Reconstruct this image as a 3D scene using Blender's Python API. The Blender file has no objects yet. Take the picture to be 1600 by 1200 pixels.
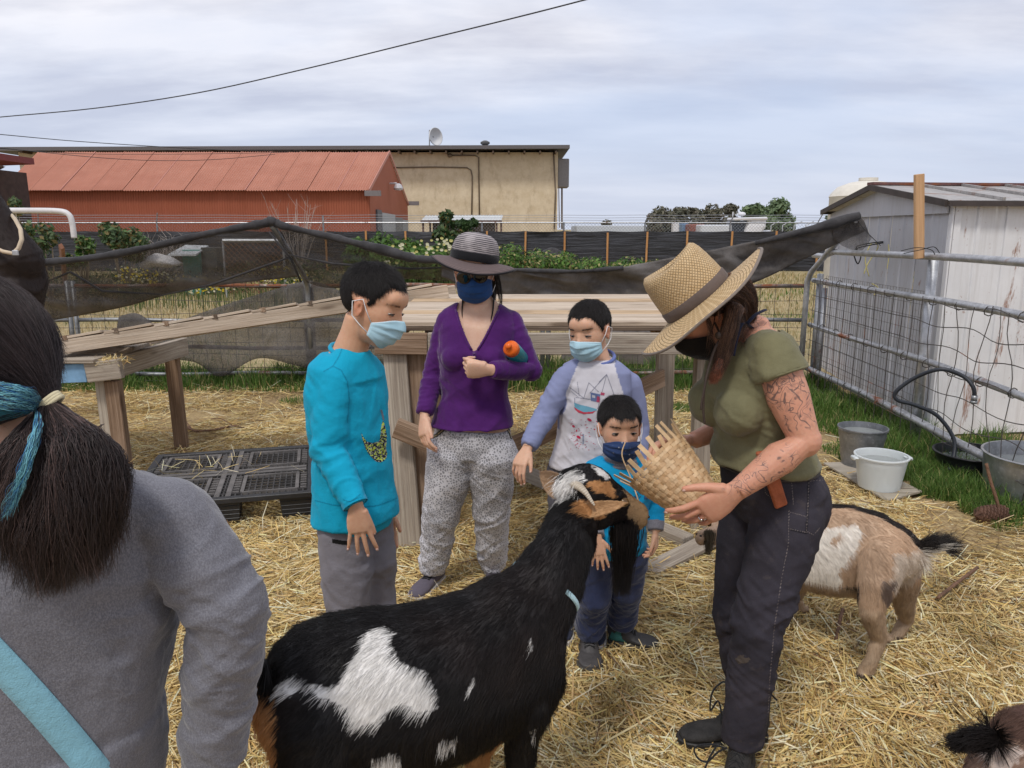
import bpy,bmesh,math,random
import numpy as np
from mathutils import Vector,Matrix
random.seed(7)
rng=np.random.default_rng(7)
C=bpy.context.scene.collection
SC=bpy.context.scene
R=math.radians
# ------------------------------------------------------------------ camera, world, sun, exposure
F_PX,PITCH,CAM_H=1202.0,R(11.4),1.6
cam_data=bpy.data.cameras.new('camera')
cam=bpy.data.objects.new('camera',cam_data)
C.objects.link(cam)
cam.location=(0,0,CAM_H)
cam.rotation_euler=(R(90)-PITCH,0,0)
cam_data.sensor_width=36.0
cam_data.lens=36.0*F_PX/1600.0
cam_data.clip_start=0.05
cam_data.clip_end=4000
SC.camera=cam
world=bpy.data.worlds.new('World')
SC.world=world
world.use_nodes=True
SUN_EL,SUN_AZ=R(58),R(200)
def build_world():
 nt=world.node_tree
 nt.nodes.clear()
 N=nt.nodes.new;L=nt.links.new
 out=N('ShaderNodeOutputWorld');bg=N('ShaderNodeBackground')
 sky=N('ShaderNodeTexSky');sky.sky_type='NISHITA';sky.sun_disc=False
 sky.sun_elevation=SUN_EL;sky.sun_rotation=SUN_AZ
 sky.air_density=1.0;sky.dust_density=1.6;sky.ozone_density=1.2
 tc=N('ShaderNodeTexCoord');sep=N('ShaderNodeSeparateXYZ')
 L(tc.outputs['Generated'],sep.inputs[0])
 zc=N('ShaderNodeMath');zc.operation='MAXIMUM';L(sep.outputs['Z'],zc.inputs[0]);zc.inputs[1].default_value=0.0
 za=N('ShaderNodeMath');za.operation='ADD';L(zc.outputs[0],za.inputs[0]);za.inputs[1].default_value=0.16
 dx=N('ShaderNodeMath');dx.operation='DIVIDE';L(sep.outputs['X'],dx.inputs[0]);L(za.outputs[0],dx.inputs[1])
 dy=N('ShaderNodeMath');dy.operation='DIVIDE';L(sep.outputs['Y'],dy.inputs[0]);L(za.outputs[0],dy.inputs[1])
 cb=N('ShaderNodeCombineXYZ');L(dx.outputs[0],cb.inputs[0]);L(dy.outputs[0],cb.inputs[1])
 n1=N('ShaderNodeTexNoise');n1.inputs['Scale'].default_value=0.62;n1.inputs['Detail'].default_value=8
 n1.inputs['Roughness'].default_value=0.52;n1.inputs['Distortion'].default_value=0.25
 mp=N('ShaderNodeMapping');mp.inputs['Location'].default_value=(3.3,1.2,0);mp.inputs['Scale'].default_value=(0.8,1.25,1)
 L(cb.outputs[0],mp.inputs[0]);L(mp.outputs[0],n1.inputs['Vector'])
 cr=N('ShaderNodeMapRange');L(n1.outputs[0],cr.inputs[0])
 cr.inputs[1].default_value=0.34;cr.inputs[2].default_value=0.60;cr.inputs[3].default_value=0.45;cr.inputs[4].default_value=1.0
 cr.interpolation_type='SMOOTHSTEP'
 n2=N('ShaderNodeTexNoise');n2.inputs['Scale'].default_value=1.15;n2.inputs['Detail'].default_value=9;n2.inputs['Roughness'].default_value=0.55
 mp2=N('ShaderNodeMapping');mp2.inputs['Location'].default_value=(7.1,4.7,0);mp2.inputs['Scale'].default_value=(0.75,1.5,1)
 L(cb.outputs[0],mp2.inputs[0]);L(mp2.outputs[0],n2.inputs['Vector'])
 rp=N('ShaderNodeValToRGB');L(n2.outputs[0],rp.inputs[0])
 e=rp.color_ramp.elements
 e[0].position=0.38;e[0].color=(0.44,0.44,0.505,1)
 e[1].position=0.62;e[1].color=(0.74,0.73,0.76,1)
 e2=rp.color_ramp.elements.new(0.49);e2.color=(0.58,0.58,0.63,1)
 hz=N('ShaderNodeMapRange');L(zc.outputs[0],hz.inputs[0]);hz.inputs[1].default_value=0.0;hz.inputs[2].default_value=0.35
 hz.inputs[3].default_value=0.0;hz.inputs[4].default_value=1.0
 sc=N('ShaderNodeVectorMath');sc.operation='SCALE';sc.inputs['Scale'].default_value=10.0;L(rp.outputs[0],sc.inputs[0])
 clr=N('ShaderNodeMix');clr.data_type='RGBA';clr.inputs['Factor'].default_value=0.86
 L(sky.outputs[0],clr.inputs['A']);clr.inputs['B'].default_value=(4.1,4.85,6.5,1)
 lowc=N('ShaderNodeMapRange');L(sep.outputs['Z'],lowc.inputs[0]);lowc.inputs[1].default_value=.10;lowc.inputs[2].default_value=.30;lowc.inputs[3].default_value=.5;lowc.inputs[4].default_value=1.0;lowc.interpolation_type='SMOOTHSTEP'
 cm_=N('ShaderNodeMath');cm_.operation='MULTIPLY';L(cr.outputs[0],cm_.inputs[0]);L(lowc.outputs[0],cm_.inputs[1])
 mx=N('ShaderNodeMix');mx.data_type='RGBA'
 L(cm_.outputs[0],mx.inputs['Factor']);L(clr.outputs['Result'],mx.inputs['A']);L(sc.outputs[0],mx.inputs['B'])
 hb=N('ShaderNodeMapRange');L(sep.outputs['Z'],hb.inputs[0]);hb.inputs[1].default_value=0.0;hb.inputs[2].default_value=0.16
 hb.inputs[3].default_value=0.75;hb.inputs[4].default_value=0.0
 hb.interpolation_type='SMOOTHSTEP'
 mh=N('ShaderNodeMix');mh.data_type='RGBA';L(hb.outputs[0],mh.inputs['Factor']);L(mx.outputs['Result'],mh.inputs['A'])
 mh.inputs['B'].default_value=(4.7,5.1,6.1,1)
 L(mh.outputs['Result'],bg.inputs['Color']);bg.inputs['Strength'].default_value=0.1
 L(bg.outputs[0],out.inputs[0])
build_world()
sun_data=bpy.data.lights.new('sun','SUN')
sun_data.energy=1.5;sun_data.angle=R(10);sun_data.color=(1.0,0.96,0.90)
sun=bpy.data.objects.new('sun',sun_data);C.objects.link(sun)
_sd=Vector((math.sin(SUN_AZ)*math.cos(SUN_EL),math.cos(SUN_AZ)*math.cos(SUN_EL),math.sin(SUN_EL)))
sun.rotation_euler=_sd.to_track_quat('Z','Y').to_euler()
sun.location=(0,0,30)
SC.view_settings.view_transform='Standard'
SC.view_settings.look='None'
SC.view_settings.exposure=0.46
SC.view_settings.gamma=1.0
SC.view_settings.use_curve_mapping=False
SC.cycles.max_bounces=8
SC.cycles.transparent_max_bounces=16
SC.cycles_curves.shape='RIBBONS'
SC.cycles_curves.subdivisions=2
# ------------------------------------------------------------------ geometry helpers
cP,sP=math.cos(PITCH),math.sin(PITCH)
def P(u,v,Y):
 a,b=(u-800)/F_PX,(600-v)/F_PX
 d=np.array([a,cP+b*sP,-sP+b*cP])
 return np.array([0,0,CAM_H])+d*(Y/d[1])
def G(u,v,z=0.0):
 a,b=(u-800)/F_PX,(600-v)/F_PX
 d=np.array([a,cP+b*sP,-sP+b*cP])
 return np.array([0,0,CAM_H])+d*((z-CAM_H)/d[2])
def A(*x):return np.array(x,float)
def unit(v):
 v=np.asarray(v,float);n=np.linalg.norm(v)
 return v/n if n>1e-12 else v
def lerp(a,b,t):return np.asarray(a,float)*(1-t)+np.asarray(b,float)*t
def frame(d,up=(0,0,1)):
 """columns: x = side, y = d, z = up-ish"""
 y=unit(d);up=np.asarray(up,float)
 if abs(np.dot(y,unit(up)))>0.98:up=A(0,1,0)if abs(y[1])<0.9 else A(1,0,0)
 x=unit(np.cross(y,up));z=np.cross(x,y)
 return x,y,z
def _hash(ix,iy,iz,seed):
 h=(ix.astype(np.int64)*374761393+iy.astype(np.int64)*668265263+iz.astype(np.int64)*2147483647+seed*1274126177)&0xffffffff
 h=((h^(h>>13))*1274126177)&0xffffffff
 h=((h^(h>>16))*2246822519)&0xffffffff
 return((h^(h>>15))&0xffff)/65535.0
def vnoise(p,seed=0):
 """value noise in -1..1 at the points p (n,3)"""
 p=np.asarray(p,float);i=np.floor(p);f=p-i;f=f*f*f*(f*(f*6-15)+10);i=i.astype(np.int64)
 r=0
 for dx in(0,1):
  wx=f[:,0]if dx else 1-f[:,0]
  for dy in(0,1):
   wy=f[:,1]if dy else 1-f[:,1]
   for dz in(0,1):
    wz=f[:,2]if dz else 1-f[:,2]
    r=r+wx*wy*wz*_hash(i[:,0]+dx,i[:,1]+dy,i[:,2]+dz,seed)
 return r*2-1
def fbm(p,seed=0,octaves=3,gain=0.5):
 p=np.asarray(p,float);a=1.0;s=0;t=0
 for k in range(octaves):
  s=s+a*vnoise(p*2.03**k+17.3*k,seed+k);t+=a;a*=gain
 return s/t
def sstep(a,b,x):
 t=np.clip((np.asarray(x,float)-a)/(b-a),0,1);return t*t*(3-2*t)
class MB:
 """collects shapes; verts, faces, a grain coordinate per vertex and a material index per face"""
 def __init__(s):s.v=[];s.f=[];s.g=[];s.m=[];s.c=[];s.mi=0
 def add(s,v,f,g=None,col=None):
  o=len(s.v);v=[tuple(map(float,q))for q in v]
  s.v+=v;s.g+=[tuple(map(float,q))for q in(g if g is not None else v)]
  s.c+=[col or(1,1,1)]*len(v)
  s.f+=[tuple(o+i for i in q)for q in f];s.m+=[s.mi]*len(f)
  return s
 def beam(s,a,b,w,h,up=(0,0,1),taper=1.0,col=None):
  """rectangular bar from a to b: w across, h along up"""
  a=np.asarray(a,float);b=np.asarray(b,float)
  x,y,z=frame(b-a,up);L=np.linalg.norm(b-a);off=rng.random(3)*50
  v=[];g=[]
  for(q,t,k)in((a,0,1.0),(b,L,taper)):
   for sx,sz in((-1,-1),(1,-1),(1,1),(-1,1)):
    v.append(q+x*sx*w/2*k+z*sz*h/2*k);g.append(off+A(t,sx*w/2,sz*h/2))
  return s.add(v,[(0,1,2,3),(7,6,5,4),(0,4,5,1),(1,5,6,2),(2,6,7,3),(3,7,4,0)],g,col)
 def box(s,c,sx,sy,sz,rz=0.0,col=None):
  c=np.asarray(c,float);d=A(-math.sin(rz),math.cos(rz),0)
  return s.beam(c-d*sy/2,c+d*sy/2,sx,sz,col=col)
 def tube(s,pts,r,n=8,caps=True,up=(0,0,1),flat=1.0,col=None,closed=False):
  pts=[np.asarray(p,float)for p in pts];k=len(pts)
  rr=r if isinstance(r,(list,tuple,np.ndarray))else[r]*k
  v=[];g=[];L=0;off=rng.random(3)*50
  x,y,z=frame((pts[1]-pts[0]),up)
  for i,p in enumerate(pts):
   if closed:d=pts[(i+1)%k]-pts[i-1]
   else:d=pts[min(i+1,k-1)]-pts[max(i-1,0)]
   y=unit(d);x=unit(x-y*np.dot(x,y));z=np.cross(x,y)
   if i:L+=np.linalg.norm(p-pts[i-1])
   for j in range(n):
    t=2*math.pi*j/n
    v.append(p+x*math.cos(t)*rr[i]+z*math.sin(t)*rr[i]*flat)
    g.append(off+A(L,math.cos(t)*rr[i],math.sin(t)*rr[i]))
  f=[(i*n+j,i*n+(j+1)%n,(i+1)*n+(j+1)%n,(i+1)*n+j)for i in range(k-1)for j in range(n)]
  if closed:f+=[((k-1)*n+j,(k-1)*n+(j+1)%n,(j+1)%n,j)for j in range(n)]
  elif caps:f+=[tuple(range(n))[::-1],tuple(range((k-1)*n,k*n))]
  return s.add(v,f,g,col)
 def loft(s,secs,n=20,caps=True):
  """secs: (centre, x-half-axis vector, y-half-axis vector[, exponent])"""
  v=[]
  for q in secs:
   c,X,Y=(np.asarray(t,float)for t in q[:3]);e=q[3]if len(q)>3 else 2.0
   for j in range(n):
    t=2*math.pi*j/n;ct,st=math.cos(t),math.sin(t)
    a=math.copysign(abs(ct)**(2/e),ct);b=math.copysign(abs(st)**(2/e),st)
    v.append(c+X*a+Y*b)
  k=len(secs)
  f=[(i*n+j,i*n+(j+1)%n,(i+1)*n+(j+1)%n,(i+1)*n+j)for i in range(k-1)for j in range(n)]
  if caps:f+=[tuple(range(n))[::-1],tuple(range((k-1)*n,k*n))]
  return s.add(v,f)
 def ball(s,c,rx,ry=None,rz=None,ax=None,n=16,col=None):
  ry=rx if ry is None else ry;rz=rx if rz is None else rz
  X,Y,Z=ax if ax is not None else(A(1,0,0),A(0,1,0),A(0,0,1))
  c=np.asarray(c,float);m=n//2;v=[c+Z*rz]
  for i in range(1,m):
   a=math.pi*i/m
   for j in range(n):
    t=2*math.pi*j/n
    v.append(c+X*rx*math.sin(a)*math.cos(t)+Y*ry*math.sin(a)*math.sin(t)+Z*rz*math.cos(a))
  v.append(c-Z*rz);last=len(v)-1
  f=[(0,1+j,1+(j+1)%n)for j in range(n)]
  for i in range(m-2):
   o=1+i*n
   f+=[(o+j,o+n+j,o+n+(j+1)%n,o+(j+1)%n)for j in range(n)]
  o=1+(m-2)*n
  f+=[(o+(j+1)%n,o+j,last)for j in range(n)]
  return s.add(v,f,None,col)
 def lathe(s,c,prof,n=32,axis=(0,0,1),squash=1.0,xref=None):
  """prof: (radius, height) pairs, open"""
  c=np.asarray(c,float);Z=unit(axis);x,_,_2=frame(Z,(0,1,0)if abs(Z[2])>.9 else(0,0,1))
  if xref is not None:x=unit(np.asarray(xref,float)-Z*np.dot(xref,Z))
  y=np.cross(Z,x);v=[];g=[]
  for r,h in prof:
   for j in range(n):
    t=2*math.pi*j/n
    v.append(c+x*r*math.cos(t)+y*r*squash*math.sin(t)+Z*h);g.append((t*0.3,r,h))
  k=len(prof)
  f=[(i*n+j,i*n+(j+1)%n,(i+1)*n+(j+1)%n,(i+1)*n+j)for i in range(k-1)for j in range(n)]
  return s.add(v,f,g)
 def sheet(s,P2,col=None):
  """P2: rows of points"""
  r,c=len(P2),len(P2[0]);v=[q for row in P2 for q in row]
  f=[(i*c+j,i*c+j+1,(i+1)*c+j+1,(i+1)*c+j)for i in range(r-1)for j in range(c-1)]
  return s.add(v,f,None,col)
def loc_of(o):
 return np.array(o.location)if o is not None else np.zeros(3)
def world_origin(parent):
 p=np.zeros(3)
 while parent is not None:
  p+=np.array(parent.location);parent=parent.parent
 return p
def tag(o,label=None,cat=None,group=None,kind=None):
 if label:o['label']=label
 if cat:o['category']=cat
 if group:o['group']=group
 if kind:o['kind']=kind
 return o
def thing(name,label,cat,loc=(0,0,0),group=None):
 o=bpy.data.objects.new(name,None);C.objects.link(o);o.location=[float(t)for t in loc]
 o.empty_display_size=0.1
 return tag(o,label,cat,group)
def raw_mesh(name,v,f,mats,smooth,attrs=None,midx=None):
 me=bpy.data.meshes.new(name)
 if isinstance(f,np.ndarray):
  me.vertices.add(len(v));me.vertices.foreach_set('co',np.asarray(v,np.float32).ravel())
  n,k=f.shape
  me.loops.add(n*k);me.loops.foreach_set('vertex_index',f.astype(np.int32).ravel())
  me.polygons.add(n);me.polygons.foreach_set('loop_start',np.arange(0,n*k,k,dtype=np.int32))
  try:me.polygons.foreach_set('loop_total',np.full(n,k,np.int32))
  except Exception:pass
  me.update(calc_edges=True)
 else:
  me.from_pydata([tuple(q)for q in v],[],f);me.update()
 for m in(mats if isinstance(mats,(list,tuple))else[mats]):me.materials.append(m)
 if midx is not None and len(set(midx))>1:me.polygons.foreach_set('material_index',np.asarray(midx,np.int32))
 if smooth:me.polygons.foreach_set('use_smooth',np.ones(len(me.polygons),bool))
 for k,(typ,arr)in(attrs or{}).items():
  a=me.attributes.new(k,typ,'POINT')
  arr=np.asarray(arr,np.float32)
  if typ=='FLOAT_COLOR':
   if arr.shape[1]==3:arr=np.c_[arr,np.ones(len(arr),np.float32)]
   a.data.foreach_set('color',arr.ravel())
  elif typ=='FLOAT_VECTOR':a.data.foreach_set('vector',arr.ravel())
  else:a.data.foreach_set('value',arr.ravel())
 return me
def place(name,v,f,mats,parent=None,smooth=False,attrs=None,midx=None,origin=None):
 v=np.asarray(v,float)
 if parent is not None:o0=world_origin(parent);loc=np.zeros(3)
 else:
  o0=np.asarray(origin,float)if origin is not None else A((v[:,0].min()+v[:,0].max())/2,(v[:,1].min()+v[:,1].max())/2,v[:,2].min())
  loc=o0
 me=raw_mesh(name,v-o0,f,mats,smooth,attrs,midx)
 o=bpy.data.objects.new(name,me);C.objects.link(o)
 o.location=loc
 if parent is not None:o.parent=parent
 return o
def build(mb,name,mats,parent=None,smooth=False,bevel=0,origin=None,col=False):
 at={'gc':('FLOAT_VECTOR',mb.g)}
 if col:at['Col']=('FLOAT_COLOR',mb.c)
 o=place(name,mb.v,mb.f,mats,parent,smooth,at,mb.m,origin)
 if bevel:
  m=o.modifiers.new('bevel','BEVEL');m.width=bevel;m.segments=1;m.limit_method='ANGLE';m.angle_limit=R(50)
 if smooth=='auto':
  o.data.polygons.foreach_set('use_smooth',np.ones(len(o.data.polygons),bool))
  try:o.data.set_sharp_from_angle(angle=R(40))
  except Exception:pass
 return o
def dup(o,loc=None,label=None,rz=0.0,scale=None,**kw):
 c=o.copy();C.objects.link(c)
 if loc is not None:c.location=[float(t)for t in loc]
 if rz:c.rotation_euler[2]+=rz
 if scale:c.scale=(scale,)*3
 if label:c['label']=label
 def kids(src,dst):
  for ch in list(src.children):
   d=ch.copy();C.objects.link(d);d.parent=dst;kids(ch,d)
 kids(o,c)
 return c
def fuse(mb,voxel,smooth=3,factor=0.5):
 """union of overlapping closed shapes as one continuous quad mesh -> verts, faces, normals"""
 me=bpy.data.meshes.new('tmp');me.from_pydata(mb.v,[],mb.f);me.update()
 o=bpy.data.objects.new('tmp',me);C.objects.link(o)
 m=o.modifiers.new('r','REMESH');m.mode='VOXEL';m.voxel_size=voxel;m.adaptivity=0
 if smooth:
  s=o.modifiers.new('s','SMOOTH');s.factor=factor;s.iterations=smooth
 dg=bpy.context.evaluated_depsgraph_get()
 n=bpy.data.meshes.new_from_object(o.evaluated_get(dg))
 v=np.empty(len(n.vertices)*3,np.float32);n.vertices.foreach_get('co',v)
 f=np.empty(len(n.loops),np.int32);n.loops.foreach_get('vertex_index',f)
 nn=np.empty(len(n.vertices)*3,np.float32);n.vertex_normals.foreach_get('vector',nn)
 bpy.data.objects.remove(o);bpy.data.meshes.remove(me);bpy.data.meshes.remove(n)
 return v.reshape(-1,3).astype(float),f.reshape(-1,4),nn.reshape(-1,3).astype(float)
def normals(v,f):
 a=v[f[:,0]];b=v[f[:,1]];c=v[f[:,2]];d=v[f[:,3]]if f.shape[1]==4 else a
 n=np.cross(c-a,(d-b)if f.shape[1]==4 else(b-a));r=np.zeros_like(v)
 for k in range(f.shape[1]):
  for ax in range(3):r[:,ax]+=np.bincount(f[:,k],n[:,ax],len(v))
 return r/(np.linalg.norm(r,axis=1)[:,None]+1e-12)
def sub(v,f,keep):
 """drop the faces that touch a vertex not kept"""
 fm=keep[f].all(1);f=f[fm];used=np.zeros(len(v),bool);used[f.ravel()]=True
 idx=np.cumsum(used)-1
 return v[used],idx[f],used
def seg_t(p,a,b):
 a=np.asarray(a,float);d=np.asarray(b,float)-a;t=((p-a)@d)/(d@d)
 tc=np.clip(t,0,1);q=a+tc[:,None]*d
 return t,np.linalg.norm(p-q,axis=1)
def curves(name,pts,mat,parent=None,rad=0.0005,col=None,tip=0.15,rads=None):
 """pts (n, k, 3) world -> hair curves object"""
 n,k,_=pts.shape;o0=world_origin(parent)if parent is not None else pts[:,0].mean(0)
 cu=bpy.data.hair_curves.new(name);cu.add_curves([k]*n)
 cu.attributes['position'].data.foreach_set('vector',(pts-o0).astype(np.float32).ravel())
 ra=cu.attributes.get('radius')or cu.attributes.new('radius','FLOAT','POINT')
 prof=np.linspace(1,0,k)**0.7*(1-tip)+tip
 base=np.full(n,rad)if rads is None else rads
 ra.data.foreach_set('value',(base[:,None]*prof[None]).astype(np.float32).ravel())
 if col is not None:
  a=cu.attributes.new('Col','FLOAT_COLOR','POINT')
  c4=np.c_[col,np.ones(n)];a.data.foreach_set('color',np.repeat(c4,k,0).astype(np.float32).ravel())
 cu.materials.append(mat)
 o=bpy.data.objects.new(name,cu);C.objects.link(o)
 o.location=(0,0,0)if parent is not None else tuple(o0)
 if parent is not None:o.parent=parent
 return o
def scatter(v,f,n,w=None,rs=None):
 """n random points on a quad/tri mesh -> points, normals, face index"""
 rs=rs or rng
 a=v[f[:,0]];b=v[f[:,1]];c=v[f[:,2]];q=f.shape[1]==4;d=v[f[:,3]]if q else c
 nn=np.cross(c-a,(d-b)if q else(b-a)*-1);ar=np.linalg.norm(nn,axis=1)
 pr=ar*(w if w is not None else 1.0);pr=pr/pr.sum()
 i=rs.choice(len(f),n,p=pr);s=rs.random(n)[:,None];t=rs.random(n)[:,None]
 if q:p=(a[i]*(1-s)+b[i]*s)*(1-t)+(d[i]*(1-s)+c[i]*s)*t
 else:
  fl=(s+t)>1;s=np.where(fl,1-s,s);t=np.where(fl,1-t,t);p=a[i]+(b[i]-a[i])*s+(c[i]-a[i])*t
 return p,nn[i]/(ar[i][:,None]+1e-12),i
# ------------------------------------------------------------------ material helpers
class NT:
 def __init__(s,name):
  s.mat=bpy.data.materials.new(name);s.mat.use_nodes=True;s.nt=s.mat.node_tree
  s.b=s.nt.nodes['Principled BSDF'];s.out=s.nt.nodes['Material Output']
 def n(s,typ,props=None,**inp):
  q=s.nt.nodes.new('ShaderNode'+typ)
  for k,v in(props or{}).items():setattr(q,k,v)
  for k,v in inp.items():s.set(q,k,v)
  return q
 def set(s,q,k,v):
  key=int(k[1:])if k[0]=='i' and k[1:].isdigit()else k.replace('_',' ')
  if isinstance(v,bpy.types.NodeSocket):s.nt.links.new(v,q.inputs[key])
  elif isinstance(v,bpy.types.Node):s.nt.links.new(v.outputs[0],q.inputs[key])
  else:
   sk=q.inputs[key]
   if isinstance(v,(tuple,list))and sk.type=='RGBA' and len(v)==3:v=(*v,1)
   sk.default_value=v
 def P(s,**kw):
  for k,v in kw.items():s.set(s.b,k,v)
  return s
 def obj(s):return s.n('TexCoord').outputs['Object']
 def attr(s,name,out='Vector'):return s.n('Attribute',{'attribute_name':name}).outputs[out]
 def map(s,vec,scale=(1,1,1),loc=(0,0,0),rot=(0,0,0)):
  q=s.n('Mapping',None,Scale=scale,Location=loc,Rotation=rot);s.nt.links.new(vec,q.inputs[0]);return q.outputs[0]
 def noise(s,vec,scale=5,detail=4,rough=0.55,dist=0.0):
  q=s.n('TexNoise',None,Scale=scale,Detail=detail,Roughness=rough,Distortion=dist);s.nt.links.new(vec,q.inputs['Vector']);return q.outputs[0]
 def ramp(s,fac,stops,interp='LINEAR'):
  q=s.n('ValToRGB');cr=q.color_ramp;cr.interpolation=interp
  s.nt.links.new(fac,q.inputs[0])
  while len(cr.elements)<len(stops):cr.elements.new(0.5)
  for e,(p,c)in zip(cr.elements,stops):
   e.position=p;e.color=(*c,1)if len(c)==3 else c
  return q.outputs[0]
 def fac(s,fac,a,b,lo=0.0,hi=1.0):
  q=s.n('MapRange');s.nt.links.new(fac,q.inputs[0]);q.inputs[1].default_value=a;q.inputs[2].default_value=b
  q.inputs[3].default_value=lo;q.inputs[4].default_value=hi;return q.outputs[0]
 def mix(s,f,a,b,blend='MIX'):
  q=s.n('Mix',{'data_type':'RGBA','blend_type':blend});s.set(q,'Factor',f);
  for k,v in(('A',a),('B',b)):
   sk=[i for i in q.inputs if i.name==k and i.type=='RGBA'][0]
   if isinstance(v,bpy.types.NodeSocket):s.nt.links.new(v,sk)
   else:sk.default_value=(*v,1)if len(v)==3 else v
  return[o for o in q.outputs if o.type=='RGBA'][0]
 def math(s,op,a,b=0.0,c=None):
  q=s.n('Math',{'operation':op});s.set(q,'i0',a);s.set(q,'i1',b)
  if c is not None:s.set(q,'i2',c)
  return q.outputs[0]
 def sep(s,vec):
  q=s.n('SeparateXYZ');s.nt.links.new(vec,q.inputs[0]);return q.outputs
 def bump(s,h,strength=0.3,dist=0.01):
  q=s.n('Bump',None,Strength=strength,Distance=dist);s.nt.links.new(h,q.inputs['Height'])
  s.nt.links.new(q.outputs[0],s.b.inputs['Normal']);return s
def m_plain(name,col,rough=0.6,var=0.12,scale=8,metal=0.0,bump=0.0,bscale=60,spec=0.5,src='obj'):
 m=NT(name);v=m.obj()
 n=m.noise(v,scale,5,0.6)
 c=m.mix(m.fac(n,0.3,0.7),tuple(x*(1-var)for x in col),tuple(min(1,x*(1+var))for x in col))
 m.P(Base_Color=c,Roughness=rough,Metallic=metal,Specular_IOR_Level=spec)
 if bump:m.bump(m.noise(v,bscale,4,0.6),bump,0.01)
 return m.mat
def m_cloth(name,col,var=0.10,weave=900,rough=0.9,sheen=0.15,fold=0.0,speck=None):
 m=NT(name);v=m.obj()
 n=m.noise(v,7,6,0.72);c=m.mix(m.fac(n,0.3,0.7),tuple(x*(1-1.7*var)for x in col),tuple(min(1,x*(1+1.5*var)+.006*var)for x in col))
 if speck is not None:
  c=m.mix(m.fac(m.noise(m.map(v,(1,1,0.6)),420,3,0.7),0.42,0.62),c,speck)
 m.P(Base_Color=c,Roughness=rough,Specular_IOR_Level=0.2,Sheen_Weight=sheen,Sheen_Roughness=0.4)
 h=m.math('MULTIPLY_ADD',m.noise(v,weave,2,0.5),0.30,m.noise(v,38,5,0.62))
 m.bump(h,0.5,0.006)
 return m.mat
def m_wood(name,c1,c2,rough=0.85,dirt=0.35,bump=0.5,stretch=22):
 m=NT(name);g=m.attr('gc')
 big=m.noise(m.map(g,(0.8,9,9)),1.0,5,0.6,0.6)
 fine=m.noise(m.map(g,(2.2,stretch*6,stretch*6)),1.0,6,0.65,0.3)
 c=m.ramp(m.math('MULTIPLY_ADD',fine,0.6,m.math('MULTIPLY',big,0.4)),[(0.30,tuple(x*0.55 for x in c1)),(0.45,c1),(0.62,c2)])
 d=m.noise(m.map(g,(1.5,5,5)),1.6,6,0.7)
 c=m.mix(m.fac(d,0.5,0.75,0,dirt),c,(0.06,0.045,0.03))
 kn=m.n('TexVoronoi',{'feature':'F1'},Scale=1.0);m.nt.links.new(m.map(g,(2.4,11,11)),kn.inputs['Vector'])
 c=m.mix(m.fac(kn.outputs['Distance'],0.10,0.2,0.6,0.0),c,(0.07,0.035,0.018))
 m.P(Base_Color=c,Roughness=rough,Specular_IOR_Level=0.25);m.bump(fine,bump,0.006)
 return m.mat
def m_galv(name,base=(0.36,0.37,0.38),rust=0.0,rough=0.45,metal=0.7):
 m=NT(name);v=m.obj()
 n=m.noise(v,14,6,0.65)
 c=m.mix(m.fac(n,0.3,0.7),tuple(x*0.7 for x in base),tuple(x*1.2 for x in base))
 sg=m.noise(m.map(v,(30,30,3)),1.0,5,.7);c=m.mix(m.fac(sg,.5,.72,0,.45),c,tuple(x*.45 for x in base));c=m.mix(m.fac(m.noise(v,55,3,.7),.6,.7,0,.4),c,tuple(min(1,x*1.9)for x in base))
 if rust:
  r=m.noise(v,2.3,7,0.7,0.4);f=m.fac(r,0.62-rust*0.3,0.70-rust*0.3)
  c=m.mix(f,c,m.mix(m.noise(v,40,4),(0.13,0.045,0.02),(0.28,0.10,0.045)))
  m.P(Metallic=m.math('MULTIPLY',m.math('SUBTRACT',1.0,f),metal),Roughness=m.fac(f,0,1,rough,0.9))
 else:m.P(Metallic=metal,Roughness=rough)
 m.P(Base_Color=c);m.bump(n,0.15,0.004)
 return m.mat
def m_attr(name,rough=0.8,spec=0.3,sss=0.0,trans=0.0,mul=1.0):
 m=NT(name);c=m.attr('Col','Color')
 m.P(Base_Color=c,Roughness=rough,Specular_IOR_Level=spec)
 if trans:
  t=m.n('BsdfTranslucent',None,Color=c);mx=m.n('MixShader',None,Fac=trans)
  m.nt.links.new(m.b.outputs[0],mx.inputs[1]);m.nt.links.new(t.outputs[0],mx.inputs[2]);m.nt.links.new(mx.outputs[0],m.out.inputs[0])
 return m.mat
# ================================================================== THE SETTING
# ---- ground
def ground_mat():
 m=NT('ground');v=m.n('NewGeometry').outputs['Position'];s=m.sep(v)
 dirt=m.mix(m.fac(m.noise(v,1.1,6,0.65),0.35,0.65),(0.20,0.135,0.075),(0.36,0.26,0.14))
 fl=m.noise(m.map(v,(60,14,1)),1.0,4,0.7)
 dirt=m.mix(m.fac(fl,0.45,0.62,0,0.7),dirt,(0.50,0.38,0.19))
 fld=m.mix(m.fac(m.noise(v,0.35,6,0.7),0.38,0.62),(0.30,0.23,0.12),(0.40,0.32,0.185))
 fld=m.mix(m.fac(m.noise(m.map(v,(0.5,1.4,1)),0.6,6,0.75),0.5,0.62,0,0.55),fld,(0.11,0.13,0.045))
 fld=m.mix(m.fac(m.noise(v,9,5,0.7),0.45,0.6,0,0.35),fld,(0.5,0.41,0.25))
 c=m.mix(m.fac(s[1],8.1,8.9),dirt,fld)
 m.P(Base_Color=c,Roughness=0.95,Specular_IOR_Level=0.15)
 m.bump(m.noise(v,30,6,0.7),0.5,0.03)
 return m.mat
gx=np.concatenate([[-900,-300,-100,-40,-20],np.linspace(-12,12,60),[20,40,100,300,900]])
gy=np.concatenate([[-30,-8],np.linspace(0,14,50),[18,24,32,45,80,160,400,1600]])
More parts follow.
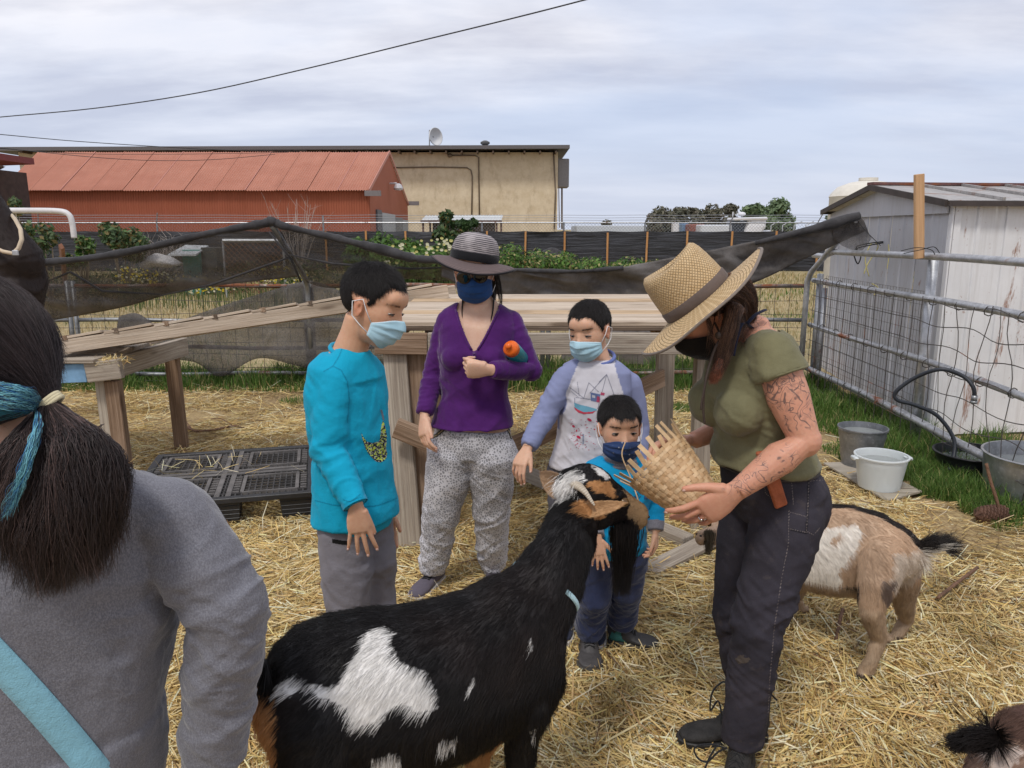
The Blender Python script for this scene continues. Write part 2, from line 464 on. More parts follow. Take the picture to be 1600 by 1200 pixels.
def gz(x,y):
 x=np.asarray(x,float);y=np.asarray(y,float)
 p=np.stack([x*0.7,y*0.7,x*0],-1).reshape(-1,3)
 z=0.018*fbm(p,5,3).reshape(x.shape)
 return z*(1-sstep(8,12,y))
X2,Y2=np.meshgrid(gx,gy);Z2=gz(X2,Y2)-0.012
vv=np.stack([X2,Y2,Z2],-1).reshape(-1,3);nr,nc=X2.shape
ii=np.arange(nr*nc).reshape(nr,nc)
ff=np.stack([ii[:-1,:-1],ii[:-1,1:],ii[1:,1:],ii[1:,:-1]],-1).reshape(-1,4)
go=place('ground',vv,ff,ground_mat(),smooth=True,origin=(0,0,0));tag(go,'bare earth and dry field under the straw, running to the horizon',kind='structure')
# ---- straw bedding: every stalk is its own bent strip
def strips(n,x,y,z,L,W,az,el,roll,col,bend=0.2,segs=2):
 d=np.stack([np.cos(az)*np.cos(el),np.sin(az)*np.cos(el),np.sin(el)],1)
 s0=np.stack([-np.sin(az),np.cos(az),0*az],1);u0=np.cross(d,s0)
 s=s0*np.cos(roll)[:,None]+u0*np.sin(roll)[:,None];u=np.cross(d,s)
 c=np.stack([x,y,z],1);V=[]
 bd=rng.normal(0,bend,n)
 for k in range(segs+1):
  t=k/segs-0.5
  p=c+d*(t*L)[:,None]+s0*((4*t*t-1)*bd*L*0.3)[:,None]
  w=(W*(1.0 if abs(t)<0.4 else 0.75))[:,None]/2
  V+=[p-s*w,p+s*w]
 V=np.stack(V,1).reshape(-1,3);q=2*(segs+1);base=(np.arange(n)*q)[:,None]
 F=np.concatenate([base+np.array([[2*k,2*k+1,2*k+3,2*k+2]])for k in range(segs)],0)
 return V,F,np.repeat(col,q,0)
def straw_cols(n):
 pal=np.array([(0.82,0.62,0.28),(0.72,0.51,0.20),(0.90,0.75,0.42),(0.60,0.40,0.15),(0.92,0.83,0.58),(0.42,0.27,0.10),(0.80,0.64,0.25),(0.22,0.14,0.065)])
 i=rng.choice(len(pal),n,p=[.23,.2,.18,.11,.1,.08,.06,.04])
 return np.clip(pal[i]*rng.uniform(0.8,1.15,n)[:,None]+rng.normal(0,0.012,(n,3)),0.02,0.9)
straw_mat=m_attr('straw',0.55,0.35,trans=0.18)
def straw_zone(n,y0,y1,xl,xr,Lr,Wr,lift):
 y=y0+(y1-y0)*rng.random(n*2)**0.9;x=rng.uniform(-1,1,n*2)
 half=(y*0.74+0.5);x=x*half
 p=np.stack([x*1.4,y*1.4,x*0],1);dn=fbm(p,31,3)
 fl=fbm(p*0.5,77,2)
 keep=(rng.random(n*2)<np.clip(0.72+dn*0.9,0.12,1))&(x>xl)&(x<xr)
 keep&=~((y>5.6)&(rng.random(n*2)>0.35+0.5*(fbm(p*1.3,9,2)>0)))
 keep&=~((x>2.35+0.15*dn*2)&(y<5.2)&(y>3.6)&(rng.random(n*2)<0.85))
 keep&=~((x>2.05+0.25*dn)&(y>=5.2)&(rng.random(n*2)<0.85))
 x=x[keep][:n];y=y[keep][:n];dn=dn[keep][:n];fl=fl[keep][:n];k=len(x)
 L=rng.gamma(2.6,1,k)/2.6*Lr;L=np.clip(L,0.015,Lr*3);W=rng.uniform(0.6,1.35,k)*Wr
 pile=np.clip(0.5+dn*1.2,0,1.4)
 z=gz(x,y)+0.004+rng.random(k)**1.6*lift*pile
 az=rng.uniform(0,2*math.pi,k);az=np.where(rng.random(k)<0.35,fl*4+rng.normal(0,0.35,k),az)
 el=rng.normal(0,0.13,k)+np.where(rng.random(k)<0.05,rng.uniform(-0.5,0.5,k),0)
 z=np.maximum(z,np.abs(np.sin(el))*L*0.42)
 dirty=sstep(.05,.55,fbm(np.stack([x*2.1,y*2.1,x*0+3],1),61,4));tone=(1-.42*dirty)[:,None]*(1-dirty[:,None]*A(0,.06,.16))
 return strips(k,x,y,z,L,W,az,el,rng.uniform(-0.9,0.9,k),straw_cols(k)*tone*(0.80+0.2*(rng.random(k)))[:,None])
for args in[(140000,1.0,4.3,-4.6,3.1,0.092,0.0044,0.045),(75000,1.0,4.3,-4.6,3.1,0.030,0.0036,0.038),(72000,4.2,7.9,-7,2.9,0.095,0.0052,0.02)]:
 v,f,c=straw_zone(*args)
 o=place('straw',v,f,straw_mat,attrs={'Col':('FLOAT_COLOR',c)},origin=(0,0,0))
 tag(o,('loose golden straw stalks strewn over the pen floor' if args[5]>.05 else 'short broken straw chaff mixed among the longer stalks')if args[1]<2 else 'thinner straw over bare earth toward the back fence',kind='stuff')
# ---- grass blades
def blades(n,x,y,h,w,cols,lean=0.5,z0=0.0):
 az=rng.uniform(0,2*math.pi,n);s=np.stack([np.cos(az),np.sin(az),0*az],1)
 la=rng.uniform(0,2*math.pi,n);ld=np.stack([np.cos(la),np.sin(la),0*la],1)*(rng.random(n)*lean)[:,None]
 p=np.stack([x,y,np.zeros(n)+z0],1);up=A(0,0,1)
 a=p-s*w[:,None]/2;b=p+s*w[:,None]/2
 m=p+up*(h*0.55)[:,None]+ld*(h*0.3)[:,None]
 t=p+up*(h*0.92)[:,None]+ld*h[:,None]
 V=np.stack([a,b,m-s*w[:,None]*0.4,m+s*w[:,None]*0.4,t],1).reshape(-1,3)
 base=(np.arange(n)*5)[:,None]
 Fq=np.concatenate([base+np.array([[0,1,3]]),base+np.array([[0,3,2]]),base+np.array([[2,3,4]])],0)
 return V,Fq,np.repeat(cols,5,0)
def green_cols(n,dry=0.15):
 pal=np.array([(0.085,0.165,0.03),(0.12,0.21,0.04),(0.06,0.12,0.025),(0.17,0.26,0.065),(0.42,0.36,0.16)])
 pr=np.array([.3,.3,.2,.2,0.0])*(1-dry);pr[4]=dry;pr/=pr.sum()
 return pal[rng.choice(5,n,p=pr)]*rng.uniform(0.8,1.2,n)[:,None]
grass_mat=m_attr('grass_blade',0.6,0.3,trans=0.3)
def grass_patch(label,n,fx,fy,hmul,dry=0.12,keepf=None,h0=0.12,w0=0.006):
 x=fx(rng.random(n));y=fy(rng.random(n))
 if callable(keepf):
  k=keepf(x,y);x=x[k];y=y[k]
 n=len(x);cl=fbm(np.stack([x*3,y*3,x*0],1),41,2)
 h=np.clip(h0*(0.75+cl*0.8)*rng.uniform(0.5,1.3,n)*hmul(x,y),0.015,1)
 v,f,c=blades(n,x,y,h,rng.uniform(0.6,1.4,n)*w0,green_cols(n,dry),0.7)
 o=place('grass',v,f,grass_mat,attrs={'Col':('FLOAT_COLOR',c)},origin=(0,0,0));tag(o,label,kind='stuff');return o
grass_patch('strip of lush green grass along the foot of the back fence',26000,lambda t:-6.8+9.7*t,lambda t:7.5+0.9*t**0.8,lambda x,y:0.5+1.0*sstep(7.35,7.9,y),0.1,lambda x,y:fbm(np.stack([x*1.5,y*1.5,x*0],1),3,2)>-0.55,0.17,0.009)
grass_patch('thick green grass under the right hand fence and shed wall',32000,lambda t:2.15+1.55*t,lambda t:3.9+4.1*t,lambda x,y:0.7+0.7*sstep(2.3,2.9,x),0.07,lambda x,y:(x>2.42+0.25*fbm(np.stack([x*2,y*2.4,x*0],1),8,2)-0.10*(y>6))&~((x>3.28)&(y>5.75))&~((y<4.75)&(x<2.62)),0.10,0.006)
def grass_tuft(cx,cy,r,n,h,label):
 a=rng.uniform(0,6.28,n);q=np.sqrt(rng.random(n))*r
 x=cx+np.cos(a)*q;y=cy+np.sin(a)*q
 v,f,c=blades(n,x,y,h*rng.uniform(0.5,1.2,n),rng.uniform(0.5,1.2,n)*0.005,green_cols(n,0.05),0.9)
 o=place('grass_tuft',v,f,grass_mat,attrs={'Col':('FLOAT_COLOR',c)},origin=(cx,cy,0));tag(o,label,kind='stuff')
for(u,v_,r,n,h,lb)in[(1470,770,.17,1800,.10,'low green tuft in front of the galvanised tub'),(1405,740,.16,1200,.12,'green tuft behind the white bucket'),(1545,800,.16,1200,.09,'tuft of grass beside the pine cone'),(1500,745,.2,1600,.12,'tuft of grass before the black tub'),(1300,800,.06,200,.05,'few green blades at the corner of the board'),(465,628,.16,300,.05,'sparse weeds by the back fence in the straw'),(1065,640,.15,500,.06,'weedy patch behind the timber post'),(1405,690,.3,2000,.16,'tall grass around the gate post foot')]:
 g_=G(u,v_);grass_tuft(g_[0],g_[1],r,n,h,lb)
# ---- field beyond the fence: dry grass, weeds, flowers
def field():
 n=60000
 y=8.3+19*rng.random(n)**1.25;x=rng.uniform(-1,1,n)*(y*0.72+1)
 k=~((x>3.1)&(y<9.2));x,y=x[k],y[k];n=len(x)
 cl=fbm(np.stack([x*0.5,y*0.5,x*0],1),13,3)
 dry=np.array([(0.50,0.40,0.21),(0.42,0.32,0.16),(0.58,0.49,0.29),(0.16,0.17,0.06),(0.28,0.24,0.11)])
 col=dry[rng.choice(5,n,p=[.3,.26,.14,.14,.16])]
 gr=(fbm(np.stack([x*0.25,y*0.5,x*0+4],1),19,3)>0.26);col[gr]=green_cols(int(gr.sum()),0.35)
 h=np.clip((0.045+0.007*(y-8))*(1+cl)*rng.uniform(0.4,1.5,n),0.02,0.6)
 v,f,c=blades(n,x,y,h,rng.uniform(0.6,1.4,n)*(0.005+0.0013*(y-8)),col,0.8)
 o=place('dry_grass',v,f,grass_mat,attrs={'Col':('FLOAT_COLOR',c)},origin=(0,8,0));tag(o,'dry tan field grass with green patches behind the pen',kind='stuff')
field()
def leaf_mass(name,label,blobs,n,leaf,cols,kind='stuff',parent=None,mat=None,up=0.3,stem=False):
 """leaf-sized faces spread through the volume of several blobs (cx, cy, cz, rx, ry, rz)"""
 w=np.array([b[3]*b[4]*b[5]for b in blobs])**0.7;w/=w.sum();i=rng.choice(len(blobs),n,p=w);B=np.array(blobs)[i]
 d=rng.normal(size=(n,3));d/=np.linalg.norm(d,axis=1)[:,None];r=rng.random(n)**0.45
 p=B[:,:3]+d*r[:,None]*B[:,3:6];p+=fbm(p*2.5,5,2)[:,None]*d*B[:,3:6]*0.3
 p[:,2]=np.maximum(p[:,2],0.01)
 nn=d+rng.normal(0,0.6,(n,3))+A(0,0,up);nn/=np.linalg.norm(nn,axis=1)[:,None]
 t=np.cross(nn,rng.normal(size=(n,3)));t/=np.linalg.norm(t,axis=1)[:,None];b=np.cross(nn,t)
 s=(leaf*rng.uniform(0.6,1.4,n))[:,None]
 V=np.stack([p-t*s,p-b*s*0.45+nn*s*0.1,p+t*s,p+b*s*0.45+nn*s*0.1],1).reshape(-1,3)
 F=(np.arange(n)*4)[:,None]+np.array([[0,1,2,3]])
 cl=np.array(cols)[rng.choice(len(cols),n)]*(rng.uniform(0.75,1.2,n))[:,None]
 o=place(name,V,F,mat or grass_mat,parent=parent,attrs={'Col':('FLOAT_COLOR',np.repeat(cl,4,0))},origin=None if parent is not None else(B[0,0],B[0,1],0))
 if label:tag(o,label,kind=kind)
 elif kind=='stuff' and parent is not None:o['kind']='stuff'
 return o
GREEN=[(0.07,0.15,0.03),(0.10,0.20,0.035),(0.05,0.10,0.025),(0.14,0.24,0.05)]
DGREEN=[(0.035,0.075,0.02),(0.05,0.10,0.03),(0.07,0.12,0.04),(0.02,0.05,0.015)]
def at_blobs(L):
 out=[]
 for(u,vt,vb,Y,w,dp)in L:
  t=P(u,vt,Y);rz=max(0.15,t[2]/2);rx=w/F_PX*Y
  out.append((t[0],Y,t[2]-rz,rx,dp,rz*1.0))
 return out
leaf_mass('weeds','bright green mallow weeds growing in front of the black cloth fence',at_blobs([(560,372,0,24,22,1),(600,366,0,24,30,1.2),(640,372,0,24,30,1),(690,378,0,23,35,1),(740,384,0,23,30,1),(660,385,0,22,70,1)]),11000,0.085,GREEN)
leaf_mass('weeds','tall green flowering weeds right of the woman in the grey sun hat',at_blobs([(800,380,0,24,28,1),(840,388,0,24,28,1),(880,392,0,24,28,1),(925,398,0,24,30,1),(985,402,0,24,35,1),(1030,406,0,24,30,1)]),8000,0.06,GREEN+[(0.34,0.30,0.13)])
leaf_mass('weeds','sparse grey green scrub behind the shade cloth on the left',at_blobs([(140,425,0,18,60,2),(250,405,0,20,90,2),(380,408,0,20,60,2),(470,405,0,20,60,2),(560,425,0,19,60,2),(60,420,0,17,50,1)]),7000,0.05,DGREEN+[(0.25,0.22,0.13),(0.2,0.17,0.10)])
def flowers(label,n,u0,u1,v0,v1,cols,size=0.035):
 u=rng.uniform(u0,u1,n);vv_=v0+(v1-v0)*rng.random(n)+8*np.sin(u/40);V=[];Fc=[];Cc=[]
 for i in range(n):
  Y=15+3.5*rng.random();p=P(u[i],vv_[i],Y);s=size*rng.uniform(0.7,1.3);o=len(V);c=cols[rng.integers(len(cols))]
  if p[2]<0.05:p[2]=0.1
  for k in range(6):V.append((p[0]+s*math.cos(k*1.047),p[1]-s*0.3*math.sin(k*1.047),p[2]+s*0.75*math.sin(k*1.047)))
  V.append((p[0],p[1]+0.01,p[2]+0.01));Cc+=[c]*7
  Fc+=[(o+k,o+(k+1)%6,o+6)for k in range(6)]
  o=len(V);V+=[(p[0]-.006,p[1],0),(p[0]+.006,p[1],0),(p[0],p[1],p[2])];Fc.append((o,o+1,o+2));Cc+=[(0.06,0.1,0.03)]*3
 o=place('flowers',np.array(V),Fc,m_attr('petal',0.6,0.2,trans=0.2),attrs={'Col':('FLOAT_COLOR',np.array(Cc,float))});tag(o,label,kind='stuff')
flowers('drift of yellow daisies in the field seen through the shade cloth',420,180,480,424,450,[(0.75,0.58,0.04),(0.8,0.65,0.08),(0.7,0.66,0.3),(0.8,0.78,0.6)],0.024)
flowers('scattered pale yellow blooms among the green weeds',130,600,780,380,410,[(0.75,0.72,0.3),(0.8,0.8,0.6)],0.035)
# ---- pipe fence at the back of the pen
galv=m_galv('galvanised_pipe',(0.30,0.31,0.32),rust=0.12)
galv_r=m_galv('rusty_pipe',(0.24,0.20,0.18),rust=0.55)
galv_l=m_galv('pale_pipe',(0.50,0.51,0.53),rust=0.1,rough=0.5)
wire_m=m_galv('fence_wire',(0.085,0.075,0.068),rust=0.12,rough=0.6,metal=0.4)
BY=7.9
postx=[P(u,560,BY)[0]for u in(-250,122,487,852,1257)]
def wob(a,b,n,amp,seed):
 a=np.asarray(a,float);b=np.asarray(b,float);out=[]
 for i in range(n+1):
  t=i/n;out.append(lerp(a,b,t)+A(0,0,amp)*math.sin(t*7+seed)*math.sin(math.pi*t)+A(0,amp,0)*math.sin(t*11+seed*2)*0.5)
 return out
def back_panel(x0,x1,k,label):
 t=thing('fence_panel',label,'fence',((x0+x1)/2,BY,0),'steel pipe panels of the back fence')
 for z in(1.03,.68,.39,.12):
  m=MB();m.tube(wob((x0+.04,BY,z),(x1-.04,BY,z),8,0.012,z*9+k),0.021,10)
  build(m,'rail',galv_r if z>1 or(k+int(z*10))%4==0 else galv,t,True)
 for x in(x0+.03,x1-.03):
  m=MB();m.tube([(x,BY,0),(x,BY,1.08)],0.024,10);build(m,'post',galv,t,True)
 m=MB();n=int((x1-x0)/.15)
 for i in range(n+1):
  x=lerp(x0+.05,x1-.05,i/n);m.tube(wob((x,BY-.025,.02),(x+rng.normal(0,.01),BY-.025,1.05),5,.012,i),.0026,4)
 for j in range(8):
  z=.04+j*.14;m.tube(wob((x0,BY-.028,z),(x1,BY-.028,z),14,.014,j*2),.0026,4)
 o=build(m,'wire_mesh',wire_m,t);o['kind']='stuff'
 return t
names=['back fence panel farthest left behind the low goat platform','back fence panel under the timber ramp left of the leaning post','back fence panel behind the boy in the bright blue shirt and the timber platform','back fence panel right of the table legs, ending at the corner post']
for k in range(4):back_panel(postx[k],postx[k+1],k,names[k])
# ---- leaning canopy arms and the shade cloth on them
armL,armR=P(425,352,6.95),P(1338,342,6.95)
bL,bR=P(480,440,BY-.06),P(1262,432,BY-.06)
def arm(name,label,b,a,mat,foot):
 m=MB();mid=b+A(0,0,-.05)
 m.tube([(b[0],b[1],foot),b+A(0,0,-.15),mid,lerp(b,a,.08),lerp(b,a,.5),a],.028,12)
 tag(build(m,name,mat,smooth=True),label,'pole','canopy poles')
arm('canopy_pole','dark steel pole leaning up to the peak of the torn shade cloth',bL,armL,galv,0)
arm('canopy_pole','bent grey steel pole at the fence corner holding the right end of the cloth',bR,armR,galv_l,0)
def cloth_mat():
 m=NT('shade_cloth');v=m.obj()
 n=m.noise(v,3.0,6,0.7,0.4);c=m.mix(m.fac(n,0.35,0.65),(.075,.068,.066),(.165,.152,.145))
 m.P(Base_Color=c,Roughness=0.85,Specular_IOR_Level=0.3)
 g=m.attr('dens','Fac')
 wv=m.noise(m.map(v,(1,1,1)),60,3,0.6)
 al=m.math('MULTIPLY_ADD',m.fac(wv,.3,.7,-0.5,0.5),0.14,g)
 al=m.math('MULTIPLY_ADD',m.fac(n,.3,.7,-0.5,0.5),0.10,al)
 m.P(Alpha=al);m.bump(m.noise(v,14,5,.7),.35,.02)
 return m.mat
shade=cloth_mat()
def cloth_sheet(name,label,top,bot,rows,dens_top,dens_bot,Yt,Yb,seed,cat='cloth',bulge=0.1,parent=None,thick=False):
 """top / bot: (u, v) lists of the same length; hangs between them with creases"""
 def samp(L,n):
  L=np.array(L,float);s=np.linspace(0,len(L)-1,n);i=np.minimum(s.astype(int),len(L)-2);f_=s-i
  o=[]
  for a_,t in zip(i,f_):
   p0=L[max(a_-1,0)];p1=L[a_];p2=L[a_+1];p3=L[min(a_+2,len(L)-1)]
   o.append(0.5*((2*p1)+(-p0+p2)*t+(2*p0-5*p1+4*p2-p3)*t*t+(-p0+3*p1-3*p2+p3)*t**3))
  return np.array(o)
 n=len(top)*14;T=samp(top,n);B=samp(bot,n);V=[];D=[]
 for r in range(rows+1):
  s=r/rows
  for i in range(n):
   q=lerp(T[i],B[i],s);Y=lerp(Yt,Yb,s)
   p=P(q[0],q[1],Y)
   V.append(p);D.append(lerp(dens_top,dens_bot,s**1.8))
 V=np.array(V);S=np.repeat(np.linspace(0,1,rows+1),n)
 w=np.stack([V[:,0]*2.2,V[:,2]*7+V[:,0]*1.3,V[:,1]],1)
 env=np.sin(np.pi*np.clip(S,0.05,1))**.5
 V[:,1]+=fbm(w,seed,4)*bulge*env;V[:,2]+=fbm(w*1.7,seed+5,3)*bulge*0.18*env
 ii=np.arange((rows+1)*n).reshape(rows+1,n)
 F=np.stack([ii[:-1,:-1],ii[:-1,1:],ii[1:,1:],ii[1:,:-1]],-1).reshape(-1,4)
 D=np.array(D)+0.12*fbm(V*2,seed+9,2)
 o=place(name,V,F,shade,parent,True,{'dens':('FLOAT',D)})
 if label:tag(o,label,cat)
 m=o.modifiers.new('solid','SOLIDIFY');m.thickness=0.002
 return o
sc_t=thing('shade_cloth','torn black shade cloth slung along the poles across the back of the pen','cloth',(0,7,1.2))
ridge=[(38,413),(150,402),(235,386),(330,364),(408,350),(425,346),(446,354),(520,371),(600,391),(650,404),(720,409),(800,421),(900,424),(980,418)]
cloth_sheet('hanging_panel',None,[(34,415),(150,403),(235,388),(330,368),(422,352)],[(50,506),(130,492),(200,478),(300,452),(468,432)],22,.42,.86,6.95,7.3,3,parent=sc_t,bulge=.10)
cloth_sheet('side_panel',None,[(424,352),(490,364),(560,382),(640,402),(700,410)],[(480,442),(520,450),(580,440),(640,436),(700,440)],16,.42,.62,6.95,7.4,11,parent=sc_t,bulge=.14)
cloth_sheet('sagging_panel',None,[(690,404),(760,413),(850,424),(960,418),(1060,400),(1180,376),(1270,355),(1335,338)],[(690,432),(760,462),(850,470),(960,466),(1060,462),(1165,446),(1262,402),(1350,362)],18,1.0,.95,6.95,7.05,21,parent=sc_t,bulge=.12)
cloth_sheet('torn_end',None,[(1300,352),(1320,344),(1340,338),(1350,345)],[(1302,372),(1318,385),(1345,392),(1362,372)],8,.9,.35,6.95,6.97,31,parent=sc_t,bulge=.05)
cloth_sheet('lower_panel',None,[(285,500),(340,480),(420,455),(490,440),(560,470),(608,500)],[(215,560),(300,565),(345,588),(405,560),(480,575),(600,590)],14,.58,.62,7.84,7.80,41,parent=sc_t,bulge=.06)
cloth_sheet('end_panel',None,[(185,495),(215,490),(250,515)],[(170,590),(195,588),(215,572)],8,.8,.7,7.84,7.80,43,parent=sc_t,bulge=.04)
# thick rolled hem along the ridge
m=MB();pts=[]
for i in range(len(ridge)-1):
 for t in np.linspace(0,1,8,endpoint=False):
  p0=ridge[max(i-1,0)];p1=ridge[i];p2=ridge[i+1];p3=ridge[min(i+2,len(ridge)-1)]
  q=[0.5*((2*b)+(-a+c)*t+(2*a-5*b+4*c-d)*t*t+(-a+3*b-3*c+d)*t**3)for a,b,c,d in zip(p0,p1,p2,p3)]
  pts.append(P(q[0],q[1],6.93+0.01*math.sin(i+t*6)))
rr=[0.031+0.004*math.sin(i*0.7)+0.003*math.sin(i*1.9)+(0.014 if 60<i<72 else 0)+(.010 if 30<i<46 else 0)-.012*(i>86)for i in range(len(pts))]
m.tube(pts,rr,12);hem=m_cloth('rolled_cloth',(0.045,0.043,0.045),.3,200,.8)
build(m,'rolled_hem',hem,sc_t,True)
m=MB()
pts=[P(u,v,6.92)for u,v in[(1180,380),(1230,368),(1270,358),(1300,350),(1325,342),(1343,337)]]
m.tube(pts,[.02,.03,.035,.05,.045,.035],12);build(m,'bunched_hem',hem,sc_t,True)
for q in[[(60,445),(110,425),(160,455),(250,460)],[(250,462),(330,445),(430,410),(452,402)],[(452,398),(520,412),(640,420),(700,418)],[(420,362),(455,405),(470,440)],[(70,440),(50,470),(52,505)]]:
 m=MB();m.tube([P(u,v,6.98+.25*(v-400)/80)for u,v in q],[.006,.012,.012,.006][:len(q)],6);build(m,'crease_cord',hem,sc_t,True)
# ---- right hand fence: pipe rails running towards the camera
def fx(Y):return 2.84+0.0266*Y
rf=thing('fence_panel','long galvanised pipe fence with warped wire mesh in front of the metal shed','fence',(fx(5.5),5.5,0))
for z,r_ in((1.40,.026),(1.10,.026),(.65,.024),(.205,.028)):
 m=MB();pts=[(fx(Y)+(0.012*math.sin(Y*2+z*5)),Y,z+(0.012*math.sin(Y*1.3+z))-(0.05 if(z>1.3 and Y>7.5)else 0))for Y in np.linspace(7.85,2.6,22)]
 m.tube(pts,r_,12);build(m,'rail',galv_l,rf,True)
def rpost(Y,z1,name='post',r_=.032,lean=0):
 m=MB();m.tube([(fx(Y)+.055,Y+lean,0),(fx(Y)+.055,Y,z1)],r_,12);m.ball((fx(Y)+.055,Y,z1),r_,r_,.01)
 build(m,name,galv_l,rf,True)
rpost(7.8,1.15);rpost(7.65,1.02,r_=.024);rpost(5.62,1.40,r_=.036);rpost(3.3,1.4)
m=MB()
for Y in np.arange(7.5,2.7,-.34):
 for z in(1.10,.65,.205):m.tube([(fx(Y)+math.cos(a)*.031,Y+.006*math.sin(a*2),z+math.sin(a)*.031)for a in np.linspace(0,6.28,9)],.0035,5)
o=build(m,'wire_tie',wire_m,rf);o['kind']='stuff'
m=MB()
def warp(Y,z,s):
 w=sstep(6.2,4.6,Y)
 return A(fx(Y)-.035+.02*math.sin(Y*7+z*5)*w,Y+w*.035*math.sin(z*9+s*1.7)+.01*math.sin(z*5+s),z+w*.022*math.sin(Y*8+z*13))
for i,Y in enumerate(np.arange(7.7,2.9,-.155)):m.tube([warp(Y,z,i)for z in np.linspace(.03,1.12,12)],.0032,4)
for j,z in enumerate(np.arange(.05,1.12,.15)):m.tube([warp(Y,z,0)for Y in np.linspace(7.75,2.9,60)],.0032,4)
o=build(m,'wire_mesh',wire_m,rf);o['kind']='stuff'
# finer welded panel behind it
m=MB()
for i,Y in enumerate(np.arange(7.75,5.72,-.05)):m.tube([(fx(Y)+.10,Y,.02),(fx(Y)+.10,Y,1.14)],.0017,4)
for z in np.arange(.04,1.15,.1):m.tube([(fx(7.75)+.10,7.75,z),(fx(5.7)+.10,5.7,z)],.0017,4)
o=build(m,'welded_wire_panel',m_galv('welded_wire',(.2,.19,.18),.2,.6,.5));tag(o,'fine welded wire panel leaning between the fence and the shed wall','fence')
# timber stake wired to the post
m=MB();p0=P(1436,404,5.55);p1=P(1436,272,5.55);m.beam(p0,p1,.062,.036,(0,1,0))
new_wood=m_wood('new_timber',(0.42,0.24,0.12),(0.60,0.38,0.21),.7,.08,.2)
st=build(m,'timber_stake',new_wood,bevel=.003);tag(st,'short new timber stake tied upright at the top of the fence post','post')
def wiggle(name,label,cat,pts,r_,mat,n=6,parent=None):
 P_=[np.asarray(p,float)for p in pts];out=[]
 for i in range(len(P_)-1):
  a,b,c,d=P_[max(i-1,0)],P_[i],P_[i+1],P_[min(i+2,len(P_)-1)]
  for t in np.linspace(0,1,6,endpoint=False):out.append(0.5*(2*b+(c-a)*t+(2*a-5*b+4*c-d)*t*t+(-a+3*b-3*c+d)*t**3))
 out.append(P_[-1]);m=MB();m.tube(out,r_,n);o=build(m,name,mat,parent,True)
 if label:tag(o,label,cat)
 return o
twine=m_cloth('baling_twine',(0.62,0.55,0.22),.2,300);blk=m_plain('black_wire',(.012,.012,.013),.6)
for i,(q,Y)in enumerate([([(1408,392),(1432,387),(1456,391),(1462,404)],5.45),([(1412,396),(1440,390),(1460,386),(1470,399)],5.47)]):
 wiggle('tie_wire',None,None,[P(u,v,Y)for u,v in q],.003,blk,parent=st)
wiggle('twine','pale yellow baling twine knotted round the top fence rail','string',[P(u,v,7.35)for u,v in[(1358,432),(1352,405),(1362,380),(1372,386),(1356,412),(1350,428)]],.005,twine)
wiggle('twine','short stub of yellow twine hanging under the top rail by the stake','string',[P(u,v,6.9)for u,v in[(1388,382),(1389,400),(1386,420)]],.004,twine)
wiggle('twine','frayed yellow twine tied lower on the second rail','string',[P(u,v,7.0)for u,v in[(1362,443),(1372,450),(1365,462)]],.005,twine)
wiggle('wire','black wire looped and tangled over the end of the top rail','wire',[P(u,v,7.3)for u,v in[(1388,378),(1360,383),(1340,388),(1334,396),(1340,412),(1345,400),(1338,386),(1360,380),(1386,377)]],.006,blk)
wiggle('cord','thin black cord stretched from the canopy tip down to the rail','cord',[armR,P(1352,360,6.9),P(1376,384,6.9)],.003,blk)
hose=wiggle('hose','black water hose curving through the fence into the tub','hose',[P(u,v,Y)for u,v,Y in[(1522,625,4.75),(1521,606,4.75),(1505,588,4.8),(1470,577,4.85),(1430,590,4.95),(1400,612,5.0),(1402,625,5.0),(1430,633,4.98),(1465,650,4.95),(1490,685,4.9),(1490,715,4.85),(1483,735,4.8)]],.013,m_plain('rubber',(.018,.022,.03),.5),10)
m=MB();a=P(1522,625,4.75);m.tube([a+A(0,0,.03),a-A(0,0,.005)],.018,12);m.tube([a-A(0,0,.005),a-A(0,0,.022)],.021,12);build(m,'hose_end',galv,hose,True)
dup_h=wiggle('pipe',None,None,[P(1545,605,4.8)],.001,blk)if False else None
# ---- metal shed
def shed_mat(name,base,rust):
 m=NT(name);v=m.obj();s=m.sep(v)
 n=m.noise(v,2.2,6,.65);c=m.mix(m.fac(n,.3,.7),tuple(x*.86 for x in base),base)
 st=m.noise(m.map(v,(14,14,.7)),1.0,6,.7);c=m.mix(m.fac(st,.5,.75,0,.35),c,(.30,.26,.22))
 r1=m.fac(m.noise(m.map(v,(5,5,1.1)),1.3,8,.75,.5),.64-rust,.70-rust)
 sp=m.fac(m.noise(v,26,4,.6),.67,.72)
 c=m.mix(m.math('MAXIMUM',m.math('MULTIPLY',r1,.85),m.math('MULTIPLY',sp,.5)),c,m.mix(m.noise(v,60,3),(.16,.05,.02),(.34,.14,.06)))
 m.P(Base_Color=c,Roughness=.55,Metallic=.1,Specular_IOR_Level=.4);m.bump(m.noise(v,5,4,.6),.25,.01)
 return m.mat
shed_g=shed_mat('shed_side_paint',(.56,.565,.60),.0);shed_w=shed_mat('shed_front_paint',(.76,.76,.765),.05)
cN=A(3.30,5.9,0);cF=A(3.66,8.95,0);ZE,ZA=1.80,1.97
shed=thing('metal_shed','low rusty metal garden shed with a shallow gabled roof behind the right fence','shed',cN)
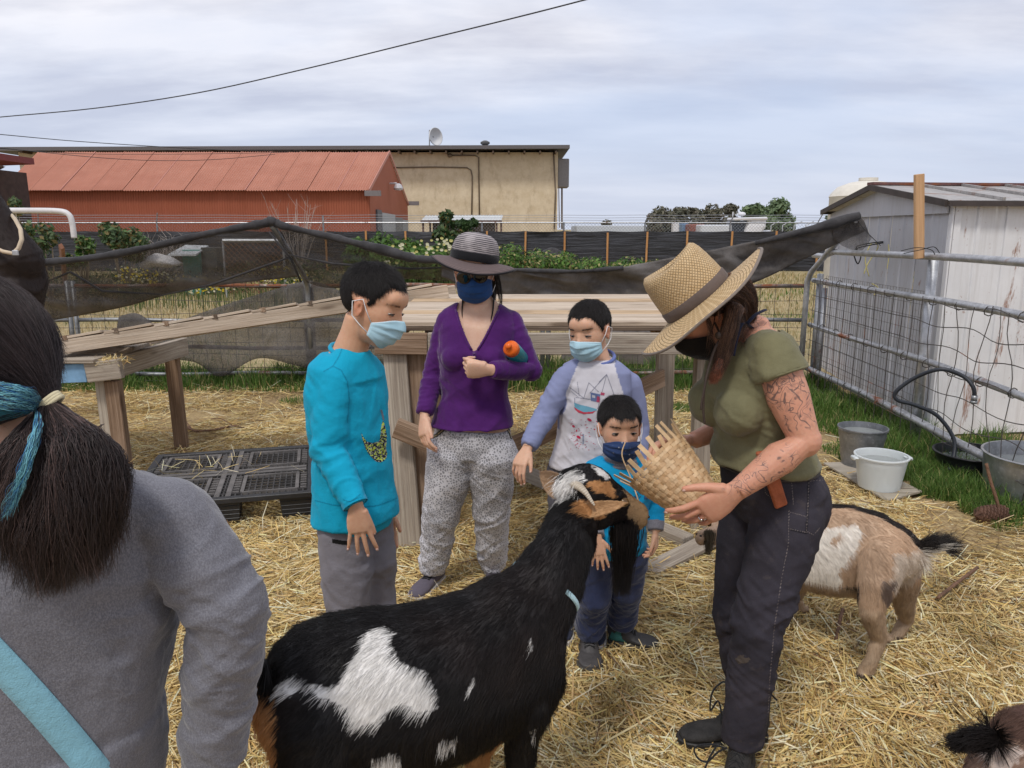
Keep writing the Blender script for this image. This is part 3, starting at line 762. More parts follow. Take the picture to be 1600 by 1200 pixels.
def ribbed(a,b,ztop,step,nrm,name,mat,seed):
 """sheet steel with raised ribs: profile along a-b; one object per panel"""
 a=np.asarray(a,float);b=np.asarray(b,float);L=np.linalg.norm(b-a);d=(b-a)/L;npan=int(L/step)
 for k in range(npan):
  x0=k*L/npan;w=L/npan
  prof=[(0,0),(w*.40,0),(w*.42,.012),(w*.48,.012),(w*.50,0),(w*.93,0),(w*.94,.012),(w*.985,.012),(w,0)]
  m=MB();lo=[];hi=[];nz=5
  rows=[]
  for j in range(nz+1):
   row=[]
   for px_,h in prof:
    x=x0+px_;q=a+d*x+nrm*(h+.004*math.sin(seed+j*1.3+k));zt=ztop(x/L)
    row.append(A(q[0],q[1],zt*j/nz))
   rows.append(row)
  m.sheet(rows);build(m,name,mat,shed)
nG=A(-1,.12,0);nG=unit(nG)
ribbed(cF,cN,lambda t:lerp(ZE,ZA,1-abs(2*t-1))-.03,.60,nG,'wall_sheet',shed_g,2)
cE=cN+A(3.6,.43,0)
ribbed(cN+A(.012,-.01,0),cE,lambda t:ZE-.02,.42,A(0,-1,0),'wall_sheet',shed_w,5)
m=MB();m.beam(cN+A(-.012,-.012,0),cN+A(-.012,-.012,ZE-.01),.05,.012,(1,0,0));m.beam(cN+A(.03,-.022,0),cN+A(.03,-.022,ZE-.01),.012,.05,(1,0,0));build(m,'corner_trim',shed_w,shed)
roof_m=m_galv('shed_roof',(.40,.38,.36),.2,.5,.4);dark_trim=m_plain('roof_edge',(.05,.038,.034),.7,.3)
mid=(cN+cF)/2;back=A(4.0,.48,0)
for(c0,side)in((cN,0),(cF,1)):
 e0=c0+A(-.10,-.10 if side==0 else.10,ZE-.005);r0=mid+A(-.12,0,ZA+.02);d_=back
 for k in range(9):
  a_,b_=k/9,(k+1)/9;m=MB()
  q=[lerp(e0,e0+d_,a_),lerp(e0,e0+d_,b_-.004),lerp(r0,r0+d_,b_-.004),lerp(r0,r0+d_,a_)]
  up=A(0,0,.012);v8=q+[p+up for p in q]
  m.add(v8,[(0,1,2,3),(7,6,5,4),(0,4,5,1),(1,5,6,2),(2,6,7,3),(3,7,4,0)])
  m.beam(lerp(e0,e0+d_,b_)+A(0,0,.02),lerp(r0,r0+d_,b_)+A(0,0,.02),.022,.03);build(m,'roof_panel',roof_m,shed)
 m=MB();m.beam(e0+A(-.01,0,-.01),r0+A(-.01,0,-.01),.02,.05);m.beam(e0+A(0,-.012 if side==0 else.012,-.012),e0+d_+A(0,-.012 if side==0 else.012,-.012),.016,.04)
 build(m,'roof_trim',dark_trim,shed)
m=MB();r0=mid+A(-.13,0,ZA+.045);m.beam(r0,r0+back,.10,.025);build(m,'ridge_cap',m_galv('rusty_ridge',(.2,.1,.09),.4),shed)
m=MB();gA,gB,gM=cN+nG*.03+A(0,0,ZE-.035),cF+nG*.03+A(0,0,ZE-.035),mid+nG*.03+A(0,0,ZA-.02)
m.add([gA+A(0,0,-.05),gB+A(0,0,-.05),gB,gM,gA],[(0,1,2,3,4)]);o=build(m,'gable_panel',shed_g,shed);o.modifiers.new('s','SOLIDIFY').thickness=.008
# plastic tank beyond the shed
tk=MB();c0=P(1342,300,14);rT=.62
tk.lathe((c0[0]+.15,14,0),[(rT,0),(rT,2.14),(rT*1.02,2.16),(rT*.97,2.22),(rT*.8,2.33),(rT*.5,2.40),(rT*.22,2.43),(.16,2.43),(.16,2.48),(0.001,2.49)],36)
tag(build(tk,'water_tank',m_plain('tank_plastic',(.66,.62,.54),.5,.08),smooth='auto'),'cream plastic water tank with a domed top behind the metal shed','tank')
# ================================================================== TIMBER GOAT PLATFORM AND RAMP
wood_g=m_wood('weathered_grey_wood',(0.30,0.25,0.20),(0.50,0.44,0.36),bump=.9)
wood_p=m_wood('pale_bleached_wood',(0.42,0.33,0.245),(0.66,0.56,0.45),bump=.7,dirt=.32)
wood_b=m_wood('brown_worn_wood',(0.21,0.135,0.085),(0.38,0.27,0.19),bump=.9)
wood_d=m_wood('dark_rotten_wood',(0.10,0.07,0.05),(0.24,0.18,0.13),bump=.9)
blue_p=m_plain('faded_blue_paint',(.16,.30,.46),.7,.25,12)
TZ=1.15
fl=P(604,505,3.78);fr=P(1118,512,3.82);x0,x1=fl[0],fr[0]
plat=thing('goat_platform','high weathered timber goat platform with a bleached plank top behind the women','platform',((x0+x1)/2,4.6,0))
yf,yb=3.80,5.45
nb=9
for k in range(nb):
 a_,b_=yf+(yb-yf)*k/nb,yf+(yb-yf)*(k+1)/nb-.006
 m=MB();e=rng.normal(0,.012,2);dz=rng.normal(0,.0015)
 m.beam((x0+e[0]-.02,(a_+b_)/2,TZ-.012+dz),(x1+e[1],(a_+b_)/2,TZ-.012+dz),b_-a_,.022)
 build(m,'plank',wood_p if k%4!=2 else m_wood('tan_plank_%d'%k,(.42,.29,.17),(.60,.45,.30)),plat,bevel=.002)
# rotten edge strip, front fascia (two boards butted), side and back fascias
m=MB();m.beam((x0-.03,yf+.02,TZ-.036),(x1,yf+.02,TZ-.036),.05,.02);build(m,'edge_strip',wood_d,plat,bevel=.002)
for a_,b_,mt in((x0-.06,x0+.20,wood_b),(x0+.203,x0+1.05,wood_g),(x0+1.053,x1+.02,wood_g)):
 m=MB();m.beam((a_,yf-.022,TZ-.105),(b_,yf-.022,TZ-.108),.038,.105);build(m,'fascia_board',mt,plat,bevel=.003)
m=MB();m.beam((x0-.02,yf,TZ-.10),(x0-.02,yb,TZ-.10),.04,.12);build(m,'side_board',wood_g,plat,bevel=.003)
m=MB();m.beam((x1-.02,yf,TZ-.10),(x1-.02,yb,TZ-.10),.04,.12);build(m,'side_board',wood_g,plat,bevel=.003)
m=MB();m.beam((x0,yb,TZ-.10),(x1,yb,TZ-.10),.04,.12);build(m,'back_board',wood_b,plat,bevel=.003)
for k in range(4):
 x=lerp(x0+.2,x1-.2,k/3);m=MB();m.beam((x,yf+.05,TZ-.085),(x,yb-.03,TZ-.085),.04,.09);build(m,'joist',wood_b,plat)
# splayed front left leg: a pale plank and a brown one side by side
t1,b1=P(622,533,3.80),G(654,856);t1[2]=min(t1[2],TZ-.155)
def leg(a,b,w,h,mt,nm='leg',up=(0,1,0)):
 m=MB();m.beam(a,b,w,h,up);return build(m,nm,mt,plat,bevel=.004)
leg((t1[0]-.02,3.82,TZ-.155),(b1[0]-.045,3.72,0),.115,.05,wood_g)
leg((t1[0]+.10,3.85,TZ-.155),(b1[0]+.03,3.80,0),.15,.05,wood_b)
q0,q1=P(618,668,3.68),P(668,690,3.66);m=MB();m.beam(q0,q1+A(.04,0,-.012),.035,.10);build(m,'cross_board',wood_b,plat,bevel=.003)
m=MB();c0=G(638,835);m.beam(c0+A(0,.12,0),c0+A(0,.12,.13),.05,.05,(0,1,0));build(m,'block',wood_b,plat,bevel=.003)
m=MB();m.beam(c0+A(.002,.13,.132),c0+A(.004,.13,.30),.055,.03,(0,1,0));build(m,'painted_strip',blue_p,plat,bevel=.002)
leg((P(1104,545,3.86)[0],3.90,TZ-.155),(P(1104,700,3.86)[0]-.02,3.9,0),.09,.09,wood_g)
leg((P(1040,530,5.25)[0],5.25,TZ-.155),(P(1040,530,5.25)[0]+.01,5.25,0),.115,.09,wood_g)
leg((P(690,530,5.3)[0],5.3,TZ-.155),(P(690,530,5.3)[0],5.3,0),.10,.09,wood_b)
m=MB();m.beam(P(800,700,4.2),P(1036,590,5.19),.035,.12);build(m,'brace',wood_b,plat,bevel=.003)
m=MB();m.beam(P(668,690,3.7),P(800,700,4.2),.035,.10);build(m,'brace',wood_b,plat,bevel=.003)
# ramp: two stringers with cleats and planks, climbing from the low platform to the high one
ra,rb=P(72,545,4.62),P(700,455,5.15)
ra2,rb2=ra+A(.03,.40,-.035),rb+A(.02,.40,-.03)
ramp=thing('timber_ramp','narrow timber goat ramp with cross cleats climbing from the low platform to the high one','ramp',(ra[0],ra[1],0))
for a_,b_ in((ra,rb),(ra2,rb2)):
 m=MB();m.beam(a_,b_,.04,.085);build(m,'stringer',wood_p,ramp,bevel=.003)
d=unit(rb-ra);sd=unit(ra2-ra);up=np.cross(sd,d)*-1
up=up if up[2]>0 else-up;L=np.linalg.norm(rb-ra)
for k in range(8):
 t=.05+k*.118;a_=lerp(ra,rb,t)+up*.05;m=MB()
 m.beam(a_-sd*.03,a_+sd*.43,.04,.03,up);build(m,'cleat',wood_d if k%2 else wood_b,ramp,bevel=.002)
 a_=lerp(ra,rb,t-.052)+up*.047;b_=lerp(ra,rb,t+.060)+up*.060;m=MB()
 m.beam(a_+sd*.205,b_+sd*.205,.45,.016,up)
 o=build(m,'plank',wood_p,ramp,bevel=.002)
# low platform
lp=thing('low_goat_platform','low timber goat platform with a blue painted end board behind the girl in grey','platform',(-2.9,4.9,0))
c=P(165,560,4.75)
lx=c[0]-.02;LZ=P(165,548,4.72)[2]-.045
m=MB();m.beam((lx+.08,4.62,LZ-.06),(lx+.16,5.6,LZ-.06),.045,.13);build(m,'side_board',wood_g,lp,bevel=.003)
for k in range(4):
 m=MB();m.beam((lx-2.1,4.66+k*.25,LZ),(lx+.05,4.66+k*.25+.01,LZ+.005),.235,.024,(0,0,1));build(m,'plank',wood_p if k%2 else wood_g,lp,bevel=.003)
m=MB();m.beam((lx-.30,4.60,LZ-.08),(lx-.02,4.6,LZ-.07),.04,.115);build(m,'blue_end_board',blue_p,lp,bevel=.003)
m=MB();m.beam((lx-.017,4.595,LZ-.07),(lx+.19,4.60,LZ-.045),.05,.12);build(m,'end_board',wood_g,lp,bevel=.004)
m=MB();m.beam((lx-2.15,4.60,LZ-.095),(lx-.304,4.60,LZ-.08),.04,.115);build(m,'end_board',wood_g,lp,bevel=.004)
for x,y,mt in((lx+.10,4.66,wood_b),(lx+.02,4.70,wood_g),(lx+.10,5.5,wood_b),(lx-.8,4.7,wood_b),(lx-2.0,4.7,wood_b),(lx-2.0,5.4,wood_b)):
 m=MB();m.beam((x,y,LZ-.03 if x<lx+.05 else LZ-.13),(x+.015,y,0),.09,.06,(0,1,0));build(m,'leg',mt,lp,bevel=.004)
def straw_wisps(label,cx,cy,z,n,r,L=.09):
 x=cx+rng.normal(0,r,n);y=cy+rng.normal(0,r*.6,n)
 v,f,c_=strips(n,x,y,z+rng.random(n)*.02,rng.uniform(.4,1.3,n)*L,np.full(n,.003),rng.uniform(0,6.28,n),rng.normal(0,.5,n),rng.uniform(-1,1,n),straw_cols(n))
 o=place('straw_wisps',v,f,straw_mat,attrs={'Col':('FLOAT_COLOR',c_)});tag(o,label,kind='stuff')
straw_wisps('wisps of straw caught on the corner of the low goat platform',lx+.12,4.63,LZ-.01,160,.05)
# ================================================================== PALLET
pm=m_plain('black_pallet_plastic',(.022,.022,.024),.42,.3,5,bump=.15,bscale=25)
pm2=m_plain('dusty_skylit_pallet_plastic',(.13,.12,.115),.7,.4,9)  # paler grey: dust plus sky reflection on the raised bars, painted in
A0,B0,C0=G(190,792,.15),G(492,768,.15),G(487,690,.15)
ux=unit((B0-A0)*A(1,1,0));uy=unit((C0-B0)*A(1,1,0));uy=unit(uy-ux*np.dot(ux,uy));PW=np.linalg.norm(B0-A0);PD=1.0
pal=thing('pallet','black plastic pallet with a lattice deck lying on the straw','pallet',(A0[0],A0[1],0))
def pq(x,y,z):return A(A0[0],A0[1],0)+ux*x+uy*y+A(0,0,z)
def pbar(mb,xa,ya,xb,yb,w,z=.14,h=.018):mb.beam(pq(xa,ya,z),pq(xb,yb,z),w,h)
m=MB()
for y in(.02,PD-.02):pbar(m,0,y,PW,y,.045,.135,.03)
for x in(.02,PW-.02):pbar(m,x,.04,x,PD-.04,.045,.135,.03)
build(m,'deck_rim',pm,pal,bevel=.003)
m=MB()
for x in(PW*.47,PW*.53):pbar(m,x,.05,x,PD-.05,.03)
for y in(PD*.47,PD*.53):pbar(m,.05,y,PW-.05,y,.03,.1385)
build(m,'cross_beam',pm2,pal,bevel=.002)
m=MB()
n=30
for k in range(1,n):
 x=PW*k/n;pbar(m,x,.045,x,PD-.045,.008,.137,.012)
for k in range(1,20):
 y=PD*k/20;pbar(m,.045,y,PW-.045,y,.008,.1385,.012)
o=build(m,'deck_lattice',m_plain('dusty_skylit_lattice_plastic',(.050,.047,.046),.6,.5,12),pal);o['kind']='stuff'  # lattice tone lifted to paint in sky highlights along with dust
for(cx,cy)in((.25,.25),(.75,.25),(.25,.75),(.75,.75)):
 m=MB();w,d_=PW*.15,PD*.15;X,Y_=cx*PW,cy*PD
 for s in(-1,1):
  pbar(m,X-w,Y_+s*d_,X+w,Y_+s*d_,.016,.1405);pbar(m,X+s*w,Y_-d_,X+s*w,Y_+d_,.02,.142)
  for k in range(-3,4):pbar(m,X+s*w*1.12,Y_+d_*k/3.4,X+s*w*1.35,Y_+d_*k/3.4,.012,.1395)
 build(m,'raised_grid_frame',pm2,pal)
for i in range(3):
 for j in range(3):
  x,y=(.10,PW/2,PW-.10)[i],(.10,PD/2,PD-.10)[j];m=MB()
  s4=[pq(x-.095,y-.085,0),pq(x+.095,y-.085,0),pq(x+.095,y+.085,0),pq(x-.095,y+.085,0)]
  c_=pq(x,y,0);top=[lerp(c_,q,1.0)+A(0,0,.125)for q in s4];bot=[lerp(c_,q,.88)for q in s4]
  m.add(bot+top,[(3,2,1,0),(4,5,6,7),(0,1,5,4),(1,2,6,5),(2,3,7,6),(3,0,4,7)])
  for k in range(1,5):
   z=.025*k;
   for a_,b_ in((0,1),(1,2)):
    if j==0 or i==2:m.beam(lerp(bot[a_],top[a_],z/.125),lerp(bot[b_],top[b_],z/.125),.006,.004)
  build(m,'foot',pm,pal,bevel=.008)
straw_wisps('loose straw stalks lying across the pallet deck',pq(.35,.6,0)[0],pq(.35,.6,0)[1],.155,60,.22,.12)
# ================================================================== BUCKETS AND BITS BY THE RIGHT FENCE
board=thing('ply_board','weathered plywood board lying under the buckets','board',G(1350,755))
m=MB();q=[G(1286,730),G(1345,728),G(1440,775),G(1385,790)];z=A(0,0,.02)
m.add([p+z for p in q]+[p+z+A(0,0,.014)for p in q],[(3,2,1,0),(4,5,6,7),(0,1,5,4),(1,2,6,5),(2,3,7,6),(3,0,4,7)],[(A(p[0],p[1],0)*1)for p in q]*2)
build(m,'plank',m_wood('grey_ply',(.32,.28,.22),(.46,.41,.34),stretch=8),board,bevel=.002)
def bucket(name,label,c,r0,r1,h,mat,rim=.006,ears=False,handle=False,squash=1.0,liquid=None,wall=.003,rings=()):
 t=thing(name,label,'bucket' if 'tub' not in name else 'tub',c)
 m=MB();pr=[(0.001,.006),(r0*.97,.006),(r0,0.0)]
 for k in range(1,9):
  z=h*k/9;r=lerp(r0,r1,k/9);pr.append((r+(.003 if k in rings else 0),z))
 pr+=[(r1,h-.012),(r1+rim,h-.010),(r1+rim*1.2,h-.004),(r1+rim,h),(r1-wall,h),(r1-wall*1.2,h-.01),(r0-wall,.012),(.001,.012)]
 m.lathe(c,pr,48,squash=squash);build(m,'body',mat,t,'auto')
 if ears:
  for s in(-1,1):
   m=MB();m.ball(A(*c)+A(s*(r1+.010),0,h-.016),.022,.042,.007);m.ball(A(*c)+A(s*(r1+.024),0,h-.022),.007,.034,.012);build(m,'lug',mat,t,True)
 if handle:
  m=MB();m.tube([A(*c)+A(r1*math.cos(a)*1.03,-r1*.95*math.sin(a),h-.01+.05*math.sin(a)-(.06*math.sin(a)))for a in np.linspace(0,math.pi,16)],.003,6);build(m,'handle',galv,t,True)
 if liquid:
  m=MB();rr_=lerp(r0,r1,liquid)-wall-.001;m.lathe(c,[(rr_,h*liquid),(.001,h*liquid)],48,squash=squash);build(m,'water',water_m,t,True)
 return t
wm=NT('bucket_water');wm.P(Base_Color=(.32,.34,.33),Roughness=.03,Specular_IOR_Level=.6,Alpha=.75);water_m=wm.mat
wb=NT('translucent_bucket_plastic');wb.P(Base_Color=(.72,.77,.78),Roughness=.28,Subsurface_Weight=.35,Subsurface_Radius=(.06,.06,.06),Subsurface_Scale=.5,Alpha=.86);white_p=wb.mat
c=G(1386,778,0);cc=A(c[0],c[1]+.115,.034)
bucket('white_bucket','translucent white plastic bucket of water with two side lugs',cc,.120,.152,.205,white_p,.007,ears=True,liquid=.78)
gb=m_galv('galvanised_bucket',(.30,.31,.33),.05,.5,.75)
c=G(1358,743,0);bucket('metal_bucket','old galvanised bucket standing behind the white bucket',A(c[0],c[1]+.15,.034),.115,.155,.26,gb,.005,handle=True,rings=(2,7),liquid=.85)
c=G(1545,757,0);bucket('black_tub','shallow black rubber tub beside the shed corner',A(c[0],c[1]+.2,0),.19,.23,.16,m_plain('black_rubber',(.012,.013,.015),.45),.01,liquid=.6)
c=G(1600,806,0);bucket('galvanised_tub','large round galvanised tub cut off by the right edge',A(c[0]+.23,c[1]+.25,0),.27,.30,.29,m_galv('tub_zinc',(.45,.46,.48),.03,.38,.8),.01,rings=(2,3,6),liquid=.7)
# stick, cone, twigs
bark=m_plain('bark',(.16,.085,.05),.9,.4,30,bump=.8,bscale=80)
tag(wiggle('stick',None,None,[P(1563,806,4.02),P(1557,780,4.04),P(1548,752,4.07),P(1541,724,4.10)],.009,bark),'bare upright stick standing in the pine cone by the tub','stick')
cone=MB();cp=G(1552,822)+A(0,.05,.05)
ax_=unit(A(1,.1,.05));sx_,_,sz_=frame(ax_)
cone.ball(cp,.085,.035,.035,(ax_,sx_,sz_),12)
for k in range(150):
 t=-0.95+1.9*k/150;a_=k*2.4;rad=.043*math.sqrt(max(.04,1-t*t));dirn=sx_*math.cos(a_)+sz_*math.sin(a_)
 b_=cp+ax_*t*.085+dirn*rad*.4;e_=b_+dirn*.032+ax_*.014;w_=np.cross(dirn,ax_)*.011
 cone.add([b_-w_*.4,b_+w_*.4,e_+w_,e_-w_,e_+dirn*.004+ax_*.006],[(0,1,2,3),(3,2,4)])
tag(build(cone,'pine_cone',m_plain('cone_scales',(.11,.055,.035),.8,.4,30)),'large brown open pine cone at the edge of the straw','pine cone')
tw=wiggle('fallen_branch',None,None,[G(275,645)+A(0,0,.03),G(297,674)+A(0,0,.02),G(330,676)+A(0,0,.02),G(365,671)+A(0,0,.03),G(385,673)+A(0,0,.02)],.009,bark);tag(tw,'thin forked dead branch lying on the straw beyond the pallet','branch')
wiggle('twig',None,None,[G(300,674)+A(0,0,.02),G(290,664)+A(0,0,.04)],.005,bark,parent=tw);wiggle('twig',None,None,[G(365,671)+A(0,0,.03),G(345,663)+A(0,0,.05),G(330,662)+A(0,0,.04)],.004,bark,parent=tw)
tag(wiggle('stick',None,None,[G(1464,944)+A(0,0,.03),G(1490,925)+A(0,0,.035),G(1526,896)+A(0,0,.03)],.008,bark),'short straight reddish stick on the straw behind the tan goat','stick')
tag(wiggle('stick',None,None,[G(1306,1005)+A(0,0,.015),G(1311,980)+A(0,0,.02),G(1316,962)+A(0,0,.03)],.008,bark),'small crooked stick on the straw between the tan goat\'s legs','stick')
# loose timbers on the ground
def loose(label,a,b,w,h,mt,name='plank'):
 m=MB();m.beam(a,b,w,h);t=thing(name,label,'plank',(a+b)/2*A(1,1,0));build(m,'plank_wood',mt,t,bevel=.004);return t
def loose(label,a,b,w,h,mt):
 m=MB();m.beam(a,b,w,h);o=build(m,'loose_plank',mt,bevel=.004);tag(o,label,'plank');return o
loose('long grey beam lying on the straw behind the small boy',G(795,728,.06),G(1075,848,.04),.09,.07,wood_g)
loose('short split grey plank lying by the booted woman\'s feet',G(1012,893,.025),G(1120,838,.06),.11,.025,wood_g)
loose('pale loose board end standing behind the small boy',G(905,935,.03),G(960,880,.03),.07,.03,wood_g)
# ================================================================== BEYOND: cloth fence, chain link, buildings
FY=30.0
def X_at(u,Y,z=1.5):return(u-800)/F_PX*((Y)*cP+(CAM_H-z)*sP)
blackf=NT('black_silt_cloth');v=blackf.obj();nn_=blackf.noise(blackf.map(v,(.5,1,7)),1.5,5,.65,.4)
blackf.P(Base_Color=blackf.mix(blackf.fac(nn_,.4,.65),(.012,.013,.017),(.035,.036,.045)),Roughness=.55);blackf.bump(nn_,.8,.08)
sf=thing('black_cloth_fence','long black cloth barrier fence stapled to orange timber stakes beyond the field','fence',(0,FY,0))
stakes=[70,133,196,259,322,385,447,510,573,635,697,760,820,882,949,1010,1073,1142,1211,1277,1345,1410]
xs=[X_at(u,FY)for u in stakes]
stake_m=m_wood('orange_stake',(.42,.20,.07),(.55,.30,.13),.8,.1,.1)
for i in range(-1,len(xs)):
 a_=xs[i]if i>=0 else xs[0]-1.6;b_=xs[i+1]if i+1<len(xs)else xs[i]+1.6
 rows=[]
 for r in range(9):
  z=1.52*r/8;row=[]
  for c_ in range(9):
   t=c_/8;s_=math.sin(math.pi*t);zz=z-.03*s_*(r/8)
   row.append(A(lerp(a_,b_,t),FY+.10*float(fbm(np.array([[a_+t*1.2,z*6,i*3.1]]),4,3)[0])*s_+.03*math.sin(z*14+t*5+i)*s_,zz))
  rows.append(row)
 m=MB();m.sheet(rows);build(m,'cloth_sheet',blackf.mat,sf,True)
for x in xs[7:]:
 m=MB();m.beam((x,FY-.13,0),(x+rng.normal(0,.02),FY-.13,1.5+rng.normal(0,.02)),.07,.03,(0,1,0));build(m,'stake',stake_m,sf)
cl=thing('chain_link_fence','chain link fence topped with barbed wire running above the black cloth','fence',(0,FY+.6,0))
clp=[(u,X_at(u,FY+.6,1.8))for u in(-60,60,245,505,753,881,1008,1141,1278,1420)]
m=MB();m.tube([(X_at(-80,FY+.6),FY+.6,1.83),(X_at(700,FY+.6),FY+.6,1.84),(X_at(1440,FY+.6),FY+.6,1.83)],.028,6);build(m,'top_rail',galv_l,cl)
for u,x in clp:
 m=MB();m.tube([(x,FY+.6,0),(x,FY+.6,1.86 if u!=505 else 2.1)],.035,6);
 if u>900 or u in(60,245):m.tube([(x,FY+.6,1.85),(x+.12,FY+.45,2.2)],.022,5)
 build(m,'post',galv,cl)
m=MB()
for z in(1.93,2.02,2.12):m.tube([(X_at(u,FY+.5),FY+.5,z+.01*math.sin(u))for u in range(-80,1441,60)],.008,4)
o=build(m,'barbed_wire',m_plain('dull_wire',(.3,.31,.34),.6),cl);o['kind']='stuff'
m=MB();st_=.13
for u0,u1 in((500,1440),(-80,500)):
 xa,xb=X_at(u0,FY+.6),X_at(u1,FY+.6);x=xa
 while x<xb:
  m.tube([(x,FY+.6,1.3),(x+.52,FY+.6,1.82)],.0045,3,False);m.tube([(x+.52,FY+.61,1.3),(x,FY+.61,1.82)],.0045,3,False);x+=st_
o=build(m,'chain_mesh',m_plain('mesh_wire',(.25,.26,.28),.6),cl);o['kind']='stuff'
def ribs_mat(name,base,base2,scale,axis=0,rust=.0):
 m=NT(name);g=m.attr('gc');s=m.sep(g)
 n=m.noise(m.map(g,(.25,.25,.25)),1.2,6,.65);c=m.mix(m.fac(n,.3,.7),base,base2)
 n2=m.noise(m.map(g,(2.2,.12,.12)),1.0,5,.6);c=m.mix(m.fac(n2,.4,.7,0,.35),c,tuple(x*.8 for x in base))
 m.P(Base_Color=c,Roughness=.75,Specular_IOR_Level=.2);return m.mat
barn_w=ribs_mat('barn_wall_paint',(.30,.092,.050),(.35,.112,.064),20)
barn_r=ribs_mat('barn_roof_paint',(.43,.180,.118),(.51,.235,.16),20)
def corrugated(mb,a,b,c,d,n,amp):
 """sheet a-b (bottom) d-c (top) with n waves along a-b"""
 a,b,c,d=(np.asarray(q,float)for q in(a,b,c,d));nrm=unit(np.cross(b-a,d-a));V=[];g=[];off=rng.random()*100
 k=n*2
 for i in range(k+1):
  t=i/k;h=amp*(1 if i%2 else-1)
  V+=[lerp(a,b,t)+nrm*h,lerp(d,c,t)+nrm*h];g+=[(off+t*np.linalg.norm(b-a),0,0),(off+t*np.linalg.norm(b-a),0,np.linalg.norm(d-a))]
 mb.add(V,[(2*i,2*i+2,2*i+3,2*i+1)for i in range(k)],g)
BYn,BYf=45.0,70.0;ze=3.72
def bp(u,v,Y):return P(u,v,Y)
e0,e1=bp(4,299,BYn),bp(577,299,BYn)
r1=bp(607,239,57.5);r0=bp(58,240,57.5);ef=bp(637,321,BYf)
e0[2]=e1[2]=ze;r0[2]=r1[2]
ef=A(ef[0],BYf,ze);e0f=A(e0[0]-2,BYf,ze)
barn=thing('red_barn','long red corrugated metal barn with a faded pink roof','barn',((e0[0]+e1[0])/2,55,0))
npn=9
for k in range(npn):
 t0,t1=k/npn,(k+1)/npn;m=MB();g_=-.0005
 corrugated(m,lerp(e0,e1,t0)*A(1,1,0),lerp(e0,e1,t1-g_)*A(1,1,0),lerp(e0,e1,t1-g_),lerp(e0,e1,t0),16,.025);build(m,'wall_sheet',barn_w,barn)
npn=12
for k in range(npn):
 t0,t1=k/npn,(k+1)/npn;m=MB();ov=A(0,-.35,-.06);dz=.02*(k%2)
 corrugated(m,lerp(e0,e1,t0)+ov+A(0,0,.05+dz),lerp(e0,e1,t1)+ov+A(0,0,.05+dz),lerp(r0,r1,t1)+A(0,0,.05+dz),lerp(r0,r1,t0)+A(0,0,.05+dz),12,.03);build(m,'roof_sheet',barn_r,barn)
 m=MB();m.beam(lerp(e0,e1,t1)+ov+A(0,0,.09),lerp(r0,r1,t1)+A(0,0,.10),.035,.02);build(m,'roof_seam',m_plain('seam_pink_%d'%k,(.50-.2*(k%3==0),.22,.17),.7)if k%3==1 else barn_r,barn)
m=MB();m.add([e1*A(1,1,0),ef*A(1,1,0),ef,r1,e1],[(0,1,2,3,4)]);build(m,'gable_wall',barn_w,barn)
m=MB();m.add([r0,r1,ef,e0f],[(0,1,2,3)]);m.add([e0*A(1,1,0),e0,r0,e0f,e0f*A(1,1,0)],[(0,1,2,3,4)]);build(m,'rear_roof',barn_r,barn)
m=MB();m.beam(e1+A(.05,-.3,0),r1+A(.08,0,.06),.06,.22);m.beam(r1+A(.08,0,.06),ef+A(.08,0,0),.06,.22);build(m,'gable_trim',m_plain('trim_pink',(.45,.20,.15),.7),barn)
gd=lambda t,z:A(*(lerp(e1,ef,t)[:2]+np.array([.06,0])),z)
door_m=[m_plain('barn_door_dark',(.08,.085,.10),.6),m_plain('barn_door_grey',(.30,.33,.36),.5,.1),m_plain('barn_door_slate',(.13,.14,.15),.6),m_plain('barn_door_mid',(.22,.24,.26),.6)]
for(ta,tb,zt,k)in((.10,.19,2.75,0),(.20,.52,2.62,1),(.53,.74,2.45,2),(.75,.95,2.35,3)):
 a_,b_=gd(ta,0),gd(tb,0);m=MB();m.beam((a_[0],a_[1],zt/2),(b_[0],b_[1],zt/2),.10,zt);build(m,'door',door_m[k],barn)
m=MB();lp_=P(622,289,56);lp_[0]=lerp(e1,ef,.46)[0];m.tube([lp_+A(0,0,.1),lp_+A(.5,0,.12)],.06,8);m.lathe(lp_+A(.6,0,-.35),[(.28,0),(.34,.12),(.25,.35),(.10,.45)],14);build(m,'wall_lamp',m_plain('lamp_metal',(.5,.5,.52),.5),barn)
m=MB();q=e1+A(.15,-.3,-.15);m.beam(q+A(-.35,0,0),q+A(.55,0,0),.25,.3);build(m,'vent_box',m_plain('vent_grey',(.17,.15,.15),.6),barn)
m=MB();q=ef+A(.3,0,.1);m.beam(q+A(-.4,0,0),q+A(.7,0,0),.3,.35);build(m,'vent_box',m_plain('vent_grey2',(.17,.15,.15),.6),barn)
# beige building
HY=78.0
hr=P(872,238,HY);hx1=hr[0];hz=hr[2];hx0=P(28,236,HY)[0]
stucco=NT('stucco');v=stucco.obj();s_=stucco.sep(v)
n1=stucco.noise(v,.9,7,.7);c_=stucco.mix(stucco.fac(n1,.35,.65),(.54,.44,.30),(.66,.56,.41))
c_=stucco.mix(stucco.fac(stucco.noise(stucco.map(v,(1.2,1.2,.5)),1.0,6,.75),.52,.68,0,.5),c_,(.34,.26,.17));c_=stucco.mix(stucco.fac(stucco.noise(v,1.3,5,.7),.6,.7,0,.6),c_,(.66,.57,.44))
stucco.P(Base_Color=c_,Roughness=.95,Specular_IOR_Level=.1)
hb=thing('beige_building','large beige stucco building with a flat roof and thin dark eave','building',((hx0+hx1)/2,HY+10,0))
m=MB();m.box(((hx0+hx1)/2,HY+10,hz/2),hx1-hx0,20,hz);build(m,'wall',stucco.mat,hb)
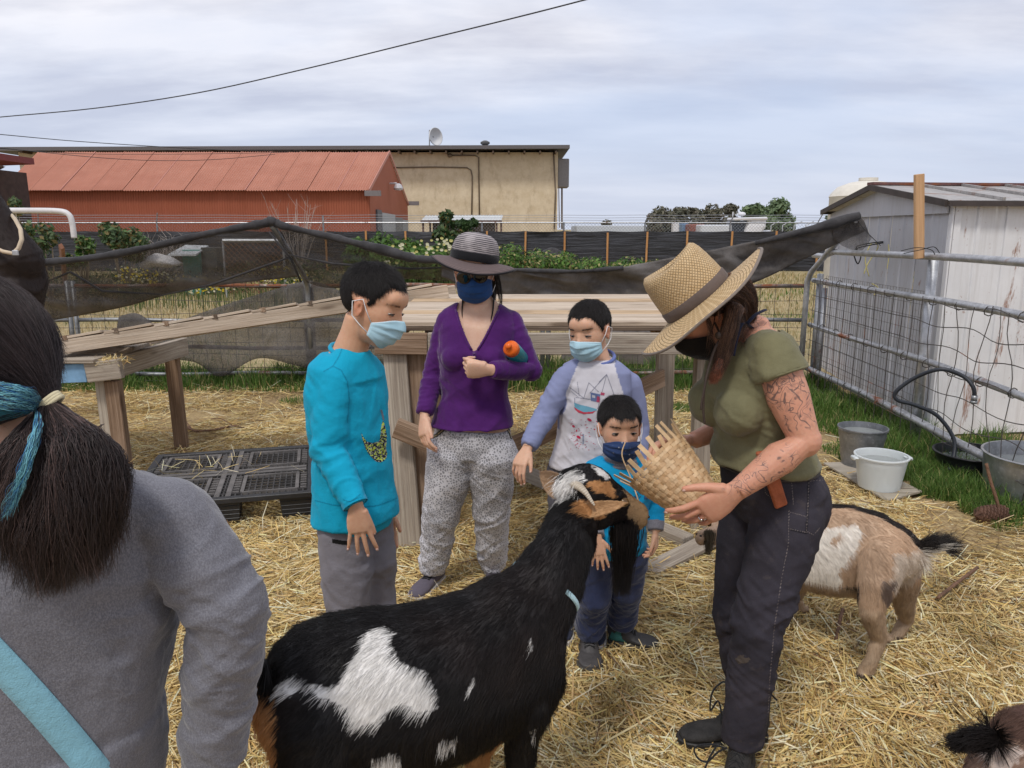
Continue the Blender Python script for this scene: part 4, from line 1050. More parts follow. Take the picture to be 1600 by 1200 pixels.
m=MB();m.beam((hx0-2,HY+9.2,hz+.12),(hx1+1.0,HY+9.2,hz+.32),22,.22);build(m,'roof',m_plain('roof_dark',(.035,.033,.035),.6),hb)
m=MB();m.beam((hx0-2,HY-1.85,hz+.14),(hx1+1.0,HY-1.85,hz+.34),.06,.34);build(m,'fascia',m_plain('fascia_grey',(.11,.10,.10),.6),hb)
for k in range(60):
 x=hx1-.3-k*1.5;m=MB();m.box((x,HY-.9,hz-.1),.14,1.7,.2)
 if x<hx0:break
 ob=build(m,'rafter',m_plain('rafter_brown',(.09,.06,.04),.8)if k==0 else rf_m,hb);rf_m=ob.data.materials[0]
pipe_m=m_plain('conduit',(.16,.12,.085),.7)
def conduit(q):
 m=MB();m.tube([P(u,v,HY-.1)for u,v in q],.07,6);build(m,'conduit',pipe_m,hb,True)
conduit([(612,262),(680,261),(730,262),(736,266),(738,275),(737,336)]);conduit([(703,243),(742,243),(748,246),(749,340)]);conduit([(865,238),(868,300),(866,358)])
m=MB();q=P(703,243,HY-.3);m.ball(q,.25,.2,.2);build(m,'wall_fitting',pipe_m,hb)
m=MB();q=P(885,271,HY+1);m.beam(q+A(-.35,1.5,0),q+A(-.35,-.6,0),1.15,2.75);build(m,'wall_unit',m_plain('unit_grey',(.20,.19,.19),.6),hb,bevel=.08)
m=MB();m.tube([P(878,290,HY+1),P(878,358,HY+1)],.09,6);m.tube([P(873,290,HY),P(874,356,HY)],.05,6);build(m,'downpipe',pipe_m,hb)
m=MB();q=P(758,228,HY+8);m.lathe(q+A(0,0,-.3),[(.3,0),(.3,.4),(.5,.5),(.5,.7),(.2,.85),(.01,.86)],12);build(m,'roof_vent',m_plain('vent_dark',(.09,.09,.09),.5),hb)
wcl=m_plain('cable_black',(.03,.03,.032),.6)
# dish
dd=thing('satellite_dish','white round microwave dish on the flat roof edge','dish',P(671,232,HY+3))
q=P(678,214,HY+3);m=MB();ax=unit(A(1,-.9,.08))
m.lathe(q,[(0.01,-.25),(.4,-.18),(.72,.02),(.86,.22),(.88,.34),(.84,.34),(.7,.12),(.01,-.1)],28,ax);build(m,'reflector',m_plain('dish_white',(.62,.62,.62),.5,.05),dd,True)
m=MB();b_=P(671,232,HY+3);m.tube([b_,P(671,204,HY+3)],.06,8);m.tube([P(671,213,HY+3),q],.05,6);m.box(P(672,208,HY+3),.2,.3,.6);build(m,'mast',m_plain('mast_grey',(.3,.3,.32),.5),dd)
# lean-to awning in front of the beige wall
aw=thing('awning','small lean-to awning with a white corrugated roof against the beige wall','shelter',P(722,355,60)*A(1,1,0))
m=MB();corrugated(m,P(657,344,59),P(783,344,59),P(786,336,62),P(664,337,62),26,.04);build(m,'roof',m_plain('awning_white',(.58,.60,.60),.6),aw)
br=m_plain('awning_post',(.10,.05,.035),.8)
for u in(661,672,776,783):
 m=MB();q=P(u,345,59.2 if u!=672 else 61);m.beam(q*A(1,1,0),q,.14,.14,(0,1,0));build(m,'post',br,aw)
m=MB();m.beam(P(657,345.5,59),P(784,345.5,59),.12,.14);build(m,'beam',br,aw)
m=MB();m.sheet([[P(676,366,61.5),P(774,366,61.5)],[P(676,346,61.5),P(774,346,61.5)]]);build(m,'back_panel',m_plain('lattice_brown',(.12,.09,.07),.9,.3,3),aw)
# maroon roofed hut at the far left edge
hut=thing('brown_hut','dark wooden hut with a maroon roof at the far left edge','hut',P(0,300,38)*A(1,1,0))
q=P(-82,262,38);m=MB();m.box((q[0],40,q[2]/2),3.2,3,q[2]);build(m,'wall',m_plain('hut_brown',(.055,.035,.03),.9,.3,3),hut)
m=MB();a_=P(-120,252,37.6);b_=P(17,247,37.6);m.beam(a_,b_,3.6,.3);build(m,'roof',m_plain('hut_maroon',(.17,.035,.035),.7),hut)
# far vehicles and low roofs on the skyline
def far_box(name,label,cat,u0,u1,v0,v1,Y,col,d=3):
 a_,b_=P(u0,v1,Y),P(u1,v0,Y);m=MB();m.box(((a_[0]+b_[0])/2,Y+d/2,b_[2]/2),b_[0]-a_[0],d,b_[2]);o=build(m,name,m_plain(name+'_paint',col,.6),bevel=.1);tag(o,label,cat)
truck=thing('white_boat','white cabin boat parked beyond the chain link fence','boat',P(1170,350,70)*A(1,1,0))
wp_=m_plain('boat_white',(.66,.66,.68),.4,.05)
m=MB();q0,q1=P(1146,345,70),P(1199,344,70)
m.beam(q0+A(0,1,.15),q1+A(0,1,.15),2.4,.28);build(m,'cabin_roof',wp_,truck,bevel=.1)
m=MB();m.loft([((q0[0]+1.55,71,.3),A(.7,0,0),A(0,1.1,0),4),((q0[0]+2.1,71,1.8),A(.95,0,0),A(0,1.1,0),4),((q0[0]+2.2,71,q0[2]+.1),A(.85,0,0),A(0,1.0,0),4)],16);build(m,'cabin',wp_,truck)
m=MB();m.box((q0[0]+.75,71.2,q0[2]-.55),1.6,1.6,1.1);build(m,'window',m_plain('dark_glass',(.03,.035,.05),.15),truck)
m=MB();m.loft([((q0[0]-2.5,71,1.0),A(.02,0,0),A(0,.2,0)),((q0[0]+.5,71,.4),A(0,0,1.0),A(0,1.2,0)),((q0[0]+3.6,71,.5),A(0,0,1.0),A(0,1.2,0))],14);build(m,'hull',wp_,truck,True)
m=MB();m.tube([q0+A(.2,1,.2),q0+A(.2,1,.8)],.05,6);m.ball(q0+A(1,1,.6),.35,.35,.2);build(m,'mast',wp_,truck)
far_box('trailer','low white trailer with dark windows left of the boat','trailer',1095,1144,351,362,70,(.55,.57,.6))
far_box('shipping_container','rusty red shipping container behind the chain link mesh','container',1078,1102,350,363,72,(.22,.07,.05))
far_box('blue_container','blue grey container between the red one and the trailer','container',1066,1077,349,363,74,(.12,.2,.32))
far_box('greenhouse','long pale low greenhouse roof on the skyline','greenhouse',900,1010,352,362,95,(.50,.54,.60),8)
far_box('utility_box','small white utility cabinet beyond the fence','cabinet',1052,1062,348,360,72,(.6,.6,.62),1)
for k in range(5):
 m=MB();q=P(1205+k*18,352,72);m.tube([q*A(1,1,0),q,q+A(.7,0,.35)],.05,6);tag(build(m,'pipe_rack',galv_l,smooth=True),['pale slanted rack pipe just right of the white boat','second slanted rack pipe from the white boat','middle slanted rack pipe of the five beyond the fence','fourth slanted rack pipe from the white boat','slanted rack pipe nearest the metal shed'][k],'pipe','rack pipes beyond the fence')
# ---- trees
def tree(label,u,vt,Y,wpx,cols,n,leaf,lob=5,group=None,base=0.0):
 top=P(u,vt,Y)[2];X=P(u,vt,Y)[0];r_=wpx/F_PX*Y
 t=thing('tree',label,'tree',(X,Y,0),group)
 m=MB();m.tube([(X,Y,0),(X+.1,Y,top*.35),(X-.1,Y,top*.7)],[.28,.2,.08],8)
 for k in range(4):a_=rng.uniform(0,6.28);m.tube([(X,Y,top*.3),(X+math.cos(a_)*r_*.6,Y+math.sin(a_)*r_*.4,top*.65)],[.12,.03],5)
 build(m,'trunk',bark,t,True)
 B=[]
 for k in range(lob):
  a_=rng.uniform(0,6.28);q=rng.uniform(.25,.8);rr_=r_*rng.uniform(.35,.6)
  B.append((X+math.cos(a_)*r_*q,Y+math.sin(a_)*r_*q*.7,max(rr_*.6,top-rr_*.9-rng.random()*top*.55),rr_,rr_,rr_*.9))
 B.append((X,Y,top-r_*.45,r_*.6,r_*.5,r_*.45))
 leaf_mass('crown',None,B,n,leaf,cols,parent=t,kind='thing')
OL=[(.15,.145,.10),(.19,.18,.13),(.12,.125,.09),(.22,.195,.15)];LG=[(.17,.24,.12),(.21,.28,.15),(.13,.19,.10)]  # far leaf colours, paled to paint in distance haze
tree('low olive brown tree at the left end of the far tree clump',1033,322,120,26,OL,2600,.35)
tree('rounded olive brown tree in the middle left of the far clump',1062,322,122,22,OL,2400,.35)
tree('small dark tree in the dip of the far clump',1083,325,125,12,OL,1400,.32)
tree('broad olive tree at the centre of the far clump',1115,318,118,32,OL,3200,.35,7)
tree('olive tree touching the centre tree on its right',1142,318,121,20,OL,2200,.35)
tree('light green tree left of the tallest far tree',1180,318,116,22,LG,2400,.35)
tree('tallest light green tree of the far clump',1218,309,112,27,LG,3400,.35,8)
tree('lone small grey green tree on the skyline beside the beige building',948,343,110,13,OL,700,.25)
tree('faint tree peeping out between the tank and the chain link fence',1299,326,120,8,LG,500,.3)
# shrubs in front of the cloth fence
def shrub(label,u,vt,Y,wpx,cols,n,leaf,stems=6,vb=None,lobes=None):
 top=P(u,vt,Y);t=thing('shrub',label,'shrub',(top[0],Y,0));r_=wpx/F_PX*Y;m=MB()
 B=[]
 for k in range(stems):
  a_=rng.uniform(0,6.28);e=A(top[0]+math.cos(a_)*r_*rng.uniform(.2,.85),Y+math.sin(a_)*r_*.5,top[2]*rng.uniform(.6,.96))
  m.tube([(top[0],Y,0),lerp(A(top[0],Y,0),e,.5)+A(.06*math.cos(a_*2),0,.1),e],[.022,.016,.006],5)
  B.append((e[0],e[1],e[2]-r_*.1,r_*.38,r_*.35,r_*.32))
 build(m,'stem',m_plain('stem_tan',(.30,.24,.17),.9),t,True);leaf_mass('leaves',None,B,n,leaf,cols,parent=t)
SG=[(.06,.11,.04),(.09,.15,.05),(.12,.17,.08),(.05,.08,.035),(.22,.17,.06)]
shrub('round bright shrub just above the black cloth on the left',122,368,17,26,GREEN+SG,900,.07,9)
shrub('leggy grey green shrub behind the left end of the shade cloth',185,347,18,42,SG,1100,.075,9)
shrub('sparse leggy shrub right beside the dark horse',65,338,16,34,SG,500,.07,8)
shrub('small bush sprig at the far left above the horse',18,292,15,20,SG,360,.075,4)
shrub('tall young castor plant rising behind the woman in the grey sun hat',705,318,22,26,DGREEN+SG,600,.10,10)
shrub('drooping dark leafed plant right of the tall castor plant',733,340,22,20,DGREEN,500,.11,5)
# bare twiggy bush
for(u,vt,Y,w,lb)in((462,302,26,34,'bare grey twiggy bush in front of the red barn'),(240,360,19,30,'dead branching twigs above the shade cloth')):
 top=P(u,vt,Y);m=MB()
 for k in range(26):
  a_=rng.normal(0,.5);L_=top[2]*rng.uniform(.5,1);b_=A(top[0],Y,0);mid_=b_+A(math.sin(a_)*L_*.3,rng.normal(0,.2),L_*.55);e=mid_+A(math.sin(a_)*w/F_PX*Y*rng.uniform(.3,1.1),rng.normal(0,.3),L_*.42)
  m.tube([b_,mid_,e],[.016,.010,.003],4)
  for j in range(3):s_=lerp(mid_,e,rng.random());m.tube([s_,s_+A(rng.normal(0,.25),rng.normal(0,.15),rng.uniform(.1,.4))],[.006,.002],3)
 tag(build(m,'bare_bush',m_plain('grey_twig',(.42,.36,.32),.9)),lb,'bush')
# white bent pipe rail at the left, rusty stake
tag(wiggle('bent_pipe',None,None,[P(u,v,14)for u,v in[(-40,329),(40,329),(92,330),(108,336),(113,350),(116,372)]],.05,m_plain('white_pipe',(.62,.60,.60),.5),8),'white bent steel pipe frame standing behind the horse','pipe')
m=MB();m.beam(G(105,470),P(96,385,13),.09,.06,(0,1,0));tag(build(m,'stake',m_plain('rusty_stake',(.22,.10,.06),.9,.3),bevel=.004),'rusty brown stake seen through the left end of the cloth','post')
# hutch
hu=thing('hutch','small green hutch with a pale sloping roof in the field','hutch',G(310,424)*A(1,1,0))
h0=P(285,424,19);wd=.68
m=MB();m.box(h0*A(1,1,0)+A(.22,.4,.55),.42,.7,1.1);build(m,'front',m_plain('hutch_green',(.10,.36,.30),.7),hu)
m=MB();m.box(h0*A(1,1,0)+A(.62,.45,.6),.38,.6,1.1);build(m,'cage',m_plain('hutch_dark',(.09,.095,.09),.8),hu)
ra_=P(262,400,18.7);rb_=P(306,400,18.7);rc_=P(326,386,19.6);rd_=P(290,385,19.6);m=MB();m.add([ra_,rb_,rc_,rd_]+[q+A(0,0,.04)for q in(ra_,rb_,rc_,rd_)],[(3,2,1,0),(4,5,6,7),(0,1,5,4),(1,2,6,5),(2,3,7,6),(3,0,4,7)]);build(m,'roof',m_plain('hutch_roof',(.62,.64,.65),.7),hu)
m=MB();q=P(245,406,18.5);m.loft([(q+A(-.3,0,-.1),A(0,.3,0),A(0,0,.12)),(q+A(0,0,0),A(0,.4,0),A(0,0,.16)),(q+A(.28,0,-.05),A(0,.4,0),A(0,0,.14)),(q+A(.5,0,-.1),A(0,.3,0),A(0,0,.03))],14);tag(build(m,'tarp',m_plain('pale_tarp',(.75,.72,.70),.8),smooth=True),'pale crumpled tarp heap left of the green hutch','tarp')
# lattice screen
la=thing('lattice_screen','brown diagonal lattice screen on a galvanised frame in the field','screen',G(395,430)*A(1,1,0));LYY=18.2
a_,b_=P(352,428,LYY),P(442,376,LYY);zb=.12
m=MB();m.tube([(a_[0],LYY,0),(a_[0],LYY,b_[2])],.03,6);m.tube([(a_[0],LYY,b_[2]),(b_[0],LYY,b_[2])],.045,6);m.tube([(b_[0],LYY,0),(b_[0],LYY,b_[2])],.03,6);build(m,'frame',galv_l,la)
m=MB();x=a_[0];H=b_[2]-zb
while x<b_[0]+H:
 for s in(0,1):
  xa,xb=(x,x-H)if s else(x-H,x);p_,q_=A(xa,LYY+.02*s,b_[2]),A(xb,LYY+.02*s,zb)
  lo,hi=0,1
  def clipx(P0,P1):
   t0,t1=0,1;dx_=P1[0]-P0[0]
   for lim,sg in((a_[0],1),(b_[0],-1)):
    f0,f1=(P0[0]-lim)*sg,(P1[0]-lim)*sg
    if f0<0 and f1<0:return None
    if f0<0:t0=max(t0,f0/(f0-f1))
    if f1<0:t1=min(t1,f0/(f0-f1))
   return(lerp(P0,P1,t0),lerp(P0,P1,t1))if t1>t0 else None
  c_=clipx(p_,q_)
  if c_ is not None:m.beam(c_[0],c_[1],.012,.035,(0,1,0))
 x+=.13
o=build(m,'lattice',m_plain('lattice_wood',(.20,.10,.06),.9),la);o['kind']='stuff'
# dark mound under cloth at the right, behind the woman in the straw hat
m=MB();q=G(858,428);m.loft([(q+A(0,0,.02),A(1.0,0,0),A(0,.6,0)),(q+A(0,0,.45),A(.7,0,0),A(0,.45,0)),(q+A(.05,0,.85),A(.3,0,0),A(0,.2,0)),(q+A(.05,0,.95),A(.05,0,0),A(0,.05,0))],24)
v,f,n_=fuse(m,.06,3);v=v+n_*(fbm(v*3,3,3)*.06)[:,None];tag(place('netting_heap',v,f,hem,smooth=True),'dark heap of netting on the field behind the shade cloth','heap')
q=P(985,590,8.6);m=MB();c_=G(990,590);c_=A(c_[0],9.4,0);m.loft([(c_,A(.75,0,0),A(0,.5,0)),(c_+A(0,0,.3),A(.55,0,0),A(0,.4,0)),(c_+A(0,0,.55),A(.2,0,0),A(0,.2,0))],24)
v,f,n_=fuse(m,.05,3);v=v+n_*(fbm(v*4,8,3)*.05)[:,None];tag(place('soil_heap',v,f,m_plain('dark_soil',(.11,.095,.085),.95,.3,9,bump=.6),smooth=True),'dark soil heap behind the back fence right of the boy in the raglan shirt','heap')
# power lines
def cable(label,pts,r_):
 wiggle('power_line',label,'power line',[P(u,v,Y)for u,v,Y in pts],r_,wcl,5)
cable('thick black power line sweeping across the sky to the top edge',[(-120,195,26),(0,183,25),(150,169,23.5),(310,145,22),(480,107,20.5),(640,68,19),(800,29,17.6),(925,-3,16.6),(1040,-34,15.8)],.016)
cable('thin power line dipping over the barn roof from the left edge',[(-60,205,34),(0,210,35),(110,220,37),(230,228,40),(340,234,43),(430,236,46),(480,236,48)],.018)
cable('lower thin cable running just under the first across the red roof',[(-60,226,36),(0,231,37),(150,246,38),(250,251,40),(340,249,42),(430,241,46)],.014)
cable('faint cable above the roof ridge at the left',[(-60,228,36),(0,232,37),(120,240,39),(250,241,41),(350,240,43),(450,238,46)],.012)
# ================================================================== GOATS
def uv(p):
 d=np.asarray(p)-A(0,0,CAM_H);dep=d[:,1]*cP-d[:,2]*sP;up=d[:,1]*sP+d[:,2]*cP
 return np.stack([800+F_PX*d[:,0]/dep,600-F_PX*up/dep],1)
def inpoly(q,poly):
 poly=np.array(poly,float);c=np.zeros(len(q),bool);j=len(poly)-1
 for i in range(len(poly)):
  a,b=poly[i],poly[j]
  if abs(b[1]-a[1])>1e-9:
   k=((a[1]>q[:,1])!=(b[1]>q[:,1]))&(q[:,0]<(b[0]-a[0])*(q[:,1]-a[1])/(b[1]-a[1])+a[0]);c^=k
  j=i
 return c
fur_mat=m_attr('fur',0.5,0.22);hide_mat=m_attr('hide',0.6,0.3)
hoof_m=m_plain('hoof',(.07,.055,.045),.6)
def m_horn_():
 m=NT('horn');g=m.attr('gc');w=m.n('TexWave',None,Scale=55.0,Distortion=2.0,Detail=2.0);m.nt.links.new(g,w.inputs['Vector'])
 c=m.mix(m.fac(m.noise(g,30,4),.3,.7),(.42,.35,.26),(.62,.55,.44));c=m.mix(m.math('MULTIPLY',w.outputs[1],.4),c,(.22,.17,.12))
 m.P(Base_Color=c,Roughness=.45);m.bump(w.outputs[1],.4,.003);return m.mat
horn_m=m_horn_()
def fur(name,v,f,parent,n,flow,colfn,length,rad=.0004,lift=.20,seed=1,wfn=None,k=4,clump=.15,mat=None):
 rs=np.random.default_rng(seed)
 w=wfn(v[f].mean(1))if wfn else None
 p,nn,fi=scatter(v,f,n,w,rs)
 fl=flow(p);fl=fl-nn*(fl*nn).sum(1)[:,None];fl/=np.linalg.norm(fl,axis=1)[:,None]+1e-9
 jit=np.stack([fbm(p*28+9*i,seed+i,2)for i in range(3)],1)*clump+rs.normal(0,.10,(n,3))
 fl=fl+jit
 L=(length(p)if callable(length)else np.full(n,length))*rs.uniform(.6,1.25,n)
 pts=[p-nn*.001]
 for i in range(1,k):
  t=i/(k-1)
  d=nn*(lift*t-.28*lift*t*t)+fl*(t+.15*t*t)
  q=p+d*L[:,None];q[:,2]-=.10*L*t*t;pts.append(q)
 col=colfn(p,nn)*rs.uniform(.75,1.25,n)[:,None]
 return curves(name,np.stack(pts,1),mat or fur_mat,parent,rad,np.clip(col,0,1))
def leafshape(base,tip,width,cup_n,name,parent,colfn,thick=.006,n=12,m_=9,cup=.35,mat=None,pinch=.25):
 """cupped ear: base -> tip, opening towards cup_n; closed solid"""
 d=tip-base;L=np.linalg.norm(d);y=d/L;s=unit(np.cross(y,cup_n));z=np.cross(s,y);V=[];
 for side in(1,-1):
  for i in range(n+1):
   t=i/n;w=width*(math.sin(math.pi*min(1,t*.86+.14)**0.8)**.7)*(1 if t<.98 else.3)+width*pinch*(1-t)**3*0
   for j in range(m_):
    a=(j/(m_-1)-.5)*2;off=cup*w*(a*a)*(1.5-t)+side*thick*.5*(1-a*a*.8)*(1-.5*t)
    V.append(base+y*L*t+s*a*w*.5+z*(off-cup*w*.4-.02*math.sin(t*3)*L))
 V=np.array(V);k=(n+1)*m_;ii=np.arange(k).reshape(n+1,m_)
 F1=np.stack([ii[:-1,:-1],ii[:-1,1:],ii[1:,1:],ii[1:,:-1]],-1).reshape(-1,4);F2=F1[:,::-1]+k
 rim=list(ii[0,:])+list(ii[1:,-1])+list(ii[-1,-2::-1])+list(ii[-2:0:-1,0]);rim=np.array(rim);r2=np.roll(rim,-1)
 F3=np.stack([r2,rim,rim+k,r2+k],1);F=np.concatenate([F1,F2,F3])
 nn=normals(V,F)
 o=place(name,V,F,mat or hide_mat,parent,True,{'Col':('FLOAT_COLOR',colfn(V,nn))})
 return o,V,F
def goat(label,st,chains,neck,head,colfn,horns=None,ears=None,tail=None,beard=None,furn=40000,furlen=.022,name='goat',vox=.0065,seed=3,eye=True,cutfur=None,group=None):
 """st: body stations (centre, half width, half height); chains: leg joint lists with radii; neck: [(p, r)]; head: (pos, fwd, up, scale)"""
 cen=np.mean([s[0]for s in st],0);t=thing(name,label,'goat',(cen[0],cen[1],min(c[0][-1][2]for c in chains)if chains else 0),group)
 ax=unit((st[-1][0]-st[0][0])*A(1,1,0));side=A(-ax[1],ax[0],0)
 m=MB();secs=[]
 for i,(c,w,h)in enumerate(st):
  a=st[min(i+1,len(st)-1)][0]-st[max(i-1,0)][0];a=unit(a);u_=unit(np.cross(a,side));u_=u_ if u_[2]>0 else-u_
  secs.append((c,side*w,u_*h,2.15))
 m.loft(secs,28)
 for c,r in chains:m.tube(c,r,12)
 for c,r in chains:
  for p_,q_ in zip(c,r):m.ball(p_,q_*.98,n=10)
 if neck:m.tube([p for p,r in neck],[r for p,r in neck],18,flat=1.0);[m.ball(p,r*.98,n=12)for p,r in neck]
 hd=None
 if head:
  hp,hf,hu,hs=head;hf=unit(hf);hss=unit(np.cross(hf,hu));hu=np.cross(hss,hf)
  def H(f_,s_,u_):return hp+(hf*f_+hss*s_+hu*u_)*hs
  ex=(hf,hss,hu)
  m.ball(H(.01,0,.005),.070*hs,.055*hs,.058*hs,ex,18)
  m.loft([(H(.0,0,-.005),hss*.050*hs,hu*.062*hs,2.2),(H(.06,0,-.012),hss*.046*hs,hu*.056*hs,2.3),(H(.11,0,-.022),hss*.034*hs,hu*.043*hs,2.3),(H(.16,0,-.032),hss*.028*hs,hu*.035*hs,2.4),(H(.192,0,-.040),hss*.025*hs,hu*.031*hs,2.2),(H(.207,0,-.044),hss*.016*hs,hu*.020*hs)],20)
  for s_ in(-1,1):
   m.ball(H(.062,s_*.040,.022),.022*hs,.014*hs,.017*hs,ex,10)
   m.ball(H(.045,s_*.036,-.035),.04*hs,.018*hs,.03*hs,ex,12)
   m.ball(H(.185,s_*.016,-.026),.016*hs,.010*hs,.012*hs,ex,8)
  m.ball(H(.170,0,-.064),.026*hs,.019*hs,.016*hs,ex,10)
  hd=(H,ex,hs)
 v,f,n_=fuse(m,vox,4)
 if hd:
  H,ex,hs=hd
  for s_ in(-1,1):
   for c_,r_,a_ in((H(.074,s_*.050,.010),.011*hs,.007*hs),(H(.200,s_*.014,-.030),.006*hs,.006*hs),(H(.110,s_*.03,-.055),.02,.0)):
    v-=n_*(a_*np.exp(-((v-c_)**2).sum(1)/(2*r_*r_)))[:,None]
  ml=np.abs((v-H(.195,0,-.053))@ex[2]);on=((v-H(.17,0,-.05))@ex[0]);w=np.exp(-(ml/(.003*hs))**2)*sstep(-.04*hs,-.02*hs,on)
  v-=n_*(w*.003*hs)[:,None]
 v+=n_*(fbm(v*14,seed,3)*.003)[:,None];n_=normals(v,f)
 body=place('body',v,f,hide_mat,t,True,{'Col':('FLOAT_COLOR',colfn(v,n_))})
 npts=np.array([p for p,r in neck])if neck else None
 def flow(p):
  d=-ax[None]*.75+A(0,0,-.65)+0*p
  low=sstep(.05,.0,p[:,2]-(st[1][0][2]-st[1][2]))[:,None];d=d*(1-low)+A(0,0,-1)*low-ax*.15*low
  if neck:
   tt,dd=seg_t(p,npts[0],npts[-1]);w=(sstep(0.15,.4,tt)*sstep(.17,.10,dd))[:,None];d=d*(1-w)+(unit(npts[0]-npts[-1])*.9+A(0,0,-.25))*w
  if hd:
   H,ex,hs=hd;r=((p-H(.06,0,0))@ex[0])/hs;on=(np.linalg.norm(p-H(.07,0,0),axis=1)<.15*hs)[:,None];d=np.where(on,-ex[0][None]*.9+A(0,0,-.3),d)
  return d
 def ln(p):
  L=np.full(len(p),furlen)
  if hd:
   H,ex,hs=hd;d_=np.linalg.norm(p-H(.09,0,-.01),axis=1)/hs;L*=np.where(d_<.13,.35,1);L*=np.where(((p-H(.15,0,0))@ex[0])>0,np.where(d_<.2,.6,1),1)
  L*=np.where(p[:,2]-t.location[2]<.3*(cen[2]-t.location[2]),.5,1)
  return L
 def wf(p):
  w=np.ones(len(p))
  if hd:H,ex,hs=hd;w=np.where(np.linalg.norm(p-H(.09,0,-.01),axis=1)<.16*hs,2.2,1)
  if cutfur is not None:w=w*cutfur(p)
  return w
 fo=fur('coat',v,f,t,furn,flow,colfn,ln,seed=seed,wfn=wf);
 if hd and eye:
  H,ex,hs=hd
  for s_ in(-1,1):
   m=MB();m.ball(H(.075,s_*.0530,.016),.0125*hs,.008*hs,.0105*hs,ex,14);build(m,'eye',eye_amber,t,True)
   m=MB();m.ball(H(.2005,s_*.0135,-.030),.007*hs,.006*hs,.0042*hs,ex,10);build(m,'nostril',nose_m,t,True)
  m=MB();m.tube([H(.150,.027,-.052),H(.178,.022,-.053),H(.196,.010,-.055),H(.200,0,-.056),H(.196,-.010,-.055),H(.178,-.022,-.053),H(.150,-.027,-.052)],.0022*hs,6);build(m,'mouth',nose_m,t,True)
 if hd and ears:
  for(b_,tip,w_,cn,c_)in ears:
   o,V,F=leafshape(b_,tip,w_,cn,'ear',t,c_,thick=.007)
   d_=unit(tip-b_)
   fur('ear_fur',V,F,o,2600,lambda p:np.tile(d_,(len(p),1)),c_,.007,.0003,.3,seed+5)
 if horns:
  for pts,r_ in horns:
   m=MB();q=[]
   P_=[np.asarray(a_,float)for a_ in pts]
   for i in range(len(P_)-1):
    a_,b_,c_,d_=P_[max(i-1,0)],P_[i],P_[i+1],P_[min(i+2,len(P_)-1)]
    for tt in np.linspace(0,1,8,endpoint=False):q.append(.5*(2*b_+(c_-a_)*tt+(2*a_-5*b_+4*c_-d_)*tt*tt+(-a_+3*b_-3*c_+d_)*tt**3))
   q.append(P_[-1]);k=len(q);m.tube(q,[r_*(1-(i/(k-1))**1.3*.85)*(1+.05*math.sin(i*2.1))for i in range(k)],14,flat=.72);build(m,'horn',horn_m,t,True)
 if tail:
  pts,r_,tc,L_,n_t=tail;pts=[np.asarray(q,float)for q in pts]
  m=MB();m.tube(pts,[r_*(1-.6*i/(len(pts)-1))for i in range(len(pts))],10);v2,f2,n2=fuse(m,.005,2)
  o=place('tail',v2,f2,hide_mat,t,True,{'Col':('FLOAT_COLOR',tc(v2,n2))});dr=unit(pts[-1]-pts[0]);fur('tail_hair',v2,f2,o,n_t,lambda p:np.tile(dr*1.0,(len(p),1)),tc,L_,.0006,.28,seed+2,clump=.25,k=5)
 if beard:
  c_,w_,L_,n_b,bc,dirn=beard;rs=np.random.default_rng(seed+8);n=n_b
  p=c_+rs.normal(0,1,(n,3))*A(*w_);cl=np.floor(rs.random(n)*40);L=L_*rs.uniform(.6,1.1,n)
  sway=np.stack([np.sin(cl*2.1),np.cos(cl*3.3),0*cl],1)*.10;pts=[p]
  for i in range(1,6):
   tt=i/5;cc_=c_+dirn*L_*tt;q=p+(unit(dirn)[None]+sway*tt)*(L*tt)[:,None];q=q+(c_-p)*(.80*tt*tt)*A(1,1,0);pts.append(q+rs.normal(0,.003,(n,3))*tt)
  curves('beard',np.stack(pts,1),fur_mat,t,.0006,np.clip(np.tile(A(*bc),(n,1))*rs.uniform(.6,1.4,n)[:,None],0,1))
 return t,v,f
nose_m=m_plain('dark_nose_skin',(.02,.013,.012),.5)
em=NT('goat_eye');em.P(Base_Color=(.10,.055,.02),Roughness=.08);eye_amber=em.mat
# ---- the big black and white doe in front
BK,WH,TN=A(.0075,.0062,.0062),A(.70,.68,.65),A(.46,.23,.09)
def S(u,vt,vb,Y,w,hmul=1.0):
 c=P(u,(vt+vb)/2,Y);top=P(u,vt,Y);bot=P(u,vb,Y);e=np.linalg.norm(top-bot)/2;th=math.atan2(CAM_H-c[2],Y)
 ap=np.linalg.norm(top-bot)/2*math.cos(th)
 h=math.sqrt(max(1e-4,ap**2-(w*math.sin(th))**2))/math.cos(th)
 return(c,w,h*hmul)
patch=[(420,690),(440,680),(480,676),(520,690),(500,740),(530,790),(560,820),(600,832),(640,850),(655,880),(680,910),(685,980),(640,985),(600,990),(560,965),(540,960),(500,985),(490,1000),(480,1040),(455,1020),(430,1030),(400,1040),(370,1050),(350,1010),(330,980),(310,960),(270,945),(240,930),(215,915),(190,900),(160,905),(130,930),(95,920),(92,900),(100,880),(120,855),(140,850),(165,865),(190,880),(225,885),(260,900),(290,895),(310,890),(330,860),(340,830),(370,790),(385,770),(400,740)]
patch=[(400+x/2.4,700+y/2.4)for x,y in patch]
small=[[(1020,715),(1030,712),(1034,750),(1026,765),(1020,750)],[(815,868),(826,862),(828,890),(815,915),(806,905)],[(690,1105),(745,1085),(757,1100),(740,1120),(700,1150),(680,1130)],[(440,1165),(540,1150),(545,1230),(440,1230)],[(1035,1060),(1055,1055),(1050,1075),(1036,1082)]]
small=[[(400+x/2.4,700+y/2.4)for x,y in q]for q in small]
hp1=P(908,769,1.93);hf1=unit(P(1012,784,2.05)-hp1);
